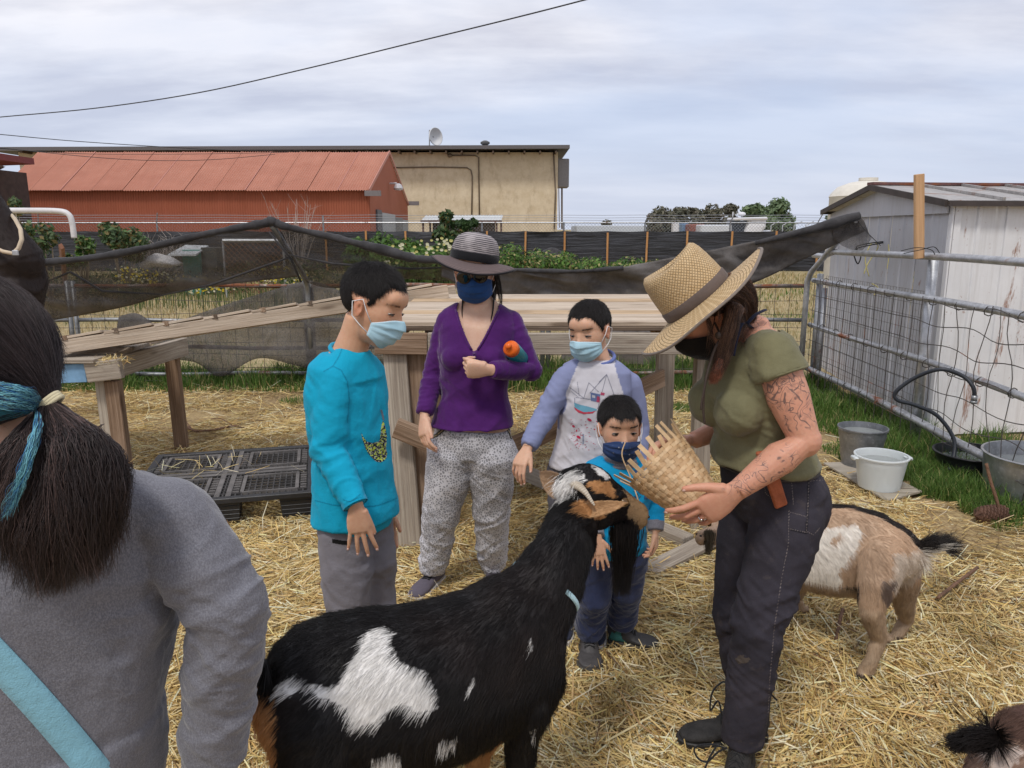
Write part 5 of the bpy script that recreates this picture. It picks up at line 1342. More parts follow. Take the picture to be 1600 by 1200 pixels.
def col1(p,nn):
 q=uv(p)+np.stack([fbm(p*40,3,3),fbm(p*40+9,4,3)],1)*7
 c=np.tile(BK,(len(p),1));near=nn[:,1]<.25
 br=fbm(p*6,22,3)[:,None];c=c+A(.010,.004,.002)*np.clip(br,0,1)
 w=inpoly(q,patch)&near&(p[:,1]<1.75)
 for s_ in small:w|=inpoly(q,s_)&near&(q[:,0]<880)
 c[w]=WH
 t_=(q[:,0]<432-.0*q[:,1])&(q[:,1]>1070+(q[:,0]-405)*1.2)&near;c[t_]=TN
 lg=(p[:,2]<.26+.03*fbm(p*9,5,2));c[lg]=TN*.8
 far=(p[:,2]<.40)&(p[:,1]>1.66)&(q[:,0]>700);c[far]=TN*.9
 c[(p[:,2]<.05)]=A(.04,.03,.025)
 d=p-hp1;a_=d@hf1;
 hd_=(q[:,0]>860)&(q[:,1]<850)&(p[:,1]>1.8)
 c[hd_&inpoly(q,[(862,778),(872,752),(888,738),(903,730),(912,740),(917,752),(905,764),(898,774),(885,777),(872,782)])]=WH
 c[hd_&inpoly(q,[(926,729),(942,735),(952,750),(946,752),(936,742)])]=WH
 c[hd_&inpoly(q,[(922,752),(935,750),(955,757),(965,770),(962,778),(950,776),(930,768),(922,762)])]=TN
 c[hd_&inpoly(q,[(903,782),(925,784),(940,800),(950,806),(935,812),(918,806),(905,800)])]=TN*.9
 c[hd_&(inpoly(q,[(975,770),(992,758),(1050,755),(1050,830),(1000,836),(988,815),(980,800),(985,788)]))]=A(.36,.24,.13)
 return c
st1=[S(411,1035,1120,1.44,.045),S(424,1003,1155,1.45,.095),S(455,975,1185,1.465,.135),S(500,957,1205,1.49,.155),S(560,948,1222,1.52,.172),S(620,945,1215,1.55,.178),S(700,932,1185,1.60,.165),S(765,912,1150,1.645,.148),S(815,888,1122,1.68,.128),S(848,880,1085,1.705,.10),S(868,915,1045,1.72,.06)]
ch=[]
def legc(pts,r):ch.append(([np.asarray(q,float)for q in pts],r))
hip=st1[2][0]
legc([hip+A(.06,-.06,-.02),hip+A(.07,-.085,-.15),hip+A(-.015,-.08,-.30),hip+A(-.045,-.08,-.40),hip+A(-.02,-.08,-.56),A(hip[0]+.0,hip[1]-.08,.03)],[.10,.085,.045,.028,.022,.026])
legc([hip+A(.06,.06,-.02),hip+A(.07,.085,-.15),hip+A(.0,.09,-.30),hip+A(-.03,.09,-.40),hip+A(.0,.09,-.56),A(hip[0]+.02,hip[1]+.09,.03)],[.10,.08,.042,.028,.022,.026])
fs=P(825,1060,1.62)
legc([fs+A(-.02,.02,.05),P(822,1105,1.60),P(815,1150,1.595),P(812,1215,1.595),A(P(812,1215,1.595)[0],1.60,.12),A(P(812,1215,1.595)[0]+.01,1.60,.03)],[.085,.062,.042,.027,.022,.028])
fq=P(790,1080,1.78)
legc([fq+A(0,-.02,.06),P(765,1125,1.80),P(748,1170,1.80),P(742,1215,1.80),A(P(742,1215,1.80)[0]-.01,1.80,.12),A(P(742,1215,1.80)[0],1.80,.03)],[.07,.055,.036,.026,.021,.027])
neck1=[(P(800,985,1.69),.122),(P(830,945,1.70),.106),(P(858,905,1.74),.086),(P(880,860,1.80),.073),(P(894,822,1.87),.067),(P(905,792,1.91),.060)]
he=(hp1,hf1,A(-.06,-.30,1),1.24)
def ecol(tan,dark):
 def f_(p,nn):return np.tile(A(*tan),(len(p),1))*(1-.25*np.clip(fbm(p*30,3,2),0,1))[:,None]
 return f_
ears1=[(P(903,803,1.86),P(978,786,1.815),.040,A(-.2,-.75,.65),ecol((.50,.30,.15),0)),(P(880,770,1.93),P(845,738,1.93),.062,A(.2,-.95,.3),ecol((.46,.30,.18),0))]
horn1=[([P(897,757,1.885),P(904,760,1.865),P(915,770,1.845),P(929,790,1.835)],.0165),([P(908,750,1.93),P(914,741,1.935),P(922,742,1.925),P(922,752,1.91)],.014)]
beard1=(P(976,826,1.97),(.014,.010,.010),.17,4200,(.010,.008,.008),A(-.02,-.05,-1))
g1,gv1,gf1=goat('big black nanny goat with white flank patch and tan ears stretching up to the basket',st1,ch,neck1,he,col1,horn1,ears1,([P(412,1040,1.44),P(402,1040,1.43),P(396,1052,1.43)],.018,lambda p,nn:np.tile(BK,(len(p),1)),.05,1500),beard1,120000,.024,seed=3,vox=.006)
# tuft of white hair on the poll
rs=np.random.default_rng(5);n=2600;c0=P(898,755,1.915);p=c0+rs.normal(0,1,(n,3))*A(.014,.013,.007)
d=unit(A(-.55,-.5,-.35))[None]+rs.normal(0,.28,(n,3))+A(0,0,.25);pts=np.stack([p+d*(.034*t)[:,None]if False else p+d*.034*t+A(0,0,-.012)*t*t+A(0,0,.008)for t in np.linspace(0,1,5)],1)
curves('forelock',pts,fur_mat,g1,.00045,np.tile(WH*1.35,(n,1))*rs.uniform(.8,1.1,n)[:,None])
# collar
cm=MB();cc=(P(874,930,1.705));ca=unit(P(905,870,1.80)-P(845,960,1.70));sx,_,sz=frame(ca,A(0,1,0));k=40;rows=[]
def nearest_r(d_):
 q=(gv1-cc);al=q@ca;pr=q-al[:,None]*ca;rr_=np.linalg.norm(pr,axis=1);ok=(np.abs(al)<.012)&((pr@d_)/(rr_+1e-9)>.97)&(rr_<.2);return rr_[ok].mean()if ok.any()else.10
ring=[];
for j in range(k):
 a_=2*math.pi*j/k;d_=sx*math.cos(a_)+sz*math.sin(a_);ring.append((d_,nearest_r(d_)+lerp(.0045,-.012,float(sstep(.30,.85,d_[2])))))
rr_=np.array([r_ for _,r_ in ring]);rr_=(rr_+np.roll(rr_,1)+np.roll(rr_,-1))/3
for(dr,al)in((0,-.0055),(.002,-.006),(.002,.006),(0,.0055)):rows.append([cc+d_*(r_+dr)+ca*al for(d_,_),r_ in zip(ring,rr_)])
for rw in rows:rw.append(rw[0])
rows.append(rows[0]);cm.sheet(rows);tag(build(cm,'collar',m_cloth('collar_webbing',(.42,.62,.68),.1,500),smooth=True),'pale blue collar round the black goat\'s neck','collar')
# ---- tan and white goat behind the booted woman
FT,FW=A(.52,.36,.24),A(.82,.77,.70)
def col2(p,nn):
 q=uv(p)+np.stack([fbm(p*30,3,3),fbm(p*30+9,4,3)],1)*9
 c=np.tile(FT,(len(p),1))*(1+.15*fbm(p*8,2,2))[:,None]
 w=inpoly(q,[(1150,800),(1250,830),(1345,820),(1345,850),(1330,870),(1312,890),(1312,935),(1290,960),(1150,960)]);c[w]=FW
 w=inpoly(q,[(1300,840),(1315,835),(1312,850),(1298,852)]);c[w]=FT
 w=inpoly(q,[(1395,870),(1450,855),(1440,900),(1410,930),(1390,925)]);c[w]=A(.58,.49,.40)
 w=inpoly(q,[(1310,915),(1345,915),(1342,950),(1305,940)]);c[w]=A(.05,.04,.035)
 w=inpoly(q,[(1372,905),(1400,910),(1395,950),(1375,940)]);c[w]=A(.14,.10,.08)
 _t,dl=seg_t(p*A(1,1,0),st2[1][0]*A(1,1,0),st2[8][0]*A(1,1,0));ds=(nn[:,2]>.45)&(dl<.032+.008*fbm(p*20,3,2))&(p[:,2]>.42);c[ds]=A(.020,.015,.013)
 lg=p[:,2]<.30;c[lg]=A(.40,.29,.195)*(1+.2*fbm(p[lg]*14,4,2))[:,None]
 c[p[:,2]<.028]=A(.05,.035,.025)
 return c
def Bc(x,y,z,w,h):return(A(x,y,z),w,h)
g2r=P(1432,862,2.62);
st2=[S(1440,868,900,2.60,.03),S(1430,848,908,2.61,.06),S(1408,826,915,2.63,.09),S(1375,803,922,2.66,.10),S(1335,791,932,2.70,.115),S(1295,789,930,2.75,.12),S(1250,797,922,2.80,.115),S(1210,803,930,2.85,.11),S(1178,815,915,2.89,.085),S(1160,830,890,2.92,.05)]
ch=[]
f1_,f2_,f3_,f4_=G(1352,1060),G(1382,1008),G(1212,1003),G(1256,962)
legc([P(1380,870,2.57),P(1370,915,2.52),P(1362,955,2.50),P(1373,998,2.525),P(1362,1032,2.515),f1_+A(0,0,.03),f1_+A(-.015,-.01,.012)],[.078,.066,.042,.028,.022,.028,.024])
legc([P(1410,870,2.70),P(1412,910,2.72),P(1412,940,2.74),P(1416,968,2.80),P(1396,1000,2.78),f2_+A(0,0,.03)],[.068,.056,.038,.027,.022,.026])
legc([P(1215,880,2.76),P(1212,920,2.75),P(1214,955,2.76),P(1213,985,2.76),f3_+A(0,0,.03),f3_+A(-.01,0,.012)],[.055,.04,.026,.018,.022,.02])
legc([P(1250,880,2.92),P(1246,915,2.95),P(1243,935,2.96),P(1252,950,2.97),f4_+A(0,0,.03),f4_+A(-.015,0,.014)],[.055,.04,.026,.018,.022,.02])
neck2=[(P(1195,855,2.86),.085),(P(1165,845,2.88),.07),(P(1140,835,2.88),.058)]
hp2=P(1135,832,2.87);hf2=unit(P(1092,826,2.78)-hp2)
def tcol2(p,nn):
 c=np.tile(A(.70,.64,.55),(len(p),1));a_=(nn[:,2]>.15)|(p[:,0]>P(1466,850,2.59)[0]);c[a_]=A(.022,.018,.016);return c
goat('tan and white dwarf goat with black dorsal stripe standing behind the booted woman',st2,ch,neck2,(hp2,hf2,A(0,0,1),.80),col2,None,[(P(1146,825,2.83),P(1168,808,2.76),.045,A(0,-1,.3),ecol((.45,.30,.2),0)),(P(1136,815,2.93),P(1140,796,2.98),.045,A(0,-1,.3),ecol((.45,.30,.2),0))],([P(1434,862,2.61),P(1450,852,2.60),P(1468,850,2.59),P(1480,856,2.58)],.022,tcol2,.055,2600),(P(1108,832,2.775),(.010,.008,.005),.085,700,(.12,.10,.07),A(.02,0,-1)),70000,.020,seed=11,vox=.006)
# ---- third goat: rump at the lower right corner
def col3(p,nn):
 c=np.tile(A(.62,.52,.46),(len(p),1));q=fbm(p*7,6,3);c[q>.12]=A(.10,.055,.04);c[(q>-.05)&(q<=.12)]=A(.28,.18,.13)
 c[(nn[:,2]>.85)]=A(.12,.065,.05);c[p[:,2]<.22]=A(.3,.2,.13);return c
st3=[S(1530,1172,1230,1.50,.03),S(1548,1140,1290,1.50,.085),S(1590,1108,1330,1.50,.13),S(1650,1095,1350,1.50,.15),S(1720,1095,1350,1.50,.15),S(1800,1100,1340,1.49,.14),S(1880,1105,1330,1.48,.12),S(1920,1130,1290,1.48,.07)]
ch=[];c=st3[2][0];d=st3[5][0]
for o_ in(-1,1):
 legc([c+A(.04,o_*.05,0),c+A(.05,o_*.07,-.12),c+A(-.02,o_*.07,-.22),A(c[0]-.03,c[1]+o_*.07,.2),A(c[0],c[1]+o_*.07,.03)],[.075,.06,.032,.022,.024])
 legc([d+A(.03,o_*.04,0),d+A(.03,o_*.06,-.15),A(d[0]+.03,d[1]+o_*.06,.15),A(d[0]+.03,d[1]+o_*.06,.03)],[.07,.045,.022,.024])
nk3=[(st3[6][0],.09),(st3[6][0]+A(.10,0,.08),.07),(st3[6][0]+A(.18,0,.16),.06)]
goat('mottled brown goat with bushy black tail cut off by the lower right corner',st3,ch,nk3,(st3[6][0]+A(.2,0,.2),A(1,0,-.2),A(0,0,1),.8),col3,None,[(st3[6][0]+A(.2,-.05,.2),st3[6][0]+A(.18,-.16,.2),.045,A(1,0,0),ecol((.3,.2,.13),0)),(st3[6][0]+A(.2,.05,.2),st3[6][0]+A(.18,.16,.2),.045,A(1,0,0),ecol((.3,.2,.13),0))],([P(1552,1152,1.50),P(1532,1154,1.49),P(1514,1156,1.48),P(1504,1158,1.47)],.020,lambda p,nn:np.tile(A(.012,.009,.008),(len(p),1)),.042,3800),None,40000,.018,seed=21,vox=.007)
# ---- dark goat on the low platform at the left edge
def col4(p,nn):
 q=uv(p);c=np.tile(A(.022,.014,.012),(len(p),1));w=inpoly(q+6*np.stack([fbm(p*25,3,2),fbm(p*25,7,2)],1),[(8,452),(30,458),(52,475),(48,520),(5,520)]);c[w]=A(.42,.35,.30);return c
GZ=LZ+.012
st4=[(P(52,432,4.72),.09,.10),(P(40,434,4.75),.15,.17),(P(15,432,4.82),.18,.19),(P(-30,432,4.92),.19,.20),(P(-90,430,5.02),.18,.19),(P(-140,428,5.1),.15,.16),(P(-160,428,5.14),.07,.08)]
ch=[]
for q_,dy in((st4[1][0],-.08),(st4[1][0],.10),(st4[5][0],-.08),(st4[5][0],.08)):
 b_=q_+A(-.03,dy,-.05);legc([b_,b_+A(0,0,-.15),A(b_[0],b_[1],GZ+.12),A(b_[0],b_[1],GZ+.03)],[.085,.05,.028,.032])
nk4=[(P(28,408,4.74),.15),(P(12,380,4.73),.125),(P(-8,345,4.72),.105),(P(-28,305,4.72),.09),(P(-40,275,4.70),.08)]
hp4=P(-48,262,4.68)
goat('dark brown goat with a cream collar standing on the low platform at the left edge',st4,ch,nk4,(hp4,A(-1,-.2,-.15),A(0,0,1),1.1),col4,None,[(hp4+A(.03,-.06,0),hp4+A(.08,-.2,.02),.05,A(-1,0,.2),ecol((.1,.06,.04),0)),(hp4+A(.03,.06,0),hp4+A(.08,.2,.02),.05,A(-1,0,.2),ecol((.1,.06,.04),0))],None,None,26000,.022,seed=31,vox=.010,eye=True)
m=MB();q=[P(u,v,Y)for u,v,Y in[(24,343,4.66),(32,358,4.60),(34,374,4.56),(29,388,4.54),(20,396,4.53),(5,393,4.54),(-15,384,4.57),(-45,365,4.66),(-55,340,4.8),(-30,325,4.88),(0,328,4.84),(18,336,4.75)]]
m.tube(q,.012,8,closed=True,flat=.9);co=build(m,'collar',m_cloth('cream_collar',(.55,.45,.33),.1,400),smooth=True);tag(co,'cream collar round the dark goat\'s neck at the left edge','collar')
m=MB();m.box(P(24,395,4.52),.035,.012,.03);build(m,'buckle',galv_l,co,bevel=.003)
# ================================================================== PEOPLE: builders
from mathutils.bvhtree import BVHTree
def m_skin(name,col,tat=False):
 m=NT(name);v=m.obj()
 n=m.noise(v,9,4,.6);c=m.mix(m.fac(n,.3,.7),tuple(x*k for x,k in zip(col,(.93,.86,.84))),tuple(x*k for x,k in zip(col,(1.06,1.08,1.08))))
 c=m.mix(m.fac(m.noise(v,130,4,.7),.38,.72,0,.45),c,tuple(x*k for x,k in zip(col,(.9,.72,.68))))
 bl=m.attr('blush','Fac');c=m.mix(bl,c,tuple(x*k for x,k in zip(col,(1.0,.55,.5))))
 if tat:
  g=m.attr('tat','Fac')
  def lines(sc,seed,w):
   q=m.noise(m.map(v,(1,1,1),(seed,seed*2,0)),sc,2.2,.5,.9)
   q=m.math('ABSOLUTE',m.math('SUBTRACT',m.math('FRACT',m.math('MULTIPLY',q,9.0)),.5))
   return m.fac(q,w,w*.35,0,1)
  vo=m.n('TexVoronoi',{'feature':'DISTANCE_TO_EDGE'},Scale=42.0);m.nt.links.new(m.map(v,(1,1,1)),vo.inputs['Vector'])
  l1=lines(15,3.1,.13);l2=m.fac(vo.outputs['Distance'],.05,.02,0,1)
  msk=m.fac(m.noise(v,15,3,.6),.42,.48);sh=m.fac(m.noise(v,60,3,.6),.5,.62,0,.5)
  ink=m.math('MAXIMUM',m.math('MULTIPLY',l1,msk),m.math('MULTIPLY',l2,m.fac(m.noise(v,13,2,.5),.55,.6)))
  ink=m.math('MAXIMUM',ink,m.math('MULTIPLY',m.math('MULTIPLY',sh,msk),.6))
  ink=m.math('MULTIPLY',ink,g)
  c=m.mix(m.math('MULTIPLY',ink,.78),c,(.055,.05,.055))
 m.P(Base_Color=c,Roughness=.52,Specular_IOR_Level=.38,Subsurface_Weight=.12,Subsurface_Radius=(.012,.004,.002),Subsurface_Scale=1.0)
 m.bump(m.noise(v,260,3,.6),.12,.002);return m.mat
hair_blk=m_plain('black_hair',(.010,.008,.0075),.7,.3,40,spec=.2)
hairA=m_attr('hair_strand',.5,.36)
eye_wh=NT('eye_white');eye_wh.P(Base_Color=(.30,.26,.235),Roughness=.15)
eye_dk=NT('iris_dark');eye_dk.P(Base_Color=(.012,.008,.006),Roughness=.08)
def hand(m,wrist,d,pn,th,L,curls,spread=.10,thumb=(.5,.5),fat=1.0):
 """d: towards the fingertips, pn: out of the palm, th: towards the thumb side; curls: three bend angles for each finger"""
 d=unit(d);th=unit(np.asarray(th)-d*np.dot(th,d));pn=unit(np.asarray(pn)-d*np.dot(pn,d)-th*np.dot(pn,th));s=L/.18
 wr=np.asarray(wrist,float)
 m.loft([(wr-d*.02*s,th*.024*s,pn*.019*s),(wr+d*.012*s,th*.028*s,pn*.017*s,2.3),(wr+d*.045*s-pn*.0*s,th*.038*s,pn*.0155*s,2.5),(wr+d*.075*s,th*.041*s,pn*.0140*s,2.7),(wr+d*.094*s,th*.039*s,pn*.0115*s,2.5),(wr+d*.100*s,th*.033*s,pn*.007*s,2.2)],18)
 m.ball(wr+d*.035*s+th*.024*s+pn*.008*s,.024*s,.016*s,.014*s,(d,th,pn),10)
 lens=((.043,.025,.019),(.046,.029,.021),(.043,.027,.020),(.034,.020,.017));tips=[]
 for i in range(4):
  off=(1.5-i)*.0195*s;p=wr+d*(.093-.004*abs(i-1.2))*s+th*off;a=(1.5-i)*spread
  fd=unit(d+th*a);r=(.0086,.0088,.0083,.0072)[i]*s*fat;q=[p-fd*.02*s,p];rr=[r*1.1,r*1.08];ang=0
  for k in range(3):
   ang+=curls[i][k];dd=fd*math.cos(ang)+pn*math.sin(ang);p=p+dd*lens[i][k]*s;q.append(p);rr.append(r*(1.0,.93,.78)[k])
  m.tube([lerp(q[0],q[1],0)]+q[1:],rr,10);
  for a_,b_ in zip(q[1:],rr[1:]):m.ball(a_,b_*(1.03 if a_ is not q[-1]else 1.0),n=8)
  tips.append((q[-1],dd,r))
 p=wr+d*.022*s+th*.022*s;dd=unit(d*math.cos(thumb[0])+th*math.sin(thumb[0])+pn*thumb[1]*.6);q=[p];rr=[.015*s]
 for k,(l,r)in enumerate(((.040,.0118),(.030,.0098),(.024,.0078))):
  p=p+dd*l*s;q.append(p);rr.append(r*s*fat);dd=unit(dd+pn*thumb[1]*.22+d*.28)
 m.tube(q,rr,10)
 for a_,b_ in zip(q[1:],rr[1:]):m.ball(a_,b_,n=8)
 return tips+[(q[-1],dd,.0078*s)]
def head_frame(c,fwd,up,hs):
 f=unit(fwd);s=unit(np.cross(f,up));u=np.cross(s,f)
 k=hs/.22
 return dict(c=np.asarray(c,float),f=f,s=s,u=u,k=k,P=lambda a,b,d:c+(f*a+s*b+u*d)*k,ax=(f,s,u))
def head_shape(m,h,woman=False):
 P_,k,ax=h['P'],h['k'],h['ax']
 m.ball(P_(-.012,0,.028),.094*k,.075*k,.084*k,ax,24)
 m.ball(P_(.018,0,-.012),.074*k,.066*k,.080*k,ax,24)
 m.ball(P_(.026,0,-.055),.060*k,.055*k,.052*k,ax,20)
 m.ball(P_(.050,0,-.090),.026*k,.030*k,.020*k,ax,14)
 for s_ in(-1,1):m.ball(P_(.046,s_*.031,-.036),.030*k,.026*k,.028*k,ax,14)
 m.ball(P_(.062,0,.040),.028*k,.050*k,.034*k,ax,16)
 m.tube([P_(.082,0,.012),P_(.089,0,-.008),P_(.097,0,-.026)],[.009*k,.0095*k,.0115*k],10)
 m.ball(P_(.098,0,-.029),.011*k,.012*k,.010*k,ax,10)
 for s_ in(-1,1):m.ball(P_(.089,s_*.010,-.032),.009*k,.008*k,.007*k,ax,8)
 for s_ in(-1,1):
  m.ball(P_(-.004,s_*.074,-.012),.017*k,.007*k,.029*k,(unit(h['f']*.95+h['s']*s_*.25),h['s'],h['u']),14)
  m.ball(P_(-.010,s_*.080,-.002),.014*k,.006*k,.020*k,(unit(h['f']*.9+h['s']*s_*.4),h['s'],h['u']),12)
def head_post(v,n,h):
 P_,k=h['P'],h['k']
 for c_,r_,a_ in[((.093,.030,.004),.013,.0065),((.093,-.030,.004),.013,.0065),((.0,.083,-.008),.008,.006),((.0,-.083,-.008),.008,.006),((.082,.0,.010),.010,.001)]:
  c_=P_(*c_);v=v-n*(a_*k*np.exp(-((v-c_)**2).sum(1)/(2*(r_*k)**2)))[:,None]
 return v
def face_parts(h,parent,look=(0,0),open_=.5,brow_col=None,which=(-1,1),mesh=None):
 k,ax=h['k'],h['ax'];P0=h['P']
 bv=BVHTree.FromPolygons([tuple(q)for q in mesh[0]],[tuple(int(i)for i in q)for q in mesh[1]])
 def surf(s_,u_):
  hit=bv.ray_cast(Vector(P0(.2,s_,u_)),Vector(-h['f']),.5);return float((np.array(hit[0])-h['c'])@h['f'])/k if hit[0]is not None else.085
 es={s_:surf(s_*.0305,.003)for s_ in which};cur=[0]
 def P_(a,b,d):return P0(a+cur[0],b,d)
 for s_ in which:
  cur[0]=es[s_]-.0868
  m=MB();c=P_(.0825,s_*.0305,.003);m.ball(c,.0085*k,.0145*k,(.0028+.0052*open_)*k,ax,16);e=build(m,'eye',eye_wh.mat,parent,True)
  m=MB();m.ball(P_(.0872,s_*.0305+look[0],.003+look[1]),.0052*k,.0068*k,(.0022+.0044*open_)*k,ax,14);build(m,'iris',eye_dk.mat,e,True)
  m=MB();q=[P_(.0835+.0085*(1-a*a),s_*.0305+a*.0155,.003+(.0035+.0050*open_)*(1-a*a)**.6-.001)for a in np.linspace(-1,1,9)]
  m.tube(q,[.0008*k]+[.0013*k]*7+[.0008*k],6);build(m,'lashes',hair_blk,e,True)
  rs=np.random.default_rng(int(50+s_));n=100;t=rs.random(n);a=s_*(.014+.034*t)
  cur[0]=0;p=np.array([P_(surf(b,.0285+.0022*math.sin(tt*2.8)-.0020*tt+dv)-.0005,b,.0285+.0022*math.sin(tt*2.8)-.0020*tt+dv)for b,tt,dv in zip(a,t,rs.normal(0,.0017,n))])
  d=h['s']*s_*.9+h['u']*.12+h['f']*.12;pts=np.stack([p+d*q_*.007*k for q_ in(0,.5,1)],1)
  curves('eyebrow',pts,hairA,parent,.0004,np.tile(A(.030,.020,.016),(n,1)))
def to_local(p,h):q=(p-h['c'])/h['k'];return np.stack([q@h['f'],q@h['s'],q@h['u']],1)
HL=([-.12,-.06,-.035,-.012,.002,.020,.034,.048,.060,.075,.10],[-.060,-.052,-.030,.012,.018,-.002,.022,.050,.064,.072,.075])
def short_hair(h,v,f,parent,n=9000,length=.016,line=HL,seed=4,col=(.010,.008,.0075),top=1.0,fringe=0.0,thick=.0035):
 q=to_local(v,h);ear=(np.abs(q[:,1])>.071)&(q[:,2]<.022)
 b=np.interp(q[:,0],line[0],line[1])+.006*fbm(q*60,seed,2)+.010*np.exp(-((np.abs(q[:,1])-.040)/.014)**2)*(q[:,0]>.03)
 in_=(q[:,2]>b)&~ear;v2,f2,used=sub(v,f,in_)
 n2=normals(v2,f2);bq=q[used][:,2]-b[used];tk=thick*sstep(0,.03,bq)*h['k']+.0015
 cap=v2+n2*tk[:,None]
 hp_=place('hair',cap,f2,hair_blk,parent,True)
 rs=np.random.default_rng(seed);p,nn,fi=scatter(cap,f2,n,None,rs)
 ql=to_local(p,h);crown=A(-.05,0,.10);dv=ql-crown;dv/=np.linalg.norm(dv,axis=1)[:,None]+1e-6
 fl=h['f']*dv[:,:1]+h['s']*dv[:,1:2]+h['u']*dv[:,2:];fl=fl+A(0,0,-.25);fl-=nn*(fl*nn).sum(1)[:,None];fl/=np.linalg.norm(fl,axis=1)[:,None]+1e-9
 fl+=rs.normal(0,.15,(n,3));up_=np.clip(ql[:,2]/.1,0,1)
 L=length*h['k']*(.45+.75*up_*top)*rs.uniform(.6,1.2,n);L+=fringe*((ql[:,0]>.055)&(ql[:,2]>.03))
 pts=[]
 for i in range(5):
  t=i/4;pts.append(p-nn*.002+(nn*(.36*t-.22*t*t)+fl*(.35*t+.55*t*t))*L[:,None])
 curves('hair_strands',np.stack(pts,1),hairA,hp_,.00042,np.clip(np.tile(A(*col),(n,1))*rs.uniform(.6,1.9,n)[:,None],0,1))
 return hp_
def face_mask(h,parent,mat,loop_mat,top=.004,bot=-.104,pleats=True,puff=0.0,wide=1.0,name='face_mask',edge=None,loops=True,seed=2,ang=1.18):
 """pleated mask over nose, mouth and chin"""
 P_,k=h['P'],h['k'];nu,nv_=27,25;rows=[]
 for j in range(nv_):
  t=j/(nv_-1);row=[]
  for i in range(nu):
   a=-1+2*i/(nu-1);th=a*ang*wide
   zt=top-.020*abs(a)**1.5*(1 if abs(a)<.9 else 1)-.006*a*a;zb=bot+.034*abs(a)**1.6
   z=zt+(zb-zt)*t
   rf_=.0935+puff;rs_=.0705+puff*.6
   nose=.016*math.exp(-(th/.26)**2)*math.exp(-((z+.026)/.026)**2)
   chin=-.030*max(0,(-.058-z)/.05)**1.4*math.cos(th)-.006*max(0,(z+.01)/.02)
   c0=.012
   tent=.007*math.cos(th*1.2)*math.sin(math.pi*t)
   r1=rf_+nose+chin+tent
   pl=0
   if pleats:pl=.0062*(((t*3.6+.25*a*a)%1.0))**1.5*(1-abs(a)**3)*(1 if.12<t<.92 else 0)
   f_=c0+(r1-c0+pl)*math.cos(th);s_=(rs_+.3*nose+pl*.5+.004*(1-abs(a)))*math.sin(th)*1.02
   row.append(P_(f_,s_,z+.0015*math.sin(a*5+j)))
  rows.append(row)
 m=MB();m.sheet(rows);o=build(m,name,mat,parent,True);sd=o.modifiers.new('s','SOLIDIFY');sd.thickness=.0012;sd.offset=1
 if edge:
  m=MB();m.tube(rows[0],.0011*k,6);m.tube(rows[-1],.0010*k,6);m.tube([r_[0]for r_ in rows],.0011*k,6);m.tube([r_[-1]for r_ in rows],.0011*k,6);build(m,'mask_edge',edge,o,True)
 if loops:
  for s_,i in((-1,0),(1,-1)):
   m=MB();a_,b_=rows[1][i],rows[-3][i];e1,e2,e3=P_(.004,s_*.083,.018),P_(-.022,s_*.087,.002),P_(-.012,s_*.081,-.036)
   m.tube([a_,lerp(a_,e1,.55)+h['s']*s_*.004,e1,e2,e3,lerp(b_,e3,.5)+h['s']*s_*.004,b_],.0014*k,6);build(m,'ear_loop',loop_mat,o,True)
 return o
def spine(pts,t):
 ks=[0,.35,.7,1.0];t=max(0,min(1,t))
 for i in range(3):
  if t<=ks[i+1]+1e-9:
   u=(t-ks[i])/(ks[i+1]-ks[i]);a,b,c,d=pts[max(i-1,0)],pts[i],pts[i+1],pts[min(i+2,3)]
   return.5*(2*b+(c-a)*u+(2*a-5*b+4*c-d)*u*u+(-a+3*b-3*c+d)*u**3)
def torso(m,sp,sp_side,sc_side,tab,off=0.0,lo=-.2,hi=1.2,n=28,ex=2.3):
 """tab rows: (t, half width, half depth, forward shift)"""
 secs=[]
 for t,w,d,fo in tab:
  if not lo<=t<=hi:continue
  tc=max(0,min(1,t));c=spine(sp,tc);dz=unit(spine(sp,min(1,tc+.03))-spine(sp,max(0,tc-.03)))
  if t<0:c=c+dz*t*np.linalg.norm(sp[3]-sp[0])
  if t>1:c=c+dz*(t-1)*np.linalg.norm(sp[3]-sp[0])
  s=unit(lerp(sp_side,sc_side,tc));s=unit(s-dz*np.dot(s,dz));fw=np.cross(dz,s)
  secs.append((c+fw*fo,s*(w+off),fw*(d+off),ex))
 m.loft(secs,n)
def folds(v,n,segs,seed,base=.0012):
 d=fbm(v*9,seed,3)*base*2.0
 for i,(a,b,rad,amp,fr,aniso)in enumerate(segs):
  a=np.asarray(a,float);b=np.asarray(b,float);t,dist=seg_t(v,a,b);L=np.linalg.norm(b-a);ax=(b-a)/L
  w=sstep(-.25,.05,t)*sstep(1.25,.95,t)*sstep(rad*1.6,rad*.9,dist)
  al=(v-a)@ax;pr=(v-a)-al[:,None]*ax
  sl=unit(np.cross(ax,A(.3,.5,.8)));warp=fbm(v*7,seed+50+i,2)*.03
  tot=0
  for k,(g,f2)in enumerate(((.62,1.0),(.38,2.1))):
   sgn=1 if k==0 else-1
   q=ax[None]*((al+warp)*fr*f2)[:,None]+pr*fr*f2*aniso+ax[None]*(pr@sl*sgn*fr*f2*.7)[:,None]
   x=fbm(q+3.7*i+9*k,seed+11*i+k,2,.35)
   r=1-np.abs(x)*3.2;tot=tot+g*(np.clip(r,-.35,1)*.9+.5*x)
  patchy=.45+.75*np.clip(.5+fbm(v*5,seed+90+i,2),0,1)
  d+=amp*w*tot*patchy
 return v+n*d[:,None]
def yoke(m,nb,s,f,shs,r0=.046,r1=.040,back=.0):
 """trapezius slope from the neck to the shoulder joints"""
 for sh in shs:
  m.tube([nb+A(0,0,-.014)-f*back,lerp(nb,sh,.5)+A(0,0,-.004),sh+A(0,0,-.004)],[r0,lerp(r0,r1,.5)*1.02,r1],16)
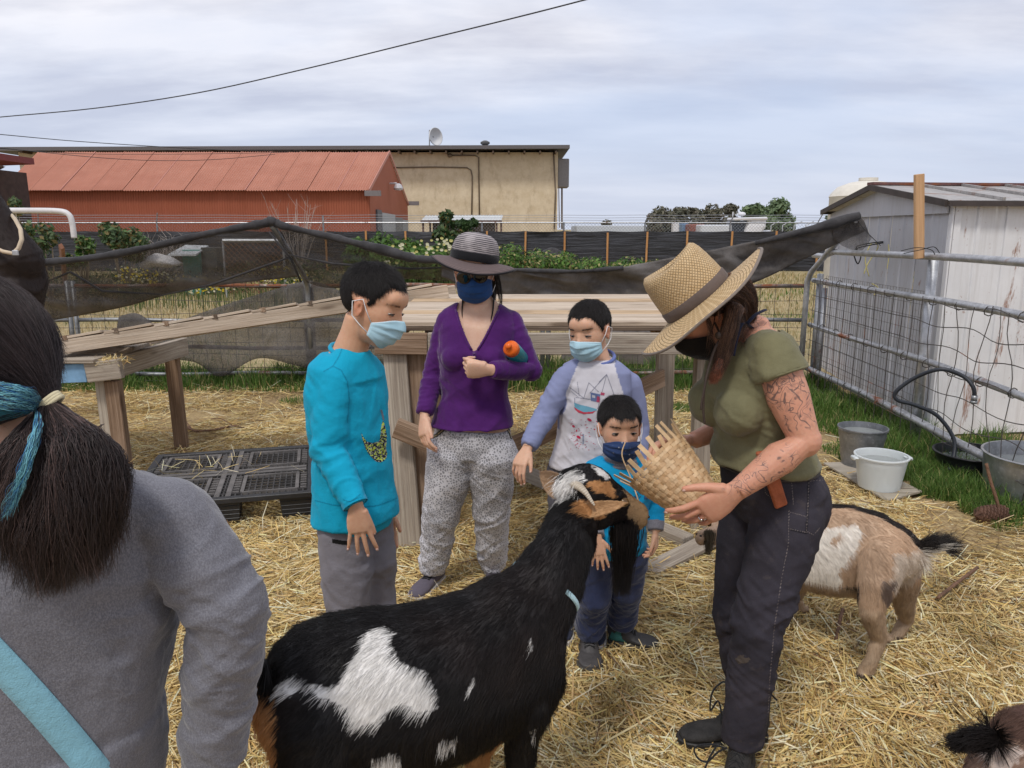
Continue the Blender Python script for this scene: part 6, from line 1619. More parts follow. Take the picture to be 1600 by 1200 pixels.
def cloth(mb,name,mat,parent,segs,seed,vox=.006,sm=4,cut=None,base=.0012,attrs=None,post=None):
 v,f,n=fuse(mb,vox,sm);v=folds(v,n,segs,seed,base)
 if post is not None:v=post(v,normals(v,f))
 if cut is not None:v,f,_=sub(v,f,~cut(v))
 at={'Col':('FLOAT_COLOR',attrs(v,normals(v,f)))}if attrs else None
 o=place(name,v,f,mat,parent,True,at)
 if cut is not None:s=o.modifiers.new('solid','SOLIDIFY');s.thickness=.002;s.offset=-1
 return o,v,f
def join_parts(parts):
 V,Fc,o=[],[],0
 for v,f in parts:V.append(v);Fc.append(f+o);o+=len(v)
 return np.concatenate(V),np.concatenate(Fc)
def decal(name,v,f,u0,u1,v0,v1,step,colfn,mat,parent,off=.0012):
 """flat print: small quads laid on the cloth surface"""
 bv=BVHTree.FromPolygons([tuple(q)for q in v],[tuple(int(i)for i in q)for q in f]);cam_=Vector((0,0,CAM_H))
 us=np.arange(u0,u1+step,step);vs=np.arange(v0,v1+step,step);grid={};V=[];Fc=[];Cc=[]
 for j,b in enumerate(vs):
  for i,a in enumerate(us):
   d=Vector(P(a,b,1.0)-A(0,0,CAM_H)).normalized();hit=bv.ray_cast(cam_,d,10)
   if hit[0]is not None:grid[(i,j)]=np.array(hit[0])-np.array(d)*off
 for j in range(len(vs)-1):
  for i in range(len(us)-1):
   c=colfn(us[i]+step/2,vs[j]+step/2)
   if c is None:continue
   ks=[(i,j),(i+1,j),(i+1,j+1),(i,j+1)]
   if all(q in grid for q in ks):
    pts=[grid[q]for q in ks]
    if np.ptp(np.array(pts)[:,1])>.03:continue
    o=len(V);V+=pts;Fc.append((o,o+3,o+2,o+1));Cc+=[c]*4
 if V:return place(name,np.array(V),Fc,mat,parent,False,{'Col':('FLOAT_COLOR',np.array(Cc,float))})
print_mat=m_attr('printed_ink',.7,.2)
def shoe(parent,heel,toe,L,W,mat,sole_mat,ankle_h=.07,name='shoe',boot=0,lace_mat=None,up=A(0,0,1),eyel=5):
 """heel / toe: ground points"""
 d=unit(toe-heel);s=np.cross(d,up);s=unit(s);k=L;o0=heel
 m=MB();z=.02
 st=[(-.00,.030,.050+z),(.04,.036,.062),(.14,.038,.066),(.30,.036,.062),(.42,.037,.050),(.58,.044,.042),(.74,.048,.036),(.88,.043,.029),(.97,.030,.022),(1.0,.014,.016)]
 m.loft([(o0+d*t*k+up*(z+h*.5*k/.27*.95),s*w*W/.10,up*h*.5*k/.27*1.0,2.6)for t,w,h in st],20)
 m.loft([(o0+d*.11*k+up*.05,d*.045*k/.27,s*.033,2.2),(o0+d*.12*k+up*ankle_h,d*.045*k/.27,s*.034,2.2),(o0+d*.13*k+up*(ankle_h+boot),d*(.05 if boot else.04)*k/.27,s*.036,2.2)],18)
 m.loft([(o0+d*.15*k+up*(ankle_h+boot*.8),d*.05*k/.27,s*.03),(o0+d*.45*k+up*.055*k/.27,d*.05,s*.036*W/.10),(o0+d*.6*k+up*.035*k/.27,d*.04,s*.035*W/.10)],16)
 v,f,n=fuse(m,.004,3);v=v+n*(fbm(v*22,3,2)*.0015)[:,None]
 sh=place(name,v,f,mat,parent,True)
 m=MB();st2=[(-.03,.020),(.0,.036),(.12,.042),(.32,.039),(.5,.044),(.68,.053),(.84,.051),(.96,.038),(1.03,.016)]
 top=[o0+d*t*k+s*w*W/.10+up*.026 for t,w in st2]+[o0+d*t*k-s*w*W/.10+up*.026 for t,w in st2[::-1]]
 n_=len(top);bot=[q-up*.024 for q in top];m.add(top+bot,[tuple(range(n_)),tuple(range(2*n_-1,n_-1,-1))]+[(i,i+n_,(i+1)%n_+n_,(i+1)%n_)for i in range(n_)]);build(m,'sole',sole_mat,sh,bevel=.003)
 if lace_mat:
  m=MB();bv=BVHTree.FromPolygons([tuple(q)for q in v],[tuple(int(i)for i in q)for q in f])
  def on(t,sw):
   q=o0+d*t*k+s*sw;hit=bv.ray_cast(Vector(q+up*.5),Vector(-up),1);return np.array(hit[0])+up*.002 if hit[0]is not None else q+up*.07
  for i in range(eyel):
   t=.27+.30*i/eyel;w=.020
   m.tube([on(t,-w),on(t+.01,0),on(t+.03,w)],.0018,5);m.tube([on(t,w),on(t+.01,0)+up*.002,on(t+.03,-w)],.0018,5)
  build(m,'laces',lace_mat,sh,True)
 return sh,v,f
def limb_pts(a,b,c,n=4):
 return[np.asarray(a,float),lerp(a,b,.5),np.asarray(b,float),lerp(b,c,.35),lerp(b,c,.7),np.asarray(c,float)]
# ================================================================== PEOPLE
def crs(pts,n):
 P_=[np.asarray(p,float)for p in pts];k=len(P_);out=[]
 for x in np.linspace(0,k-1,n):
  i=min(int(x),k-2);t=x-i;a,b,c,d=P_[max(i-1,0)],P_[i],P_[i+1],P_[min(i+2,k-1)]
  out.append(.5*(2*b+(c-a)*t+(2*a-5*b+4*c-d)*t*t+(-a+3*b-3*c+d)*t**3))
 return np.array(out)
def lock(name,path,rad,n,parent,colfn,seed,k=12,strand=.0006,core=None,wave=.006,flat=1.0,frizz=.002,side=None):
 rs=np.random.default_rng(seed);c=crs(path,k);r=np.interp(np.linspace(0,1,k),np.linspace(0,1,len(rad)),rad)
 a=rs.random(n)*6.283;q=np.sqrt(rs.random(n));x,y,z=frame(c[-1]-c[0],A(0,1,0)if side is None else side)
 clump=np.floor(rs.random(n)*24);ph=clump*1.3
 off=x[None]*(np.cos(a)*q)[:,None]+z[None]*(np.sin(a)*q*flat)[:,None]
 pts=[];end=rs.uniform(.66,1.0,n)
 for i in range(k):
  t=i/(k-1)*end;ii=t*(k-1);i0=np.minimum(ii.astype(int),k-2);fr=(ii-i0)[:,None]
  cc=c[i0]*(1-fr)+c[i0+1]*fr;rr_=np.interp(t,np.linspace(0,1,k),r)
  wv=x[None]*(np.sin(t*7+ph)*wave)[:,None]+z[None]*(np.cos(t*6+ph*1.7)*wave)[:,None]
  pts.append(cc+off*rr_[:,None]+wv*t[:,None]+rs.normal(0,frizz,(n,3))*t[:,None])
 pts=np.stack(pts,1);col=np.clip(colfn(pts[:,0],clump,rs)*rs.uniform(.6,1.6,n)[:,None],0,1)
 root=parent
 if core is not None:
  m=MB();m.loft([(c[i],x*r[i]*.80,z*r[i]*.80*flat)for i in range(k)],16);root=build(m,name,core,parent,True);return curves('hair_strands',pts,hairA,root,strand,col)
 return curves(name,pts,hairA,parent,strand,col)
DARK=lambda p,c,rs:np.tile(A(.014,.010,.009),(len(p),1))
def person(label,base):return thing('person',label,'person',base)
def arm_chain(sh,el,wr,r):return limb_pts(sh,el,wr),[r[0],r[1],r[2],r[3],r[4],r[5]]
KID=[(-.10,.10,.075,0),(0,.125,.088,0),(.18,.120,.083,0),(.38,.112,.078,.004),(.60,.122,.083,.006),(.78,.135,.080,0),(.90,.122,.066,-.004),(.97,.075,.052,-.004),(1.03,.045,.045,0)]
WOM=[(-.10,.135,.095,-.005),(0,.158,.112,-.01),(.15,.148,.102,0),(.34,.118,.086,.004),(.52,.128,.092,.012),(.68,.142,.105,.022),(.82,.150,.088,.006),(.91,.135,.068,-.004),(.97,.085,.052,-.006),(1.03,.048,.048,0)]
def scl(tab,kx,ky=None):ky=ky or kx;return[(t,w*kx,d*ky,f*ky)for t,w,d,f in tab]
def rot(v,deg):a=R(deg);return A(v[0]*math.cos(a)-v[1]*math.sin(a),v[0]*math.sin(a)+v[1]*math.cos(a),v[2])
def body_mesh(t,skin,sp,sp_s,sc_s,tab,h,neck_r,arms,legs,hands,extra=None,tat=None,headpost=True,arm_vox=.0028,fine_arm=()):
 """arms: (shoulder, elbow, wrist, radii); hands: kwargs for hand(); one joined body mesh"""
 parts=[];m=MB();torso(m,sp,sp_s,sc_s,tab)
 for i,(a,b,c,r)in enumerate(arms):
  if i in fine_arm:m.tube([a,lerp(a,b,.3)],[r[0],r[1]],10)
  else:p_,r_=arm_chain(a,b,lerp(b,c,.85),r);m.tube(p_,r_,12);m.ball(a,r[0],n=12);m.ball(b,r[2],n=12)
 for pts,r in legs:m.tube(pts,r,14);[m.ball(p,q,n=12)for p,q in zip(pts,r)]
 v,f,n=fuse(m,.010,3);parts.append((v,f))
 if h:
  m=MB();head_shape(m,h);nb=sp[3];c0=h['P'](-.022,0,-.05)
  m.tube([lerp(sp[2],nb,.55),nb,lerp(nb,c0,.5),c0],[neck_r*1.5,neck_r*1.12,neck_r*.98,neck_r],20)
  torso(m,sp,sp_s,sc_s,tab,0,.55,1.2)
  if extra:extra(m)
  v,f,n=fuse(m,.0042,5);v=head_post(v,n,h);hv,hf=v,f;parts.append((v,f))
 else:hv=hf=None
 tats=[]
 for i,((a,b,c,r),hk)in enumerate(zip(arms,hands)):
  m=MB()
  if i in fine_arm:p_,r_=arm_chain(a,b,c,r);m.tube(p_,r_,18);m.ball(b,r[2]*1.03,n=16);m.ball(a,r[0]*.98,n=16)
  else:m.tube([lerp(b,c,.45),lerp(b,c,.75),c],[r[4],r[4]*.9,r[5]],14)
  tips=hand(m,c,**hk);v,f,n=fuse(m,arm_vox,3);parts.append((v,f));hk['tips']=tips
 V,Fc=join_parts(parts);at={}
 bl=np.zeros(len(V))
 if h:q=to_local(V,h);bl+=.5*np.exp(-((np.abs(q[:,1])-.08)**2/.0002+(q[:,0]+.005)**2/.0008+(q[:,2]+.01)**2/.0015))+.22*np.exp(-((np.abs(q[:,1])-.04)**2/.0006+(q[:,0]-.07)**2/.001+(q[:,2]+.03)**2/.001))
 for hk in hands:
  for(p,d,r)in hk.get('tips',[]):bl+=.35*np.exp(-((V-p)**2).sum(1)/.00015)
 at['blush']=('FLOAT',np.clip(bl,0,1));at['tat']=('FLOAT',tat(V)if tat else np.zeros(len(V)))
 for hk in hands:hk.pop('tips',None)if False else None
 o=place('body',V,Fc,skin,t,True,at)
 for hk in hands:
  tp=hk.pop('tips',[])
  if tp:
   m=MB()
   for(p,d,r)in tp:
    nb=-unit(np.asarray(hk['pn'])-d*np.dot(hk['pn'],d));sx=np.cross(d,nb)
    m.ball(p+d*r*.15+nb*r*.62,r*.62,r*.8,r*.36,(sx,d,nb),8)
   build(m,'fingernail',nail_m,o,True)
 return o,hv,hf
nail_m=m_plain('nail',(.56,.36,.29),.35,.05)
skinA=m_skin('tan_child_skin',(.60,.355,.225));skinB=m_skin('light_child_skin',(.62,.385,.26));skinC=m_skin('fair_skin',(.64,.41,.29));skinD=m_skin('sunburnt_skin',(.58,.30,.20),tat=True)
surg=NT('surgical_mask');v=surg.obj();surg.P(Base_Color=surg.mix(surg.fac(surg.noise(v,18,3),.3,.7),(.36,.56,.66),(.44,.64,.73)),Roughness=.8,Specular_IOR_Level=.15,Subsurface_Weight=.1,Subsurface_Radius=(.01,.01,.01));surg.bump(surg.noise(v,500,2),.12,.002);surg_m=surg.mat
white_cl=m_plain('white_elastic',(.72,.73,.74),.8,.03)
lace_b=m_cloth('black_lace',(.015,.015,.016),.2);rub_d=m_plain('dark_rubber_sole',(.045,.04,.035),.75,.25,20);rub_g=m_plain('grey_rubber_sole',(.55,.52,.50),.7,.15,20)
# ------------------------------------------------------------ boy in the bright blue long sleeved shirt
def boy_blue():
 Y=2.22;t=person('boy in a bright cyan long sleeved shirt and pale mask looking down at the goat',P(555,1180,Y)*A(1,1,0))
 f=rot(A(1,0,0),-32);s=A(f[1],-f[0],0)
 pel,wai,che,nb=P(556,800,Y),P(551,735,Y),P(541,640,Y),P(547,549,Y)
 sp=[pel,wai,che,nb];tab=scl(KID,.90,.95)
 h=head_frame(P(584,476,2.20),A(.86,-.30,-.36),A(.30,0,1),.222)
 cR=(P(524,594,2.14),P(515,704,2.10),P(556,790,2.02),[.042,.036,.031,.029,.024,.021])
 cL=(P(572,590,2.36),P(588,700,2.42),P(600,790,2.40),[.042,.036,.031,.029,.024,.021])
 hR=dict(d=P(566,862,2.02)-P(556,790,2.02),pn=A(.1,1,-.1),th=A(1,.1,0),L=.145,curls=[(.12,.10,.08),(.05,.10,.1),(.08,.12,.1),(.05,.08,.05)],spread=.17,thumb=(.35,.25))
 hL=dict(d=A(.1,-.1,-1),pn=A(0,-1,0),th=A(1,0,0),L=.145,curls=[(.3,.3,.2)]*4)
 hipR,hipL=pel-A(0,0,.03)+s*.058,pel-A(0,0,.03)-s*.058
 kn,an=A(.02,0,.40),A(0,0,.08)
 def legp(hp,dx=0):b=A(hp[0]+dx,hp[1],0);return[hp,lerp(hp,b+kn,.5),b+kn,lerp(b+kn,b+an,.5),b+an+A(-.02,0,0)]
 LR,LL=legp(hipR,-.01),legp(hipL,-.01)
 o,hv,hf=body_mesh(t,skinA,sp,s,s,tab,h,.046,[cR,cL],[(LR,[.062,.055,.042,.038,.030]),(LL,[.062,.055,.042,.038,.030])],[hR,hL])
 face_parts(h,t,look=(.0,-.002),open_=.06,mesh=(hv,hf));short_hair(h,hv,hf,t,12000,.020,seed=4)
 face_mask(h,t,surg_m,white_cl,top=-.008,edge=white_cl)
 m=MB();torso(m,sp,s,s,tab,.018,-.5,1.0);m.tube([lerp(che,nb,.5),nb-A(0,0,.012)],[.046*1.5+.016,.046*1.15+.014],20)
 m.loft([(wai+A(0,0,.04),s*.128,f*.098,2.3),(lerp(wai,pel,.4),s*.134,f*.102,2.3),(pel+A(0,0,.02),s*.140,f*.108,2.3),(pel-A(0,0,.014),s*.143,f*.111,2.3)],28);yoke(m,nb,s,f,(cR[0],cL[0]),.050,.050)
 m.loft([(lerp(che,nb,.55),s*.13,f*.09),(nb-A(0,0,.018),s*.074,f*.066),(nb+A(.0,0,.002),s*.060,f*.058)],24)
 for c,sg in((cR,1),(cL,-1)):
  p_,r_=arm_chain(c[0],c[1],lerp(c[1],c[2],.98),[.052,.053,.049,.044,.038,.034]);m.tube(p_,r_,18);m.ball(c[0],.051,n=16);m.ball(c[1],.050,n=14)
 sg=[(cR[0],cR[1],.07,.0065,14,.30),(cR[1],cR[2],.06,.0075,20,.25),(che,pel-A(0,0,.05),.2,.0065,8,.8),(lerp(che,nb,.5),cR[0],.1,.003,12,.4)]
 sh,v,ff_=cloth(m,'shirt',m_cloth('cyan_jersey',(.005,.335,.52),.07,700,.85,.05),t,sg,3,.0055,5)
 m=MB();q=[nb+s*.056*math.cos(a)+f*.056*math.sin(a)+A(0,0,.000-.018*math.sin(a))for a in np.linspace(0,6.283,28,endpoint=False)];m.tube(q,.0068,8,closed=True);build(m,'collar',m_cloth('cyan_rib',(.004,.30,.48),.07),sh,True)
 m=MB();cw=lerp(cR[1],cR[2],.97);cx,cy,cz=frame(cR[2]-cR[1]);m.tube([cw-cy*.012,cw+cy*.004],.0365,20,False);build(m,'cuff',m_cloth('cyan_rib2',(.004,.30,.48),.07),sh,True)
 poly=[(564,675),(567,682),(573,690),(582,692),(592,690),(594.5,684),(595,672),(597,661),(599,657),(601,664),(603,671),(604.5,682),(604,692),(603,700),(605,708),(604,715),(600,720),(594,722.5),(588,721),(583,717),(576,709),(571,700),(567,688)]
 sliver=[(594,640),(597,640),(600,650),(600.5,657),(598,656)];letters=[(588,566),(592,566),(596,600),(595,640),(592,600)]
 rs=np.random.default_rng(2)
 def cf(a,b):
  q=np.array([[a,b]])
  if inpoly(q,poly)[0]:
   n=fbm(np.array([[a*.62,b*.62,0]]),3,2)[0];n2=vnoise(np.array([[a*.5+9,b*.5,5]]),5)[0]
   return(.55,.66,.08)if n>.22 else(.016,.018,.025)if n<-.10 else((.36,.38,.36)if n2>0 else(.09,.10,.11))
  if inpoly(q,sliver)[0]:return(.13,.16,.20)
 decal('print',v,ff_,560,610,636,726,.7,cf,print_mat,sh)
 pl=[[(506,580),(520,572),(533,578),(543,596),(546,625),(543,660)],[(520,572),(530,556),(534,545)],[(492,782),(520,789),(560,793),(590,790),(621,778)],[(536,781),(548,784),(563,772)]]
 sgs=[(p,q)for L_ in pl for p,q in zip(L_[:-1],L_[1:])]
 def sd(a,b):
  r_=9
  for p,q in sgs:
   d=A(q[0]-p[0],q[1]-p[1]);tt=max(0,min(1,((a-p[0])*d[0]+(b-p[1])*d[1])/(d@d)));r_=min(r_,math.hypot(a-p[0]-d[0]*tt,b-p[1]-d[1]*tt))
  return r_
 decal('seam',v,ff_,488,624,542,798,.9,lambda a,b:(.002,.22,.36)if sd(a,b)<.55 else None,print_mat,sh)['kind']='stuff'
 m=MB();torso(m,sp,s,s,tab,.012,-.2,.2)
 wl=lambda L_,sx:([L_[0],L_[1],L_[2],L_[3],L_[4]-A(0,0,.03)],[.074,.072,.063,.058,.055])
 for L_ in(LR,LL):a_,r_=wl(L_,0);m.tube(a_,r_,22);m.ball(a_[0],.074,n=16);m.ball(a_[2],.063,n=14)
 sg=[(LR[0],LR[2],.12,.008,12,.5),(LR[2],LR[4],.1,.010,16,.35),(LL[0],LL[2],.12,.008,12,.5),(LL[2],LL[4],.1,.010,16,.35)]
 tr,v,ff_=cloth(m,'trousers',m_cloth('grey_trouser',(.21,.20,.225),.08,600,.85,.05),t,sg,8,.007,4)
 decal('pocket_zip',v,ff_,515,546,840,856,.8,lambda a,b:(.008,.008,.009)if abs(b-(843.5+3.5*math.sin((a-519)/26*1.5))-1.5)<3.2 and 519<a<545 else None,print_mat,tr)
 for L_ in(LR,LL):b=L_[4]*A(1,1,0);shoe(t,b-f*.07,b+f*.16,.225,.085,m_cloth('grey_trainer',(.06,.06,.07)),rub_g,.06,lace_mat=lace_b)
boy_blue()
# ------------------------------------------------------------ woman in the purple top and sun hat
def woman_purple():
 Y=3.16;t=person('woman in a purple henley top, snake print trousers, sunglasses and a grey sun hat',P(715,930,3.15)*A(1,1,0))
 f=unit(A(-.10,-1,0));s=A(f[1],-f[0],0)
 pel,wai,che,nb=P(738,690,Y),P(741,622,Y),P(745,545,Y),P(749,470,Y+.02)
 sp=[pel,wai,che,nb];tab=scl(WOM,1.02,.98)
 h=head_frame(P(742,426,Y+.0),A(-.05,-1,-.14),A(-.05,0,1),.222)
 cR=(P(699,502,Y+.01),P(678,585,Y+.03),P(663,648,Y-.08),[.046,.040,.034,.032,.026,.023])
 cL=(P(798,502,Y+.01),P(830,578,Y-.05),P(766,578,Y-.20),[.046,.040,.034,.032,.026,.023])
 hR=dict(d=P(661,695,Y-.14)-cR[2],pn=A(.85,.5,0),th=A(.5,-.85,0),L=.165,curls=[(.35,.45,.3),(.42,.5,.3),(.45,.5,.3),(.4,.5,.3)],spread=.05,thumb=(.35,.3))
 hL=dict(d=A(-.95,-.12,.02),pn=A(.15,.75,-.55),th=A(-.1,-.35,.95),L=.165,curls=[(1.15,1.3,.7),(1.2,1.35,.7),(1.2,1.35,.7),(1.15,1.3,.7)],spread=.02,thumb=(.25,.45))
 hipR,hipL=pel-A(0,0,.04)+s*.085,pel-A(0,0,.04)-s*.085
 aR,aL=P(676,888,3.27),P(770,882,3.34)
 kR,kL=lerp(hipR,aR,.5)+f*.03,lerp(hipL,aL,.5)+f*.03
 LR=[hipR,lerp(hipR,kR,.5),kR,lerp(kR,aR,.5),aR];LL=[hipL,lerp(hipL,kL,.5),kL,lerp(kL,aL,.5),aL]
 o,hv,hf=body_mesh(t,skinC,sp,s,s,tab,h,.050,[cR,cL],[(LR,[.095,.085,.06,.055,.038]),(LL,[.095,.085,.06,.055,.038])],[hR,hL])
 navy=m_cloth('navy_mask',(.018,.065,.20),.12,800,.8,.1);face_mask(h,t,navy,white_cl,top=.000,bot=-.112,puff=.004,wide=1.02)
 gl=NT('sunglass_lens');gl.P(Base_Color=(.008,.007,.008),Roughness=.06,Specular_IOR_Level=.6);gold=m_galv('thin_gold_frame',(.22,.13,.07),0,.4,.8)
 gp=tag(bpy.data.objects.new('sunglasses',None),'round black sunglasses worn under the brim of the grey sun hat','sunglasses');C.objects.link(gp);gp.location=tuple(h['P'](.1,0,0))
 for sg in(-1,1):
  m=MB();c=h['P'](.109,sg*.033,.004);X=unit(h['s']*1-h['f']*.14*sg);Z=h['u'];N=np.cross(X,Z)
  m.ball(c,.0295,.0045,.0265,(X,N,Z),24);build(m,'lens',gl.mat,gp,True)
  m=MB();m.tube([c+X*.028*math.cos(a)+Z*.0255*math.sin(a)for a in np.linspace(0,6.283,24,endpoint=False)],.0010,6,closed=True);m.tube([c+X*sg*.027+Z*.012,h['P'](.05,sg*.078,.014),h['P'](-.01,sg*.082,.012)],.0015,6);build(m,'rim',gold,gp,True)
 m=MB();m.tube([h['P'](.111,-.008,.008),h['P'](.113,0,.011),h['P'](.111,.008,.008)],.0014,6);build(m,'bridge',gold,gp,True)
 lock('hair',[h['P'](-.06,0,.03),h['P'](-.085,-.02,-.03),h['P'](-.085,-.04,-.10),h['P'](-.07,-.05,-.16)],[.075,.07,.035,.015],2200,t,DARK,3,core=hair_blk,strand=.0005)
 for q in([(.02,-.082,.02),(.01,-.086,-.05),(-.02,-.09,-.11),(-.01,-.10,-.17)],[(.0,-.084,.02),(-.01,-.095,-.04),(.0,-.10,-.12),(.01,-.085,-.19)],[(-.01,.082,.0),(-.03,.08,-.05),(-.03,.07,-.1)]):
  lock('hair',[h['P'](*p)for p in q],[.004,.006,.004,.002],60,t,DARK,5,strand=.0004,wave=.004)
 ha=unit(A(.16,.02,1));hc=h['P'](-.01,0,.050);hx,_,hz=frame(ha,A(0,1,0))
 hm=NT('striped_sun_hat');g=hm.attr('gc');sp_=hm.sep(g);w=hm.math('FRACT',hm.math('MULTIPLY',hm.math('MULTIPLY_ADD',hm.noise(hm.obj(),9,3),.006,sp_[2]),135.0));w=hm.math('MULTIPLY',hm.fac(w,.3,.5),hm.fac(hm.noise(hm.obj(),26,3),.34,.56,.45,1))
 hm.P(Base_Color=hm.mix(w,(.40,.36,.36),(.055,.048,.055)),Roughness=.8);hm.bump(w,.5,.003)
 hat=thing('sun_hat','grey striped sun hat with a black band and wide dark brim','hat',hc)
 m=MB();pr=[(.097,-.004),(.098,.02),(.096,.045),(.090,.068),(.078,.088),(.058,.101),(.034,.108),(.001,.110)];m.lathe(hc,pr,40,ha,squash=1.12)
 m.g=[(g_[0],g_[1],(np.asarray(v_)-hc)@ha)for g_,v_ in zip(m.g,m.v)];build(m,'crown',hm.mat,hat,True)
 m=MB();m.lathe(hc,[(.0985,-.004),(.1005,.0),(.1000,.026),(.0975,.030)],40,ha,squash=1.12);build(m,'hat_band',m_cloth('black_ribbon',(.010,.010,.012),.1),hat,True)
 bm_=NT('brim_weave');g=bm_.attr('gc');sp_=bm_.sep(g);w=bm_.fac(bm_.math('FRACT',bm_.math('MULTIPLY',sp_[1],160.0)),.35,.55)
 bm_.P(Base_Color=bm_.mix(w,(.20,.14,.13),(.030,.022,.024)),Roughness=.8);m=MB()
 m.lathe(hc,[(.096,.0),(.115,-.004),(.135,-.006),(.155,-.010),(.172,-.018),(.173,-.022),(.155,-.014),(.135,-.010),(.115,-.008),(.096,-.004)],48,ha,squash=1.05)
 def warp_(p):d=np.asarray(p)-hc;a=d@hx;return tuple(np.asarray(p)+ha*(-.9*(d@A(0,1,0))**2*1.0+.25*a*a))
 m.v=[warp_(p)for p in m.v];build(m,'brim',bm_.mat,hat,True)
 m=MB();m.tube([warp_(hc+hx*.173*math.cos(a)+np.cross(ha,hx)*.173*1.05*math.sin(a)-ha*.020)for a in np.linspace(0,6.283,48,endpoint=False)],.0042,8,closed=True);build(m,'brim_edge',m_cloth('black_edge',(.010,.009,.011)),hat,True)
 m=MB();torso(m,sp,s,s,tab,.012,.18,.98)
 m.loft([(lerp(wai,che,.25),s*.132,f*.100,2.3),(wai,s*.140,f*.104,2.3),(lerp(pel,wai,.75),s*.156,f*.116,2.3),(lerp(pel,wai,.48),s*.170,f*.128,2.3),(pel+A(0,0,.078),s*.176,f*.134,2.3)],28)
 for sg in(-1,1):m.ball(spine(sp,.66)+f*.088+s*sg*.068,.066,.050,.060,(s,f,A(0,0,1)),18)
 m.loft([(lerp(che,nb,.62),s*.150,f*.088),(nb-A(0,0,.035),s*.125,f*.070),(nb-A(0,0,.012),s*.090,f*.062)],24)
 for c in(cR,cL):
  p_,r_=arm_chain(c[0],c[1],lerp(c[1],c[2],.97),[.048,.048,.045,.042,.038,.034]);m.tube(p_,r_,18);m.ball(c[0],.047,n=16);m.ball(c[1],.047,n=14)
 yoke(m,nb-A(0,0,.022),s,f,(cR[0],cL[0]),.042,.048)
 def vneck(v):
  q=v-nb;a=q@s;b=q@f;z=q[:,2]
  front=(b>-.01)&(z>-.185)&(np.abs(a)<.082*np.clip((z+.185)/.16,0,1)**.8)
  return front|((np.abs(a)<.078)&(z>-.035)&(b>-.07))|((z>-.004)&(np.abs(a)<.1))
 sg=[(cR[0],cR[1],.07,.0040,22,.22),(cR[1],cR[2],.06,.0045,30,.2),(cL[0],cL[1],.07,.0040,22,.25),(cL[1],cL[2],.06,.0040,26,.25),(wai+A(0,0,.08),pel,.2,.0065,9,.7),(che,wai,.2,.003,9,1)]
 pur=m_cloth('purple_jersey',(.068,.012,.115),.12,600,.9,.25);sh,v,ff_=cloth(m,'top',pur,t,sg,13,.0055,4,cut=vneck)
 bv=BVHTree.FromPolygons([tuple(q)for q in v],[tuple(int(i)for i in q)for q in ff_])
 def onf(a,z,off=.002):
  o_=nb+s*a+A(0,0,z)+f*.5;hit=bv.ray_cast(Vector(o_),Vector(-f),1)
  return np.array(hit[0])+f*off if hit[0]is not None else nb+s*a+A(0,0,z)+f*.1
 for sg_ in(-1,1):
  m=MB();q=[onf(sg_*(.082*((z+.185)/.16)**.8+.007),z)for z in np.linspace(-.180,-.03,12)];m.tube(q,.0058,8,flat=.6);build(m,'neck_trim',pur,sh,True)
 m=MB();m.tube([onf(0,z,.001)for z in np.linspace(-.19,-.27,6)],.007,6,flat=.35);build(m,'placket',pur,sh,True)
 for z in(-.195,-.217,-.239,-.258):m=MB();m.ball(onf(0,z,.006),.0042,.0025,.0042,n=8);build(m,'button',m_plain('purple_button',(.12,.06,.17),.4),sh,True)
 for z,a in((-.155,-.026),(-.13,-.040),(-.105,-.052)):m=MB();m.ball(onf(a,z,.006),.0038,.0025,.0038,n=8);build(m,'button',m_plain('purple_button',(.12,.06,.17),.4),sh,True)
 for sg_ in(-1,1):
  m=MB();q=[nb+s*sg_*.060+f*(-.02)+A(0,0,.035),nb+s*sg_*.064+f*.025+A(0,0,.01),nb+s*sg_*.062+f*.062+A(0,0,-.045),nb+s*sg_*.052+f*.085+A(0,0,-.11)];m.tube(list(crs(q,10)),.011,8,flat=.3,up=A(1,0,0));build(m,'strap',m_cloth('black_strap',(.010,.010,.011)),t,True)
 sk=NT('snake_print');vv_=sk.obj();vo=sk.n('TexVoronoi',{'feature':'DISTANCE_TO_EDGE'},Scale=84.0);sk.nt.links.new(sk.map(vv_,(1.15,1.15,1),(0,0,0)),vo.inputs['Vector'])
 dns=sk.fac(sk.noise(sk.map(vv_,(1,1,.8)),6.5,3,.6),.36,.66,.02,.22);e=sk.n('MapRange');sk.nt.links.new(vo.outputs['Distance'],e.inputs[0]);sk.nt.links.new(dns,e.inputs[1]);e.inputs[1].default_value=.1
 q=sk.math('GREATER_THAN',sk.math('ADD',vo.outputs['Distance'],sk.math('MULTIPLY',dns,1.0)),.24)
 sk.P(Base_Color=sk.mix(sk.math('MULTIPLY',q,.72),(.56,.55,.58),(.12,.12,.13)),Roughness=.9,Specular_IOR_Level=.2);sk.bump(sk.noise(vv_,50,4),.2,.004)
 m=MB();torso(m,sp,s,s,tab,.009,-.2,.30)
 for L_ in(LR,LL):m.tube([L_[0],L_[1],L_[2],L_[3],L_[4]-A(0,0,.0)],[.108,.096,.077,.072,.058],24);m.ball(L_[0],.104,n=16);m.ball(L_[2],.077,n=14)
 sg=[(LR[0],LR[2],.14,.008,9,.6),(LR[2],LR[4],.12,.013,13,.4),(LL[0],LL[2],.14,.008,9,.6),(LL[2],LL[4],.12,.013,13,.4),(LR[3],LR[4],.12,.008,22,.3),(LL[3],LL[4],.12,.008,22,.3)]
 tr,v,ff_=cloth(m,'trousers',sk.mat,t,sg,19,.007,4)
 zip1=[(672,684),(682,680),(692,672),(698,664),(701,658)];zip2=[(784,657),(790,666),(797,676),(800,684)]
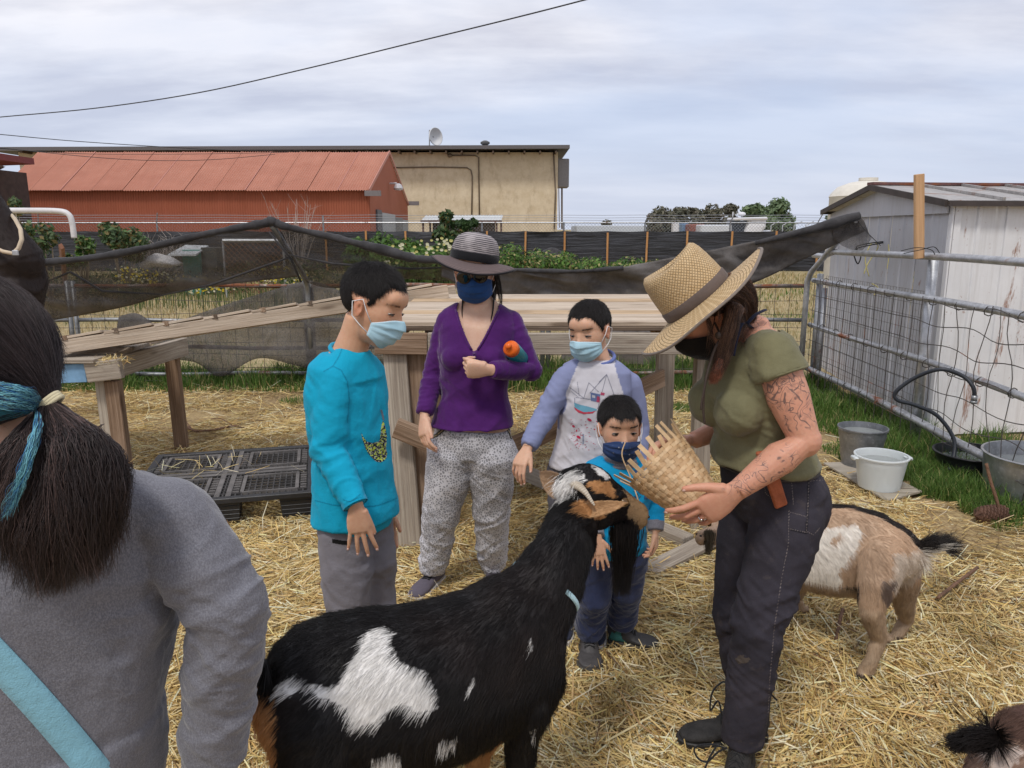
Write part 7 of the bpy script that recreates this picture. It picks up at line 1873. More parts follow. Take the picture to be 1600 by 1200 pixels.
 def zc(a,b):
  for L_ in(zip1,zip2):
   for p,q in zip(L_[:-1],L_[1:]):
    d=A(q[0]-p[0],q[1]-p[1]);tt=max(0,min(1,((a-p[0])*d[0]+(b-p[1])*d[1])/(d@d)));r=math.hypot(a-p[0]-d[0]*tt,b-p[1]-d[1]*tt)
    if r<1.0:return(.30,.24,.14)
    if r<2.6:return(.02,.02,.02)
 decal('pocket_zip',v,ff_,668,806,652,690,.8,zc,print_mat,tr)
 tm=m_cloth('charcoal_trainer',(.11,.095,.12),.15,400)
 for an_,d_,yy in((aR,unit(A(-.42,-1,0)),0),(aL,unit(A(.1,-1,0)),0)):
  b=an_*A(1,1,0)-d_*.07;s1,v1,f1=shoe(t,b,b+d_*.25,.25,.092,tm,rub_g,.065,lace_mat=lace_b,eyel=6)
  if an_ is aR:decal('tick_mark',v1,f1,672,696,908,930,.6,lambda a,b_:(.45,.42,.42)if inpoly(np.array([[a,b_]]),[(676,923),(684,922),(693,910),(694,911),(688,924),(680,927),(676,926)])[0]else None,print_mat,s1)
 bt=thing('water_bottle','teal water bottle with a round orange cap tucked under the purple sleeved arm','bottle',P(806,556,Y-.16))
 a0=P(797,543,Y-.17);a1=a0+A(.050,.12,-.075);ax=unit(a1-a0);m=MB();m.lathe(a0,[(.001,.02),(.030,.021),(.034,.030),(.034,.12),(.030,.135),(.001,.14)],28,ax);build(m,'bottle_body',m_plain('teal_plastic',(.01,.20,.24),.3,.1),bt,True)
 m=MB();m.lathe(a0,[(.001,-.028),(.0125,-.026),(.0135,-.020),(.012,-.012),(.014,-.008),(.027,-.002),(.032,.006),(.0325,.026),(.001,.026)],28,ax);build(m,'cap',m_plain('orange_plastic',(.78,.14,.012),.35,.05),bt,True)
woman_purple()
# ------------------------------------------------------------ boy in the raglan shirt
def boy_raglan():
 Y=2.86;t=person('boy in a white and lavender raglan shirt with a ship print, one hand lowered',P(925,1000,Y)*A(1,1,0))
 f=unit(A(-.22,-1,0));s=A(f[1],-f[0],0)
 pel,wai,che,nb=P(915,728,Y),P(920,680,Y),P(927,620,Y),P(934,560,Y)
 sp=[pel,wai,che,nb];tab=scl(KID,.92,.92)
 h=head_frame(P(921,516,Y-.01),A(-.52,-.80,-.22),A(-.08,0,1),.212)
 cR=(P(884,590,Y-.02),P(850,650,Y-.06),P(824,700,Y-.16),[.040,.034,.029,.027,.022,.020])
 cL=(P(984,600,Y+.02),P(998,665,Y+.04),P(1000,725,Y-.02),[.040,.034,.029,.027,.022,.020])
 hR=dict(d=P(806,738,Y-.22)-cR[2],pn=A(.55,.80,-.1),th=A(.75,-.55,0),L=.14,curls=[(.35,.4,.3),(.45,.5,.3),(.5,.55,.3),(.5,.6,.3)],spread=.08,thumb=(.5,.4))
 hL=dict(d=A(0,0,-1),pn=A(-1,0,0),th=A(0,-1,0),L=.14,curls=[(.3,.3,.2)]*4)
 hipR,hipL=pel-A(0,0,.03)+s*.065,pel-A(0,0,.03)-s*.065
 def legp(hp):b=A(hp[0],hp[1],0);return[hp,lerp(hp,b+A(0,0,.36),.5),b+A(0,-.01,.36),b+A(0,0,.2),b+A(0,0,.075)]
 LR,LL=legp(hipR),legp(hipL)
 o,hv,hf=body_mesh(t,skinB,sp,s,s,tab,h,.043,[cR,cL],[(LR,[.07,.06,.044,.04,.03]),(LL,[.07,.06,.044,.04,.03])],[hR,hL])
 face_parts(h,t,look=(.001,-.0015),open_=.14,mesh=(hv,hf));short_hair(h,hv,hf,t,10000,.017,seed=9);face_mask(h,t,surg_m,white_cl,top=-.010,edge=white_cl)
 m=MB();torso(m,sp,s,s,tab,.016,-.3,1.0);m.tube([lerp(che,nb,.5),nb-A(0,0,.010)],[.043*1.5+.016,.043*1.15+.016],20)
 m.loft([(wai+A(0,0,.03),s*.116,f*.090,2.3),(lerp(wai,pel,.5),s*.130,f*.102,2.3),(pel+A(0,0,.005),s*.139,f*.112,2.3)],28);yoke(m,nb,s,f,(cR[0],cL[0]),.046,.044)
 m.loft([(lerp(che,nb,.55),s*.120,f*.082),(nb-A(0,0,.018),s*.070,f*.060),(nb+A(0,0,.0),s*.061,f*.056)],24)
 for c in(cR,cL):p_,r_=arm_chain(c[0],c[1],lerp(c[1],c[2],.97),[.046,.045,.042,.038,.034,.030]);m.tube(p_,r_,18);m.ball(c[0],.045,n=16);m.ball(c[1],.042,n=12)
 def rc(v,n):
  q=v-nb;a=q@s;z=q[:,2];c=np.tile(A(.60,.58,.62),(len(v),1))
  edge=.062+np.clip(-z-.0,0,.2)*.36;sl=np.abs(a)>edge
  for cc in(cR,cL):
   tt,dd=seg_t(v,lerp(cc[0],cc[1],.35),cc[1]);t2,d2=seg_t(v,cc[1],cc[2]);sl|=((dd<.058)&(np.abs(a)>.105))|(d2<.055)
  low=(z<-.27)&(np.abs(a)<.17);t0,d0=seg_t(v,cR[1],cR[2]);sl&=~(low&(d0>.05))
  c[sl]=A(.235,.26,.42);return c
 rm=NT('raglan_jersey');rm.P(Base_Color=rm.mix(.16,rm.attr('Col','Color'),rm.mix(rm.fac(rm.noise(rm.obj(),30,4),.3,.7),(.2,.2,.2),(.9,.9,.9)),'MULTIPLY'),Roughness=.9,Specular_IOR_Level=.2);rm.bump(rm.noise(rm.obj(),700,2),.2,.002)
 sg=[(cR[0],cR[1],.06,.0045,20,.25),(cR[1],cR[2],.05,.0045,28,.25),(che,pel,.18,.007,8,.9),(wai,pel,.18,.0035,20,.4)]
 sh,v,ff_=cloth(m,'shirt',rm.mat,t,sg,23,.005,4,attrs=rc)
 m=MB();q=[nb+s*.062*math.cos(a)+f*.056*math.sin(a)+A(0,0,.006-.020*math.sin(a))for a in np.linspace(0,6.283,28,endpoint=False)];m.tube(q,.0068,8,closed=True);build(m,'collar',m_cloth('blue_rib',(.13,.17,.40),.07),sh,True)
 hull=[(897,629),(905,632),(918,635),(932,639),(933,641),(925,645),(912,646.5),(903,643),(898,637)];keel=[(897,636),(903,640),(912,644),(925,643.5),(931,641.5),(926,646),(912,647),(903,644.5),(898,639)]
 cab=[(923,613),(938,616),(937,629),(923,626)];flag=[(939,613),(945,614),(944,618),(938,617)];win=[(925,617),(930,618),(930,622),(925,621)];red=[(933,619),(937,620),(937,629),(932,628)]
 lines=[((912,622),(920,598)),((905,618),(902,597)),((940,615),(948,585)),((948,585),(922,614)),((948,585),(960,618)),((912,622),(890,605)),((893,612),(903,620)),((898,629),(898,622)),((934,639),(936,630)),((948,585),(936,597)),((900,621),(924,624)),((920,598),(935,612))]
 rs=np.random.default_rng(8);dots=[(u_,v_,r_)for u_,v_,r_ in zip(rs.uniform(886,934,95),rs.uniform(655,704,95),rs.uniform(.35,.95,95))]
 fish=[(921,656,3.4,2.2),(896,666,2.2,1.8),(904,683,3.3,2.2),(929,671,1.6,1.0),(901,673,.9,2.0)]
 def cf(a,b):
  q=np.array([[a,b]])
  if inpoly(q,keel)[0]:return(.50,.05,.08)
  if inpoly(q,hull)[0]:return(.14,.34,.45)
  if inpoly(q,win)[0]:return(.5,.5,.55)
  if inpoly(q,red)[0]or inpoly(q,flag)[0]:return(.40,.06,.12)
  if inpoly(q,cab)[0]:return(.12,.16,.30)
  for(x,y,rx,ry)in fish:
   if((a-x)/rx)**2+((b-y-(a-x)*.35)/ry)**2<1:return(.50,.03,.08)
  for p,q_ in lines:
   d=A(q_[0]-p[0],q_[1]-p[1]);tt=max(0,min(1,((a-p[0])*d[0]+(b-p[1])*d[1])/(d@d)))
   if math.hypot(a-p[0]-d[0]*tt,b-p[1]-d[1]*tt)<.42:return(.22,.22,.27)
  for i,(x,y,r_)in enumerate(dots):
   if math.hypot((a-x)*.6,b-y)<r_*.7:return(.48,.06,.10)if i%3 else(.25,.15,.18)
  if 910<a<912.5 and 678<b<694:return(.25,.28,.36)
 decal('print',v,ff_,884,966,583,708,.5,cf,print_mat,sh)
 m=MB();torso(m,sp,s,s,tab,.010,-.2,.2)
 for L_ in(LR,LL):m.tube(L_[:4]+[L_[4]-A(0,0,.02)],[.085,.078,.064,.058,.055],22);m.ball(L_[0],.085,n=14);m.ball(L_[2],.064,n=12)
 cloth(m,'trousers',m_cloth('dark_grey_trouser',(.095,.090,.105),.08,600),t,[(LR[0],LR[4],.12,.008,12,.5),(LL[0],LL[4],.12,.008,12,.5)],27,.008,4)
 for L_ in(LR,LL):b=L_[4]*A(1,1,0);shoe(t,b-f*.06,b+f*.14,.205,.08,m_cloth('navy_trainer',(.03,.035,.06)),rub_g,.055,lace_mat=lace_b)
boy_raglan()
# ------------------------------------------------------------ small boy with the dark blue mask
def boy_small():
 Y=2.58;t=person('small boy in a blue shirt with grey collar and cuffs standing behind the black goat',P(945,1020,Y)*A(1,1,0))
 f=unit(A(.05,-1,0));s=A(f[1],-f[0],0)
 pel,wai,che,nb=P(958,850,Y),P(960,812,Y),P(964,765,Y),P(969,715,Y)
 sp=[pel,wai,che,nb];tab=scl(KID,.84,.88)
 h=head_frame(P(968,668,Y-.01),A(.10,-1,-.10),A(0,0,1),.206)
 cR=(P(932,737,Y),P(920,795,Y-.02),P(933,840,Y-.12),[.036,.031,.027,.025,.021,.018])
 cL=(P(1009,735,Y),P(1024,785,Y+.01),P(1024,830,Y-.05),[.036,.031,.027,.025,.021,.018])
 hR=dict(d=P(938,882,Y-.14)-P(933,840,Y-.12),pn=A(.1,1,-.1),th=A(1,0,.2),L=.11,curls=[(.15,.2,.15)]*4,spread=.14,thumb=(.75,.1),fat=1.1)
 hL=dict(d=A(.05,-.15,-1),pn=A(-.9,.3,0),th=A(-.3,-.9,0),L=.11,curls=[(.5,.6,.3),(.6,.7,.3),(.7,.7,.3),(.7,.7,.3)],spread=.05,thumb=(.5,.4),fat=1.1)
 hipR,hipL=pel-A(0,0,.025)+s*.058,pel-A(0,0,.025)-s*.058
 aR,aL=P(921,983,2.69),P(972,968,2.76)
 LR=[hipR,lerp(hipR,aR,.28),lerp(hipR,aR,.52)+f*.03,lerp(hipR,aR,.78),aR];LL=[hipL,lerp(hipL,aL,.28),lerp(hipL,aL,.52)+f*.02,lerp(hipL,aL,.78),aL]
 o,hv,hf=body_mesh(t,skinB,sp,s,s,tab,h,.038,[cR,cL],[(LR,[.062,.055,.042,.036,.028]),(LL,[.062,.055,.042,.036,.028])],[hR,hL],arm_vox=.0022)
 face_parts(h,t,look=(.0,0),open_=.62,mesh=(hv,hf));short_hair(h,hv,hf,t,11000,.020,seed=14,fringe=.006,line=([-.12,-.06,-.035,-.012,.002,.020,.034,.048,.060,.075,.10],[-.050,-.045,-.025,.012,.020,.004,.022,.044,.052,.057,.060]))
 nm=NT('navy_print_mask');v=nm.obj();vo=nm.n('TexVoronoi',{'feature':'F1'},Scale=52.0);nm.nt.links.new(v,vo.inputs['Vector']);nm.P(Base_Color=nm.mix(nm.fac(vo.outputs['Distance'],.12,.2,.75,0),(.018,.045,.14),(.35,.36,.40)),Roughness=.85);nm.bump(nm.noise(v,600,2),.2,.002)
 face_mask(h,t,nm.mat,white_cl,top=-.015,bot=-.108,puff=.004)
 m=MB();torso(m,sp,s,s,tab,.014,-.3,1.0);m.tube([lerp(che,nb,.5),nb-A(0,0,.008)],[.038*1.5+.016,.038*1.15+.014],20)
 m.loft([(wai,s*.106,f*.086,2.3),(pel+A(0,0,.01),s*.118,f*.100,2.3)],28);yoke(m,nb,s,f,(cR[0],cL[0]),.044,.039)
 m.loft([(lerp(che,nb,.55),s*.105,f*.074),(nb-A(0,0,.015),s*.068,f*.058),(nb+A(0,0,.006),s*.050,f*.050)],24)
 for c in(cR,cL):p_,r_=arm_chain(c[0],c[1],lerp(c[1],c[2],.72),[.040,.040,.038,.035,.031,.030]);m.tube(p_,r_,18);m.ball(c[0],.040,n=14);m.ball(c[1],.037,n=12)
 sg=[(cR[0],cR[2],.06,.0045,20,.3),(cL[0],cL[2],.06,.0045,20,.3),(che,pel,.16,.006,10,.8)]
 sh,v,ff_=cloth(m,'shirt',m_cloth('bright_blue_jersey',(.005,.27,.52),.08,700),t,sg,33,.0048,4)
 gr=m_cloth('grey_rib',(.24,.23,.26),.1,900,speck=(.15,.15,.17))
 m=MB();
 for k in range(3):m.tube([nb+s*(.050+.006*k)*math.cos(a)+f*(.050+.006*k)*math.sin(a)+A(0,0,.010-.008*k-.012*math.sin(a))for a in np.linspace(0,6.283,28,endpoint=False)],.0066,8,closed=True)
 build(m,'collar',gr,sh,True)
 for c in(cR,cL):
  a_,b_=lerp(c[1],c[2],.66),lerp(c[1],c[2],.98);m=MB();m.tube([a_,lerp(a_,b_,.5),b_],[.033,.030,.028],20);v3,f3,n3=fuse(m,.004,2);v3=folds(v3,n3,[(a_,b_,.05,.002,60,.1)],3);place('cuff',v3,f3,gr,sh,True)
 decal('print',v,ff_,990,1012,728,780,.7,lambda a,b:(.03,.07,.16)if fbm(np.array([[a*.22,b*.22,3]]),5,3)[0]>.05 else None,print_mat,sh)
 m=MB();torso(m,sp,s,s,tab,.010,-.2,.25)
 for L_ in(LR,LL):m.tube(L_[:4]+[L_[4]+A(0,0,.005),L_[4]-A(0,0,.03)],[.074,.070,.058,.056,.056,.046],22);m.ball(L_[0],.072,n=14);m.ball(L_[2],.058,n=12)
 sg=[(LR[0],LR[2],.1,.005,14,.5),(LR[2],LR[4],.09,.009,22,.3),(LL[0],LL[2],.1,.005,14,.5),(LL[2],LL[4],.09,.009,22,.3)]
 cloth(m,'trousers',m_cloth('navy_sweatpants',(.030,.040,.095),.14,500,.95,.3),t,sg,37,.0055,3)
 bt=m_plain('grey_boot_leather',(.055,.050,.050),.6,.25,30,bump=.3);blb=m_plain('black_boot',(.018,.017,.018),.6,.2,30)
 d_=unit(A(-.06,-1,0));b=A(aR[0]+.003,aR[1]+.05,0);s1,v1,f1=shoe(t,b,b+d_*.185,.190,.094,bt,rub_d,.06,name='boot',boot=.035,lace_mat=lace_b,eyel=5)
 font={'R':['110','101','110','101','101'],'H':['101','101','111','101','101'],'D':['110','101','101','101','110'],'O':['111','101','101','101','111'],'1':['010','110','010','010','111']}
 c_=b+d_*.075+A(0,0,.085);m=MB();bx=-.0145
 for ch_ in 'RHD1':
  for r_,row in enumerate(font[ch_]):
   for q_,bit in enumerate(row):
    if bit=='1':m.box(c_+s*-(bx+q_*.0021)+A(0,0,.008-r_*.0020),.0020,.003,.0019)
  bx+=.0078
 build(m,'lettering',m_plain('white_thread',(.6,.6,.6),.7),s1)
 d_=unit(A(.96,-.30,0));b=A(aL[0]-.03,aL[1]+.01,0);s2,v2,f2=shoe(t,b-d_*.015,b+d_*.175,.190,.094,blb,rub_d,.06,name='boot',boot=.035,lace_mat=lace_b,eyel=5)
 gp_=[(956,987),(960,990),(964,986),(970,988),(972,998),(980,1005),(992,1008),(1003,1011),(1000,1022),(980,1022),(965,1020),(958,1010),(950,1000)]
 decal('side_panel',v2,f2,946,1008,982,1026,.8,lambda a,b_:((.035,.13,.12)if a<982 else(.07,.09,.12))if inpoly(np.array([[a,b_]]),gp_)[0]else None,print_mat,s2,off=.0015)
boy_small()
# ------------------------------------------------------------ woven basket, tilted towards the goat
cane=m_plain('basket_splint',(.50,.32,.165),.55,.22,30,bump=.2,bscale=200);cane2=m_plain('pale_splint',(.60,.42,.24),.55,.2,30,bump=.2,bscale=200)
bB,bR_=P(1100,792,2.00),P(1034,728,2.08)
def basket():
 ax=unit(bR_-bB);H=np.linalg.norm(bR_-bB)+.02;x,_,z=frame(ax,A(0,0,1));t=thing('basket','woven cane basket with spiky unfinished rim tipped towards the black goat','basket',bB)
 n=26;r0,r1=.058,.102
 def rad(q):return r0+(r1-r0)*(q/H)**.85
 def pt(a,q,dr=0):r=rad(q)+dr;return bB+ax*q+(x*math.cos(a)+z*math.sin(a))*r
 rows=17;rs=np.random.default_rng(4)
 for i in range(n):
  a=2*math.pi*i/n;top=H+rs.uniform(.020,.052);m=MB();pts=[bB+(x*math.cos(a)+z*math.sin(a))*r0*.2-ax*.002,pt(a,.0,-.002)]
  for k in range(1,10):pts.append(pt(a,H*k/9,.0))
  lean=rs.normal(0,.06);pts.append(pt(a+lean,top,.004))
  for p,q in zip(pts[:-1],pts[1:]):
   c=(p+q)/2-bB;c=c-ax*(c@ax);m.beam(p,q+unit(q-p)*.0015,.0125,.0016,unit(c)if np.linalg.norm(c)>.004 else ax)
  build(m,'stake',cane2 if i%3 else cane,t)
 for k in range(rows):
  q=H*(k+.5)/rows;m=MB();N=n*3;V=[];ph=k%2;w=H/rows*.95
  for j in range(N):
   a=2*math.pi*j/N;dr=.0024*math.cos(math.pi*(j/3.0)+math.pi*ph)
   for(dq,e)in((-w/2,.0005),(w/2,.0005),(w/2,-.0007),(-w/2,-.0007)):V.append(pt(a,q+dq+.0012*math.sin(a*3+k),dr+e))
  F_=[]
  for j in range(N):
   b,c=4*j,4*((j+1)%N)
   for e in range(4):F_.append((b+e,b+(e+1)%4,c+(e+1)%4,c+e))
  m.add(V,F_);build(m,'weaver',cane if k%3 else cane2,t)
 m=MB();m.lathe(bB+ax*.001,[(r0*.95,0),(.001,-.001)],30,ax);build(m,'base_disc',cane,t)
 return t,ax,x,z
bk=basket()
wiggle('cane_splint','thin pale cane splint dangling in front of the small boy\'s mask','splint',[P(977,691,2.30),P(972,712,2.29),P(985,745,2.27),P(1000,790,2.2)],.0020,cane2)
# ------------------------------------------------------------ woman in the olive tee and straw hat
def woman_hat():
 Y=2.13;t=person('tattooed woman in an olive tee, straw hat and black jeans holding out the basket',P(1165,1170,Y)*A(1,1,0))
 f=unit(A(-.95,-.30,0));s=A(f[1],-f[0],0)
 pel,wai,che,nb=P(1205,770,Y),P(1192,700,Y),P(1180,595,Y),P(1168,516,Y+.01)
 sp=[pel,wai,che,nb];tab=scl(WOM,.97,1.03)
 h=head_frame(P(1101,488,Y),A(-.76,-.16,-.62),A(-.62,-.2,.76),.228)
 cL=(P(1207,553,2.00),P(1256,688,1.93),P(1152,766,1.90),[.058,.056,.044,.045,.035,.027])
 cR=(P(1158,548,2.27),P(1165,655,2.34),P(1084,688,2.24),[.058,.052,.042,.042,.034,.026])
 hL=dict(d=A(-.76,.16,-.64),pn=A(-.25,.90,.42),th=A(-.62,-.10,.76),L=.195,curls=[(.05,.30,.25),(.18,.40,.3),(.32,.45,.3),(.45,.5,.3)],spread=.15,thumb=(.78,.08))
 hR=dict(d=A(-.95,-.10,.05),pn=A(-.1,-.6,-.8),th=A(-.1,-.9,.3),L=.175,curls=[(.5,.6,.3),(.5,.6,.4),(.5,.6,.4),(.5,.6,.4)],spread=.10,thumb=(.5,.5))
 hipR,hipL=pel-A(0,0,.04)+s*.085,pel-A(0,0,.04)-s*.085
 aL,aR=P(1160,1150,1.985),P(1172,1112,2.19)
 kL,kR=P(1182,985,1.97),P(1150,965,2.17)
 LL=[hipL,lerp(hipL,kL,.5),kL,lerp(kL,aL,.5),aL];LR=[hipR,lerp(hipR,kR,.5),kR,lerp(kR,aR,.5),aR]
 def tat(V):
  w=0*V[:,0]
  t1,d1=seg_t(V,cL[0],cL[1]);w=np.maximum(w,(d1<.09)*sstep(.12,.2,t1)*sstep(.95,.82,t1))
  t2,d2=seg_t(V,cL[1],cL[2]);w=np.maximum(w,(d2<.07)*sstep(.15,.3,t2)*sstep(1.25,1.0,t2)*.9)
  q=V-nb;w=np.maximum(w,.8*((np.linalg.norm(q,axis=1)<.085)&(q[:,1]<0)));return w
 o,hv,hf=body_mesh(t,skinD,sp,s,s,tab,h,.056,[cR,cL],[(LR,[.085,.074,.052,.045,.035]),(LL,[.085,.074,.052,.045,.035])],[hR,hL],tat=tat,fine_arm=(1,),arm_vox=.003,extra=lambda m:yoke(m,nb-A(0,0,.008),s,f,(cR[0],cL[0]),.048,.045))
 blm=m_cloth('black_mask',(.010,.009,.010),.1,800);face_mask(h,t,blm,blm,top=-.002,bot=-.112,puff=.006,pleats=False)
 BR=lambda p,c,rs:np.where((c%5==0)[:,None],A(.16,.085,.05),A(.055,.030,.020))*1.0
 core=m_plain('brown_hair_core',(.030,.017,.012),.5,.3,50)
 lock('hair',[h['P'](.0,-.02,.06),h['P'](-.05,-.03,.02),h['P'](-.075,-.03,-.04),h['P'](-.06,-.035,-.09),h['P'](-.03,-.05,-.13)],[.078,.085,.062,.035,.020],5200,t,BR,6,core=core,strand=.0006,side=h['s'])
 tail=[h['P'](-.045,-.055,-.07),P(1150,480,2.03),P(1140,515,2.00),P(1130,555,1.99),P(1118,590,1.99)]
 lock('hair_tail',tail,[.020,.022,.020,.017,.012],2200,t,BR,8,core=core,strand=.0006)
 tp=lock('hair_tip',[P(1126,560,1.985),P(1120,580,1.98),P(1112,600,1.98)],[.010,.012,.007],420,t,lambda p,c,rs:np.where((c%3==0)[:,None],A(.06,.03,.02),A(.17,.055,.028)),9,strand=.0005,frizz=.004)
 for i in range(10):
  rs=np.random.default_rng(60+i);a=h['P'](rs.uniform(-.07,.03),-.075,rs.uniform(-.02,.05));b=a+A(rs.uniform(-.0,.06),-.02,-.03);c=b+A(rs.uniform(-.03,.04),-.01,-rs.uniform(.04,.09));lock('hair_wisp',[a,b,c],[.003,.005,.004],26,t,BR,70+i,k=8,strand=.0004,wave=.008)
 ha=unit(A(-.65,.10,.75));hc=P(1089,466,Y-.01);hx,_,hz=frame(ha,A(0,1,0))
 def straw_weave(name,c1,c2,sc=1.0):
  m=NT(name);g=m.attr('gc');sp_=m.sep(g);u_,v_=m.math('MULTIPLY',sp_[0],92.0*sc),m.math('MULTIPLY',sp_[1],92.0*sc)
  a=m.math('ADD',u_,v_);b=m.math('SUBTRACT',u_,v_);fa=m.math('FRACT',a);fb=m.math('FRACT',b)
  chk=m.math('MODULO',m.math('ABSOLUTE',m.math('ADD',m.math('FLOOR',a),m.math('FLOOR',b))),2.0)
  ea=m.math('MINIMUM',fa,m.math('SUBTRACT',1.0,fa));eb=m.math('MINIMUM',fb,m.math('SUBTRACT',1.0,fb));e=m.math('MINIMUM',ea,eb)
  n=m.noise(g,60,4,.6);c=m.mix(m.math('MULTIPLY_ADD',chk,.45,m.fac(n,.3,.7,0,.55)),c1,c2);c=m.mix(m.fac(e,.02,.16,.6,0),c,tuple(q*.42 for q in c1))
  hgt=m.math('ADD',m.math('MULTIPLY',m.math('MINIMUM',e,.2),3.0),m.math('MULTIPLY',m.math('ABSOLUTE',m.math('SUBTRACT',m.math('MULTIPLY',fa,chk),m.math('MULTIPLY',fb,m.math('SUBTRACT',1.0,chk)))),.5))
  m.P(Base_Color=c,Roughness=.6,Specular_IOR_Level=.35);m.bump(hgt,.8,.004);return m.mat
 hm=straw_weave('straw_hat_weave',(.52,.345,.165),(.70,.52,.30));hat=thing('straw_hat','tall woven straw hat with a taupe band and wide upturned brim','hat',hc)
 def lath(mb,prof,arc,post=None,n=64):
  x,y=hx,np.cross(ha,hx);V=[];g=[]
  for(r,z_),ar in zip(prof,arc):
   for j in range(n):
    a=2*math.pi*j/n;p=hc+x*r*math.cos(a)*.96+y*r*math.sin(a)*1.05+ha*z_
    if post:p=post(p,a,r)
    V.append(p);g.append((a*.105,ar,0))
  k=len(prof);mb.add(V,[(i*n+j,i*n+(j+1)%n,(i+1)*n+(j+1)%n,(i+1)*n+j)for i in range(k-1)for j in range(n)],g)
 def arcs(pr):o_=[0];[o_.append(o_[-1]+math.hypot(b[0]-a[0],b[1]-a[1]))for a,b in zip(pr[:-1],pr[1:])];return o_
 pr=[(.104,-.006),(.105,.02),(.103,.05),(.100,.08),(.096,.105),(.090,.120),(.080,.126),(.072,.120),(.055,.112),(.03,.108),(.001,.107)]
 cr=lambda p,a,r:p+ha*(.010*math.cos(2*a+.6)*(1 if r<.101 else 0)*min(1,(.104-r)*30 if r<.104 else 0))
 m=MB();lath(m,pr,arcs(pr),cr);build(m,'crown',hm,hat,True)
 bd=[(.1055,-.004),(.1080,.0),(.1075,.022),(.1045,.026)];m=MB();lath(m,bd,arcs(bd));build(m,'hat_band',m_cloth('taupe_band',(.125,.095,.082),.12,500),hat,True)
 back_dir=unit(P(1180,390,Y)-P(1000,547,Y))
 def bp_(p,a,r):
  d=(p-hc);q=max(0,r-.105)/.115;al=d@back_dir/max(r,1e-6);near=-(unit(d-ha*(d@ha))@A(0,1,0))if r>.01 else 0
  return p+ha*(q**1.3*(.012*max(0,al)**2-.012*max(0,-al)-.014*max(0,near)*(1-.85*max(0,al))-.075*max(0,-near)*(.35+.9*max(0,al)))+.003*math.sin(a*5+1)*q)
 br=[(.103,-.004),(.120,-.006),(.140,-.007),(.160,-.008),(.180,-.009),(.200,-.010),(.215,-.011),(.219,-.0125),(.215,-.0145),(.200,-.014),(.18,-.0125),(.16,-.0115),(.14,-.0105),(.12,-.010),(.103,-.009)]
 m=MB();lath(m,br,arcs(br),bp_,80);build(m,'brim',hm,hat,True)
 m=MB();y_=np.cross(ha,hx);m.tube([bp_(hc+hx*.2185*.96*math.cos(a)+y_*.2185*1.05*math.sin(a)-ha*.012,a,.2185)for a in np.linspace(0,6.283,80,endpoint=False)],.0032,8,closed=True,flat=1.3);build(m,'brim_binding',m_cloth('taupe_binding',(.20,.165,.14),.1,500),hat,True)
 tk_=m_plain('leather_cord',(.045,.028,.02),.7,.2,60)
 wiggle('chin_cord',None,None,[h['P'](.02,-.085,.0),h['P'](.03,-.085,-.06),P(1121,535,1.99),P(1108,570,1.97),P(1101,605,1.96),P(1099,640,1.96),P(1101,662,1.96)],.0030,tk_,parent=hat);wiggle('chin_cord',None,None,[P(1121,535,1.985),P(1106,580,1.965),P(1097,625,1.955),P(1095,640,1.955)],.0026,tk_,parent=hat)
 m=MB();m.ball(P(1122,524,1.985),.008,.008,.010);build(m,'cord_knot',tk_,hat,True)
 m=MB();torso(m,sp,s,s,tab,.014,.22,.97)
 m.loft([(lerp(pel,wai,1.2),s*.148,f*.118,2.3),(lerp(pel,wai,.9),s*.160,f*.132,2.3),(lerp(pel,wai,.74),s*.165,f*.137,2.3)],28)
 m.tube([lerp(pel,wai,.76)+s*.161*math.cos(a)+f*.133*math.sin(a)for a in np.linspace(0,6.283,36,endpoint=False)],.010,8,closed=True)
 for sg in(-1,1):m.ball(spine(sp,.60)+f*.105+s*sg*.070-A(0,0,.01),.072,.062,.068,(s,f,A(0,0,1)),18)
 m.loft([(lerp(che,nb,.60),s*.150,f*.098),(nb-A(0,0,.035),s*.120,f*.080),(nb-A(0,0,.005),s*.085,f*.068)],24)
 yoke(m,nb-A(0,0,.018),s,f,(cR[0],cL[0]),.052,.060)
 for c,e in((cL,.25),(cR,.4)):
  e1=lerp(c[0],c[1],e);m.tube([c[0]+A(0,0,.0),lerp(c[0],e1,.5),e1],[.062,.068,.074],20);m.ball(c[0],.061,n=16)
 e1=lerp(cL[0],cL[1],.245);eax=unit(cL[1]-cL[0])
 def cut(v):
  q=v-nb;a=q@s;b=q@f;z=q[:,2]
  neck_=(z>-.020+.25*np.maximum(0,-b))&(np.hypot(a/.105,(b-.005)/.085)<1)|(z>.03)&(np.abs(a)<.10)
  return neck_
 sg=[(che+A(0,0,.03),pel+A(0,0,.04),.22,.0065,8,.6),(wai+A(0,0,.12),pel+A(0,0,.05),.2,.006,14,.4),(cL[0],lerp(cL[0],cL[1],.4),.09,.0035,16,.5),(spine(sp,.62)+f*.06,cL[0],.12,.006,10,.35)]
 ol=m_cloth('olive_jersey',(.165,.155,.085),.10,600,.9,.15)
 def cutfine(v):return cut(v)
 sh,v,ff_=cloth(m,'tee',ol,t,sg,43,.0055,4,cut=cut)
 m=MB();x_,y__,z_=frame(eax);m.tube([e1+eax*.001+(x_*math.cos(a)+z_*math.sin(a))*.0725 for a in np.linspace(0,6.283,40,endpoint=False)],.0028,6,closed=True);build(m,'sleeve_edge',ol,sh,True)
 m=MB();m.tube(list(crs([nb+A(.0,-.055,.01)+s*0,P(1160,505,2.03),P(1150,530,2.0),P(1145,556,1.99)],12)),.0065,8,flat=.45);m.tube(list(crs([P(1196,484,2.08),P(1180,492,2.05),P(1167,506,2.03)],8)),.0065,8,flat=.45);build(m,'strap',m_cloth('navy_strap',(.014,.016,.035)),t,True)
 m=MB();torso(m,sp,s,s,tab,.012,-.25,.30)
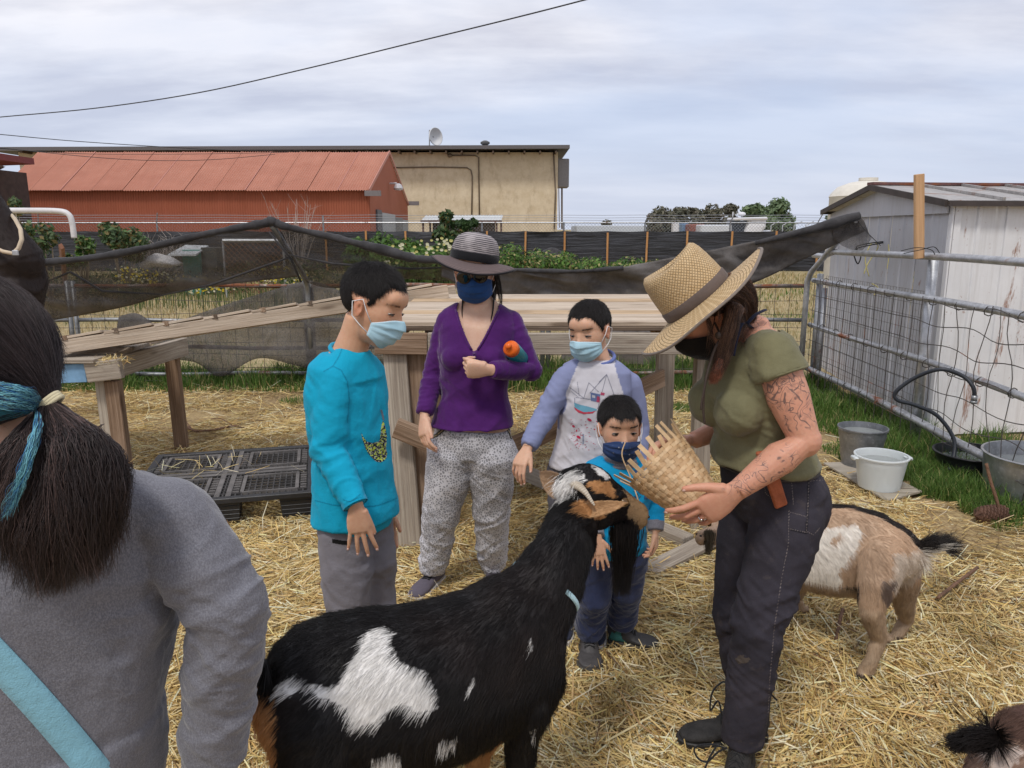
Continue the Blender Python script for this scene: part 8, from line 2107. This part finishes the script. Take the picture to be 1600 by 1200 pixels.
 m.loft([(lerp(pel,wai,.2),s*.158,f*.118,2.3),(lerp(pel,wai,.62),s*.150,f*.118,2.3),(lerp(pel,wai,.80),s*.146,f*.115,2.3)],28)
 m.ball(pel-f*.066-s*.055-A(0,0,.02),.088,.078,.11,(s,f,A(0,0,1)),18);m.ball(pel-f*.066+s*.055-A(0,0,.02),.088,.078,.11,(s,f,A(0,0,1)),18)
 for L_,aa in((LR,0),(LL,1)):m.tube([L_[0],L_[1],L_[2],L_[3],L_[4]-A(0,0,.015*aa)],[.098,.086,.068,.062,.060],24);m.ball(L_[0],.096,n=16);m.ball(L_[2],.070,n=14)
 jn=NT('black_denim');vv_=jn.obj();c=jn.mix(jn.fac(jn.noise(vv_,6,5,.6),.35,.7),(.022,.020,.027),(.045,.040,.052));c=jn.mix(jn.fac(jn.noise(jn.map(vv_,(1,1,1)),22,5,.7),.58,.75,0,.35),c,(.12,.095,.08));c=jn.mix(jn.fac(jn.noise(vv_,420,2),.62,.75,0,.4),c,(.11,.10,.12))
 jn.P(Base_Color=c,Roughness=.9,Specular_IOR_Level=.25);jn.bump(jn.math('ADD',jn.noise(vv_,900,2),jn.math('MULTIPLY',jn.noise(vv_,60,4),1.5)),.3,.003)
 sg=[(LL[0],LL[2],.14,.0075,13,.25),(LL[2]+A(0,0,.12),LL[3],.11,.0125,19,.18),(LL[3],LL[4],.11,.006,20,.25),(LR[0],LR[2],.14,.005,13,.3),(LR[2],LR[4],.11,.007,17,.25),(pel+A(0,0,.05),pel-A(0,0,.12),.2,.004,12,.4)]
 tr,v,ff_=cloth(m,'jeans',jn.mat,t,sg,53,.006,4)
 seg=lambda L_:[(L_[i],L_[i+1])for i in range(len(L_)-1)]
 st_=seg([(1233,795),(1232,850),(1222,900),(1210,980),(1203,1060),(1200,1120)])+seg([(1264,752),(1262,800),(1260,830),(1272,836),(1284,820)])+seg([(1264,752),(1285,750)])+seg([(1234,800),(1262,808)])+seg([(1234,826),(1260,832)])+seg([(1190,742),(1196,770),(1212,785)])+seg([(1236,742),(1240,790)])
 thick=seg([(1264,752),(1262,800),(1260,830)])+seg([(1236,827),(1260,833)])
 def dist(a,b,L_):
  r_=9
  for p,q in L_:
   d=A(q[0]-p[0],q[1]-p[1]);tt=max(0,min(1,((a-p[0])*d[0]+(b-p[1])*d[1])/(d@d)));r_=min(r_,math.hypot(a-p[0]-d[0]*tt,b-p[1]-d[1]*tt))
  return r_
 decal('stitching',v,ff_,1186,1290,738,1124,.9,lambda a,b:((.16,.135,.13)if int(b/2.2+a/2.2)%2 else None)if dist(a,b,st_)<.6 else((.012,.011,.015)if dist(a,b,thick)<1.6 else None),print_mat,tr)['kind']='stuff'
 decal('mud_stain',v,ff_,1140,1182,1010,1052,1.2,lambda a,b:(.070,.056,.048)if((a-1160)/15)**2+((b-1031)/11)**2+.5*fbm(np.array([[a*.2,b*.3,0]]),6,3)[0]<.45 else None,print_mat,tr)
 m=MB();bc=lerp(pel,wai,.66);m.tube([bc+s*.154*math.cos(a)+f*.122*math.sin(a)for a in np.linspace(0,6.283,40,endpoint=False)],.013,8,closed=True,flat=.4);build(m,'belt',m_plain('belt_leather',(.03,.022,.018),.6,.3,30),t,True)
 lt=m_plain('rust_leather',(.33,.085,.030),.7,.25,40,bump=.4,bscale=90);m=MB();q=[P(1182,708,1.965),P(1206,704,1.965),P(1232,789,1.965),P(1213,797,1.965)];bk_=[p+A(0,.016,0)for p in q]
 m.add(q+bk_,[(0,1,2,3),(7,6,5,4),(0,4,5,1),(1,5,6,2),(2,6,7,3),(3,7,4,0)]);shh=build(m,'leather_sheath',lt,bevel=.004);tag(shh,'rust coloured leather tool sheath hanging at the hip of the black jeans','sheath')
 bl=m_plain('black_boot_leather',(.030,.028,.027),.78,.4,25,bump=.5,bscale=70,spec=.25);sol=m_plain('boot_sole',(.016,.015,.014),.6)
 d_=unit(A(-1,-.10,0));b=A(aR[0],aR[1],0)-d_*.05;shoe(t,b,b+d_*.275,.275,.100,bl,sol,.09,name='boot',boot=.08,lace_mat=lace_b,eyel=6)
 d_=unit(A(-.55,-1,0));b=A(aL[0],aL[1],0)-d_*.06;shoe(t,b,b+d_*.275,.275,.100,bl,sol,.10,name='boot',boot=.10,lace_mat=lace_b,eyel=8)
 for q,Yq in(([(1128,1118),(1122,1095),(1110,1110),(1113,1082),(1128,1066),(1136,1068)],2.04),([(1135,1170),(1112,1163),(1086,1168),(1090,1184),(1105,1190),(1122,1175),(1136,1168)],1.90),([(1120,1165),(1108,1185),(1100,1205)],1.90)):
  wiggle('boot_lace',None,None,[P(u,v,Yq)for u,v in q],.0028,lace_b,parent=t)
 wiggle('boot_lace',None,None,[P(1200,1080,2.1),P(1210,1090,2.1),P(1214,1094,2.1)],.003,lace_b,parent=t)
 return cL,hL
cLw,hLw=woman_hat()
d=unit(hLw['d']);th=unit(hLw['th']-d*np.dot(hLw['th'],d));pn=unit(hLw['pn']-d*np.dot(hLw['pn'],d)-th*np.dot(hLw['pn'],th));s_=hLw['L']/.18
fd=unit(d-th*.5*hLw['spread']);a_=hLw['curls'][2][0];ra_=fd*math.cos(a_)+pn*math.sin(a_)
m=MB();rc_=cLw[2]+d*.0898*s_-th*.00975*s_+ra_*.024*s_;x_,_,z_=frame(ra_);m.tube([rc_+(x_*math.cos(a)+z_*math.sin(a))*.0108 for a in np.linspace(0,6.283,20,endpoint=False)],.0016,6,closed=True);m.ball(rc_-pn*.0112,.004,.004,.003,n=8)
tag(build(m,'ring',m_galv('silver',(.7,.7,.72),0,.25,1),smooth=True),'silver ring on the finger gripping the basket bottom','ring')
# ------------------------------------------------------------ girl in the grey sweatshirt, close on the left
def girl():
 Y=1.16;t=person('girl in a grey sweatshirt with a dark ponytail and blue streak, back to the camera',P(60,1190,Y)*A(1,1,0))
 f=unit(A(-.55,.83,0));s=A(f[1],-f[0],0)
 pel,wai,che,nb=P(75,1290,Y),P(85,1130,Y),P(95,930,Y),P(55,740,Y-.02)
 sp=[pel,wai,che,nb];tab=scl(KID,1.12,1.22)
 h=head_frame(P(-74,574,Y),A(-.95,.22,-.12),A(0,0,1),.225)
 cR=(P(258,805,Y+.03),P(356,948,Y+.02),P(328,1240,Y+.06),[.045,.040,.035,.033,.028,.024])
 cL=(P(-130,850,Y-.02),P(-220,1000,Y),P(-230,1200,Y+.06),[.045,.040,.035,.033,.028,.024])
 hk=lambda:dict(d=A(0,.2,-1),pn=A(-1,0,0),th=A(0,1,0),L=.155,curls=[(.3,.4,.2)]*4)
 hipR,hipL=pel+s*.07-A(0,0,.03),pel-s*.07-A(0,0,.03)
 def legp(hp):b=A(hp[0],hp[1],0);return[hp,lerp(hp,b+A(0,0,.42),.5),b+A(0,0,.42),b+A(0,0,.24),b+A(0,0,.085)]
 LR,LL=legp(hipR),legp(hipL)
 o,hv,hf=body_mesh(t,skinC,sp,s,s,tab,h,.048,[cR,cL],[(LR,[.08,.07,.05,.045,.033]),(LL,[.08,.07,.05,.045,.033])],[hk(),hk()])
 face_mask(h,t,surg_m,white_cl)
 gm=m_cloth('grey_sweatshirt',(.135,.135,.155),.07,420,.95,.35,speck=(.20,.20,.225))
 m=MB();torso(m,sp,s,s,tab,.036,-.02,.96)
 m.loft([(wai,s*.170,f*.135,2.2),(lerp(wai,pel,.5),s*.180,f*.145,2.2),(pel+A(0,0,.02),s*.175,f*.14,2.2)],28)
 m.loft([(lerp(che,nb,.55),s*.165,f*.115),(nb-A(0,0,.03),s*.100,f*.080),(nb-A(0,0,.0),s*.065,f*.062)],24);yoke(m,nb-A(0,0,.01),s,f,(cR[0],cL[0]),.062,.062)
 for c in(cR,cL):p_,r_=arm_chain(c[0],c[1],lerp(c[1],c[2],.95),[.068,.070,.063,.062,.056,.040]);m.tube(p_,r_,24);m.ball(c[0],.066,n=18);m.ball(c[1],.063,n=16)
 sg=[(cR[0],cR[1],.08,.0085,13,.35),(lerp(cR[0],cR[1],.6),lerp(cR[1],cR[2],.35),.08,.0095,18,.28),(cR[1],cR[2],.08,.009,15,.3),(lerp(che,nb,.2)+s*.10,wai+s*.16,.12,.008,9,.9),(che,pel,.22,.005,6,1.0)]
 sh,v,ff_=cloth(m,'sweatshirt',gm,t,sg,63,.0055,5,base=.002)
 m=MB();m.tube([nb+s*.066*math.cos(a)+f*.062*math.sin(a)+A(0,0,.004-.01*math.sin(a))for a in np.linspace(0,6.283,28,endpoint=False)],.009,8,closed=True);build(m,'collar',gm,sh,True)
 bv=BVHTree.FromPolygons([tuple(q)for q in v],[tuple(int(i)for i in q)for q in ff_]);cam_=Vector((0,0,CAM_H));rows=[[],[],[],[]]
 for k in range(34):
  tt=(k-8)/25;cu,cv=lerp(A(-60,975),A(215,1290),tt);cv-=12*math.sin(tt*3.1);nrm_=unit(A(1,-.9))
  for j,w in enumerate((-27,-9,9,27)):
   u_,v_=cu+nrm_[0]*w,cv+nrm_[1]*w;d=Vector(P(u_,v_,1)-A(0,0,CAM_H)).normalized();hit=bv.ray_cast(cam_,d,5)
   rows[j].append(np.array(hit[0])-np.array(d)*.004 if hit[0]is not None else P(u_,v_,1.02))
 for _ in range(3):
  for r_ in rows:
   for k in range(1,33):r_[k]=(r_[k-1]+r_[k]*2+r_[k+1])/4
 m=MB();m.sheet(rows);stp=build(m,'bag_strap',m_cloth('sky_blue_webbing',(.23,.47,.58),.06,380,.7),smooth=True);md=stp.modifiers.new('s','SOLIDIFY');md.thickness=.0025;tag(stp,'light blue bag strap slung across the grey sweatshirt','strap')
 m=MB();torso(m,sp,s,s,tab,.012,-.2,.25)
 for L_ in(LR,LL):m.tube(L_,[.095,.085,.068,.062,.055],20)
 cloth(m,'trousers',m_cloth('navy_trouser',(.03,.035,.06)),t,[(LR[0],LR[4],.1,.006,14,.4)],67,.009,3)
 for L_ in(LR,LL):b=L_[4]*A(1,1,0);shoe(t,b-f*.07,b+f*.16,.23,.088,m_cloth('white_trainer',(.4,.4,.42)),rub_g,.06)
 core=m_plain('girl_hair_core',(.012,.008,.008),.45,.3,50)
 band=P(78,630,Y-.045)
 q=to_local(hv,h);keep=((q[:,0]<.045)&(q[:,2]>-.030))|((q[:,2]>.035))|((q[:,0]<-.01)&(q[:,2]>-.075));v2,f2,used=sub(hv,hf,keep);n2=normals(v2,f2);cap=v2+n2*.014
 hp_=place('hair',cap,f2,core,t,True);rs=np.random.default_rng(3);n=16000;p,nn,fi=scatter(cap,f2,n,None,rs)
 bl=to_local(p,h);tgt=band;pts=[]
 dd_=np.linalg.norm(tgt-p,axis=1);hc_=h['P'](-.01,0,.01);r0_=np.linalg.norm(p-hc_,axis=1);r1_=np.linalg.norm(tgt-hc_);jt=rs.normal(0,.0035,(n,3))
 for k in range(7):
  tau=(k/6*np.minimum(1,.13/dd_))[:,None];q_=p+(tgt-p)*tau-hc_;rr_=r0_[:,None]*(1-tau)+r1_*tau;q_=q_/np.linalg.norm(q_,axis=1)[:,None]*np.maximum(rr_,np.linalg.norm(q_,axis=1)[:,None])
  pts.append(hc_+q_+nn*.002+jt*k/6)
 up_=uv(p);blue=(up_[:,1]>606+.0*up_[:,0])&(up_[:,1]<652+rs.normal(0,4,n))&(up_[:,0]<84)&(nn[:,1]<.3)
 col=np.where(blue[:,None],A(.045,.20,.27)*rs.uniform(.6,2.0,n)[:,None],A(.020,.013,.013)*rs.uniform(.5,2.4,n)[:,None]);curves('hair_strands',np.stack(pts,1),hairA,hp_,.0006,np.clip(col,0,1))
 GD=lambda p,c,rs:np.where((c%5==0)[:,None],A(.060,.038,.034),A(.024,.016,.015))*rs.uniform(.5,1.6,len(p))[:,None]
 BLU=lambda p,c,rs:np.where((c%4==0)[:,None],A(.02,.10,.22),np.where((c%5==0)[:,None],A(.03,.03,.03),A(.12,.31,.36)))
 lock('hair_blue',[P(-40,612,Y-.10),P(0,618,Y-.112),P(40,624,Y-.10),band+A(-.01,-.010,0)],[.020,.020,.015,.005],1500,t,BLU,12,strand=.0006,wave=.004,frizz=.002,flat=.5)
 lock('ponytail',[band+A(-.01,.01,.004),P(92,660,Y-.055),P(100,730,Y-.08),P(98,810,Y-.09),P(80,880,Y-.085)],[.010,.030,.058,.060,.030],3000,t,GD,13,k=14,core=core,strand=.0006,wave=.012,flat=.6,frizz=.004)
 for i,(mx_,my_,ex_,ey_,dy_,r_)in enumerate([(20,720,-15,880,.12,.024),(45,730,25,925,.13,.026),(75,735,60,938,.15,.026),(100,730,95,930,.16,.026),(128,720,128,905,.16,.025),(150,715,158,880,.15,.024),(158,712,176,830,.13,.019),(166,722,184,782,.11,.014),(110,700,145,915,.17,.02),(60,700,10,900,.15,.022),(140,700,172,860,.16,.018)]):
  mid_=A(lerp(78,mx_,.62),lerp(630,my_,.55));e2_=A(lerp(mx_,ex_,.5),lerp(my_,ey_,.5))
  lock('ponytail_lock',[band+A(0,-.004,.002),P(mid_[0],mid_[1],Y-.05-dy_*.3),P(mx_+4,my_,Y-.03-dy_*.62),P(e2_[0]+(6 if ex_>80 else-4),e2_[1],Y-.02-dy_*.78),P(ex_,ey_,Y-.02-dy_*.72)],[.006,.016,r_,r_*1.05,r_*.55],1500,t,GD,130+i,k=14,strand=.0006,wave=.010+.004*(i%3),frizz=.0035)
 lock('hair_blue',[band+A(-.012,-.014,-.006),P(60,662,Y-.125),P(46,712,Y-.160),P(26,765,Y-.172),P(6,810,Y-.172)],[.002,.0035,.004,.004,.003],200,t,BLU,16,strand=.0006,wave=.005,frizz=.003)
 for i in range(12):
  rs=np.random.default_rng(80+i);a=P(rs.uniform(100,185),rs.uniform(660,800),Y-.12);lock('hair_wisp',[a,a+A(rs.uniform(.0,.03),-.01,rs.uniform(-.03,.01)),a+A(rs.uniform(-.01,.05),-.01,-rs.uniform(.04,.09))],[.001,.003,.004],9,t,GD,90+i,k=8,strand=.0004,wave=.006)
 m=MB();bx=unit(P(110,665,Y)-P(40,600,Y));x_,_,z_=frame(bx)
 for k in(-1,0,1):m.tube([band+bx*k*.004+(x_*math.cos(a)*.016+z_*math.sin(a)*.019)for a in np.linspace(0,6.283,24,endpoint=False)],.0034,8,closed=True)
 tag(build(m,'hair_tie',m_cloth('cream_elastic',(.62,.55,.36),.1,900),smooth=True),'cream elastic hair tie at the root of the ponytail','hair tie')
girl()
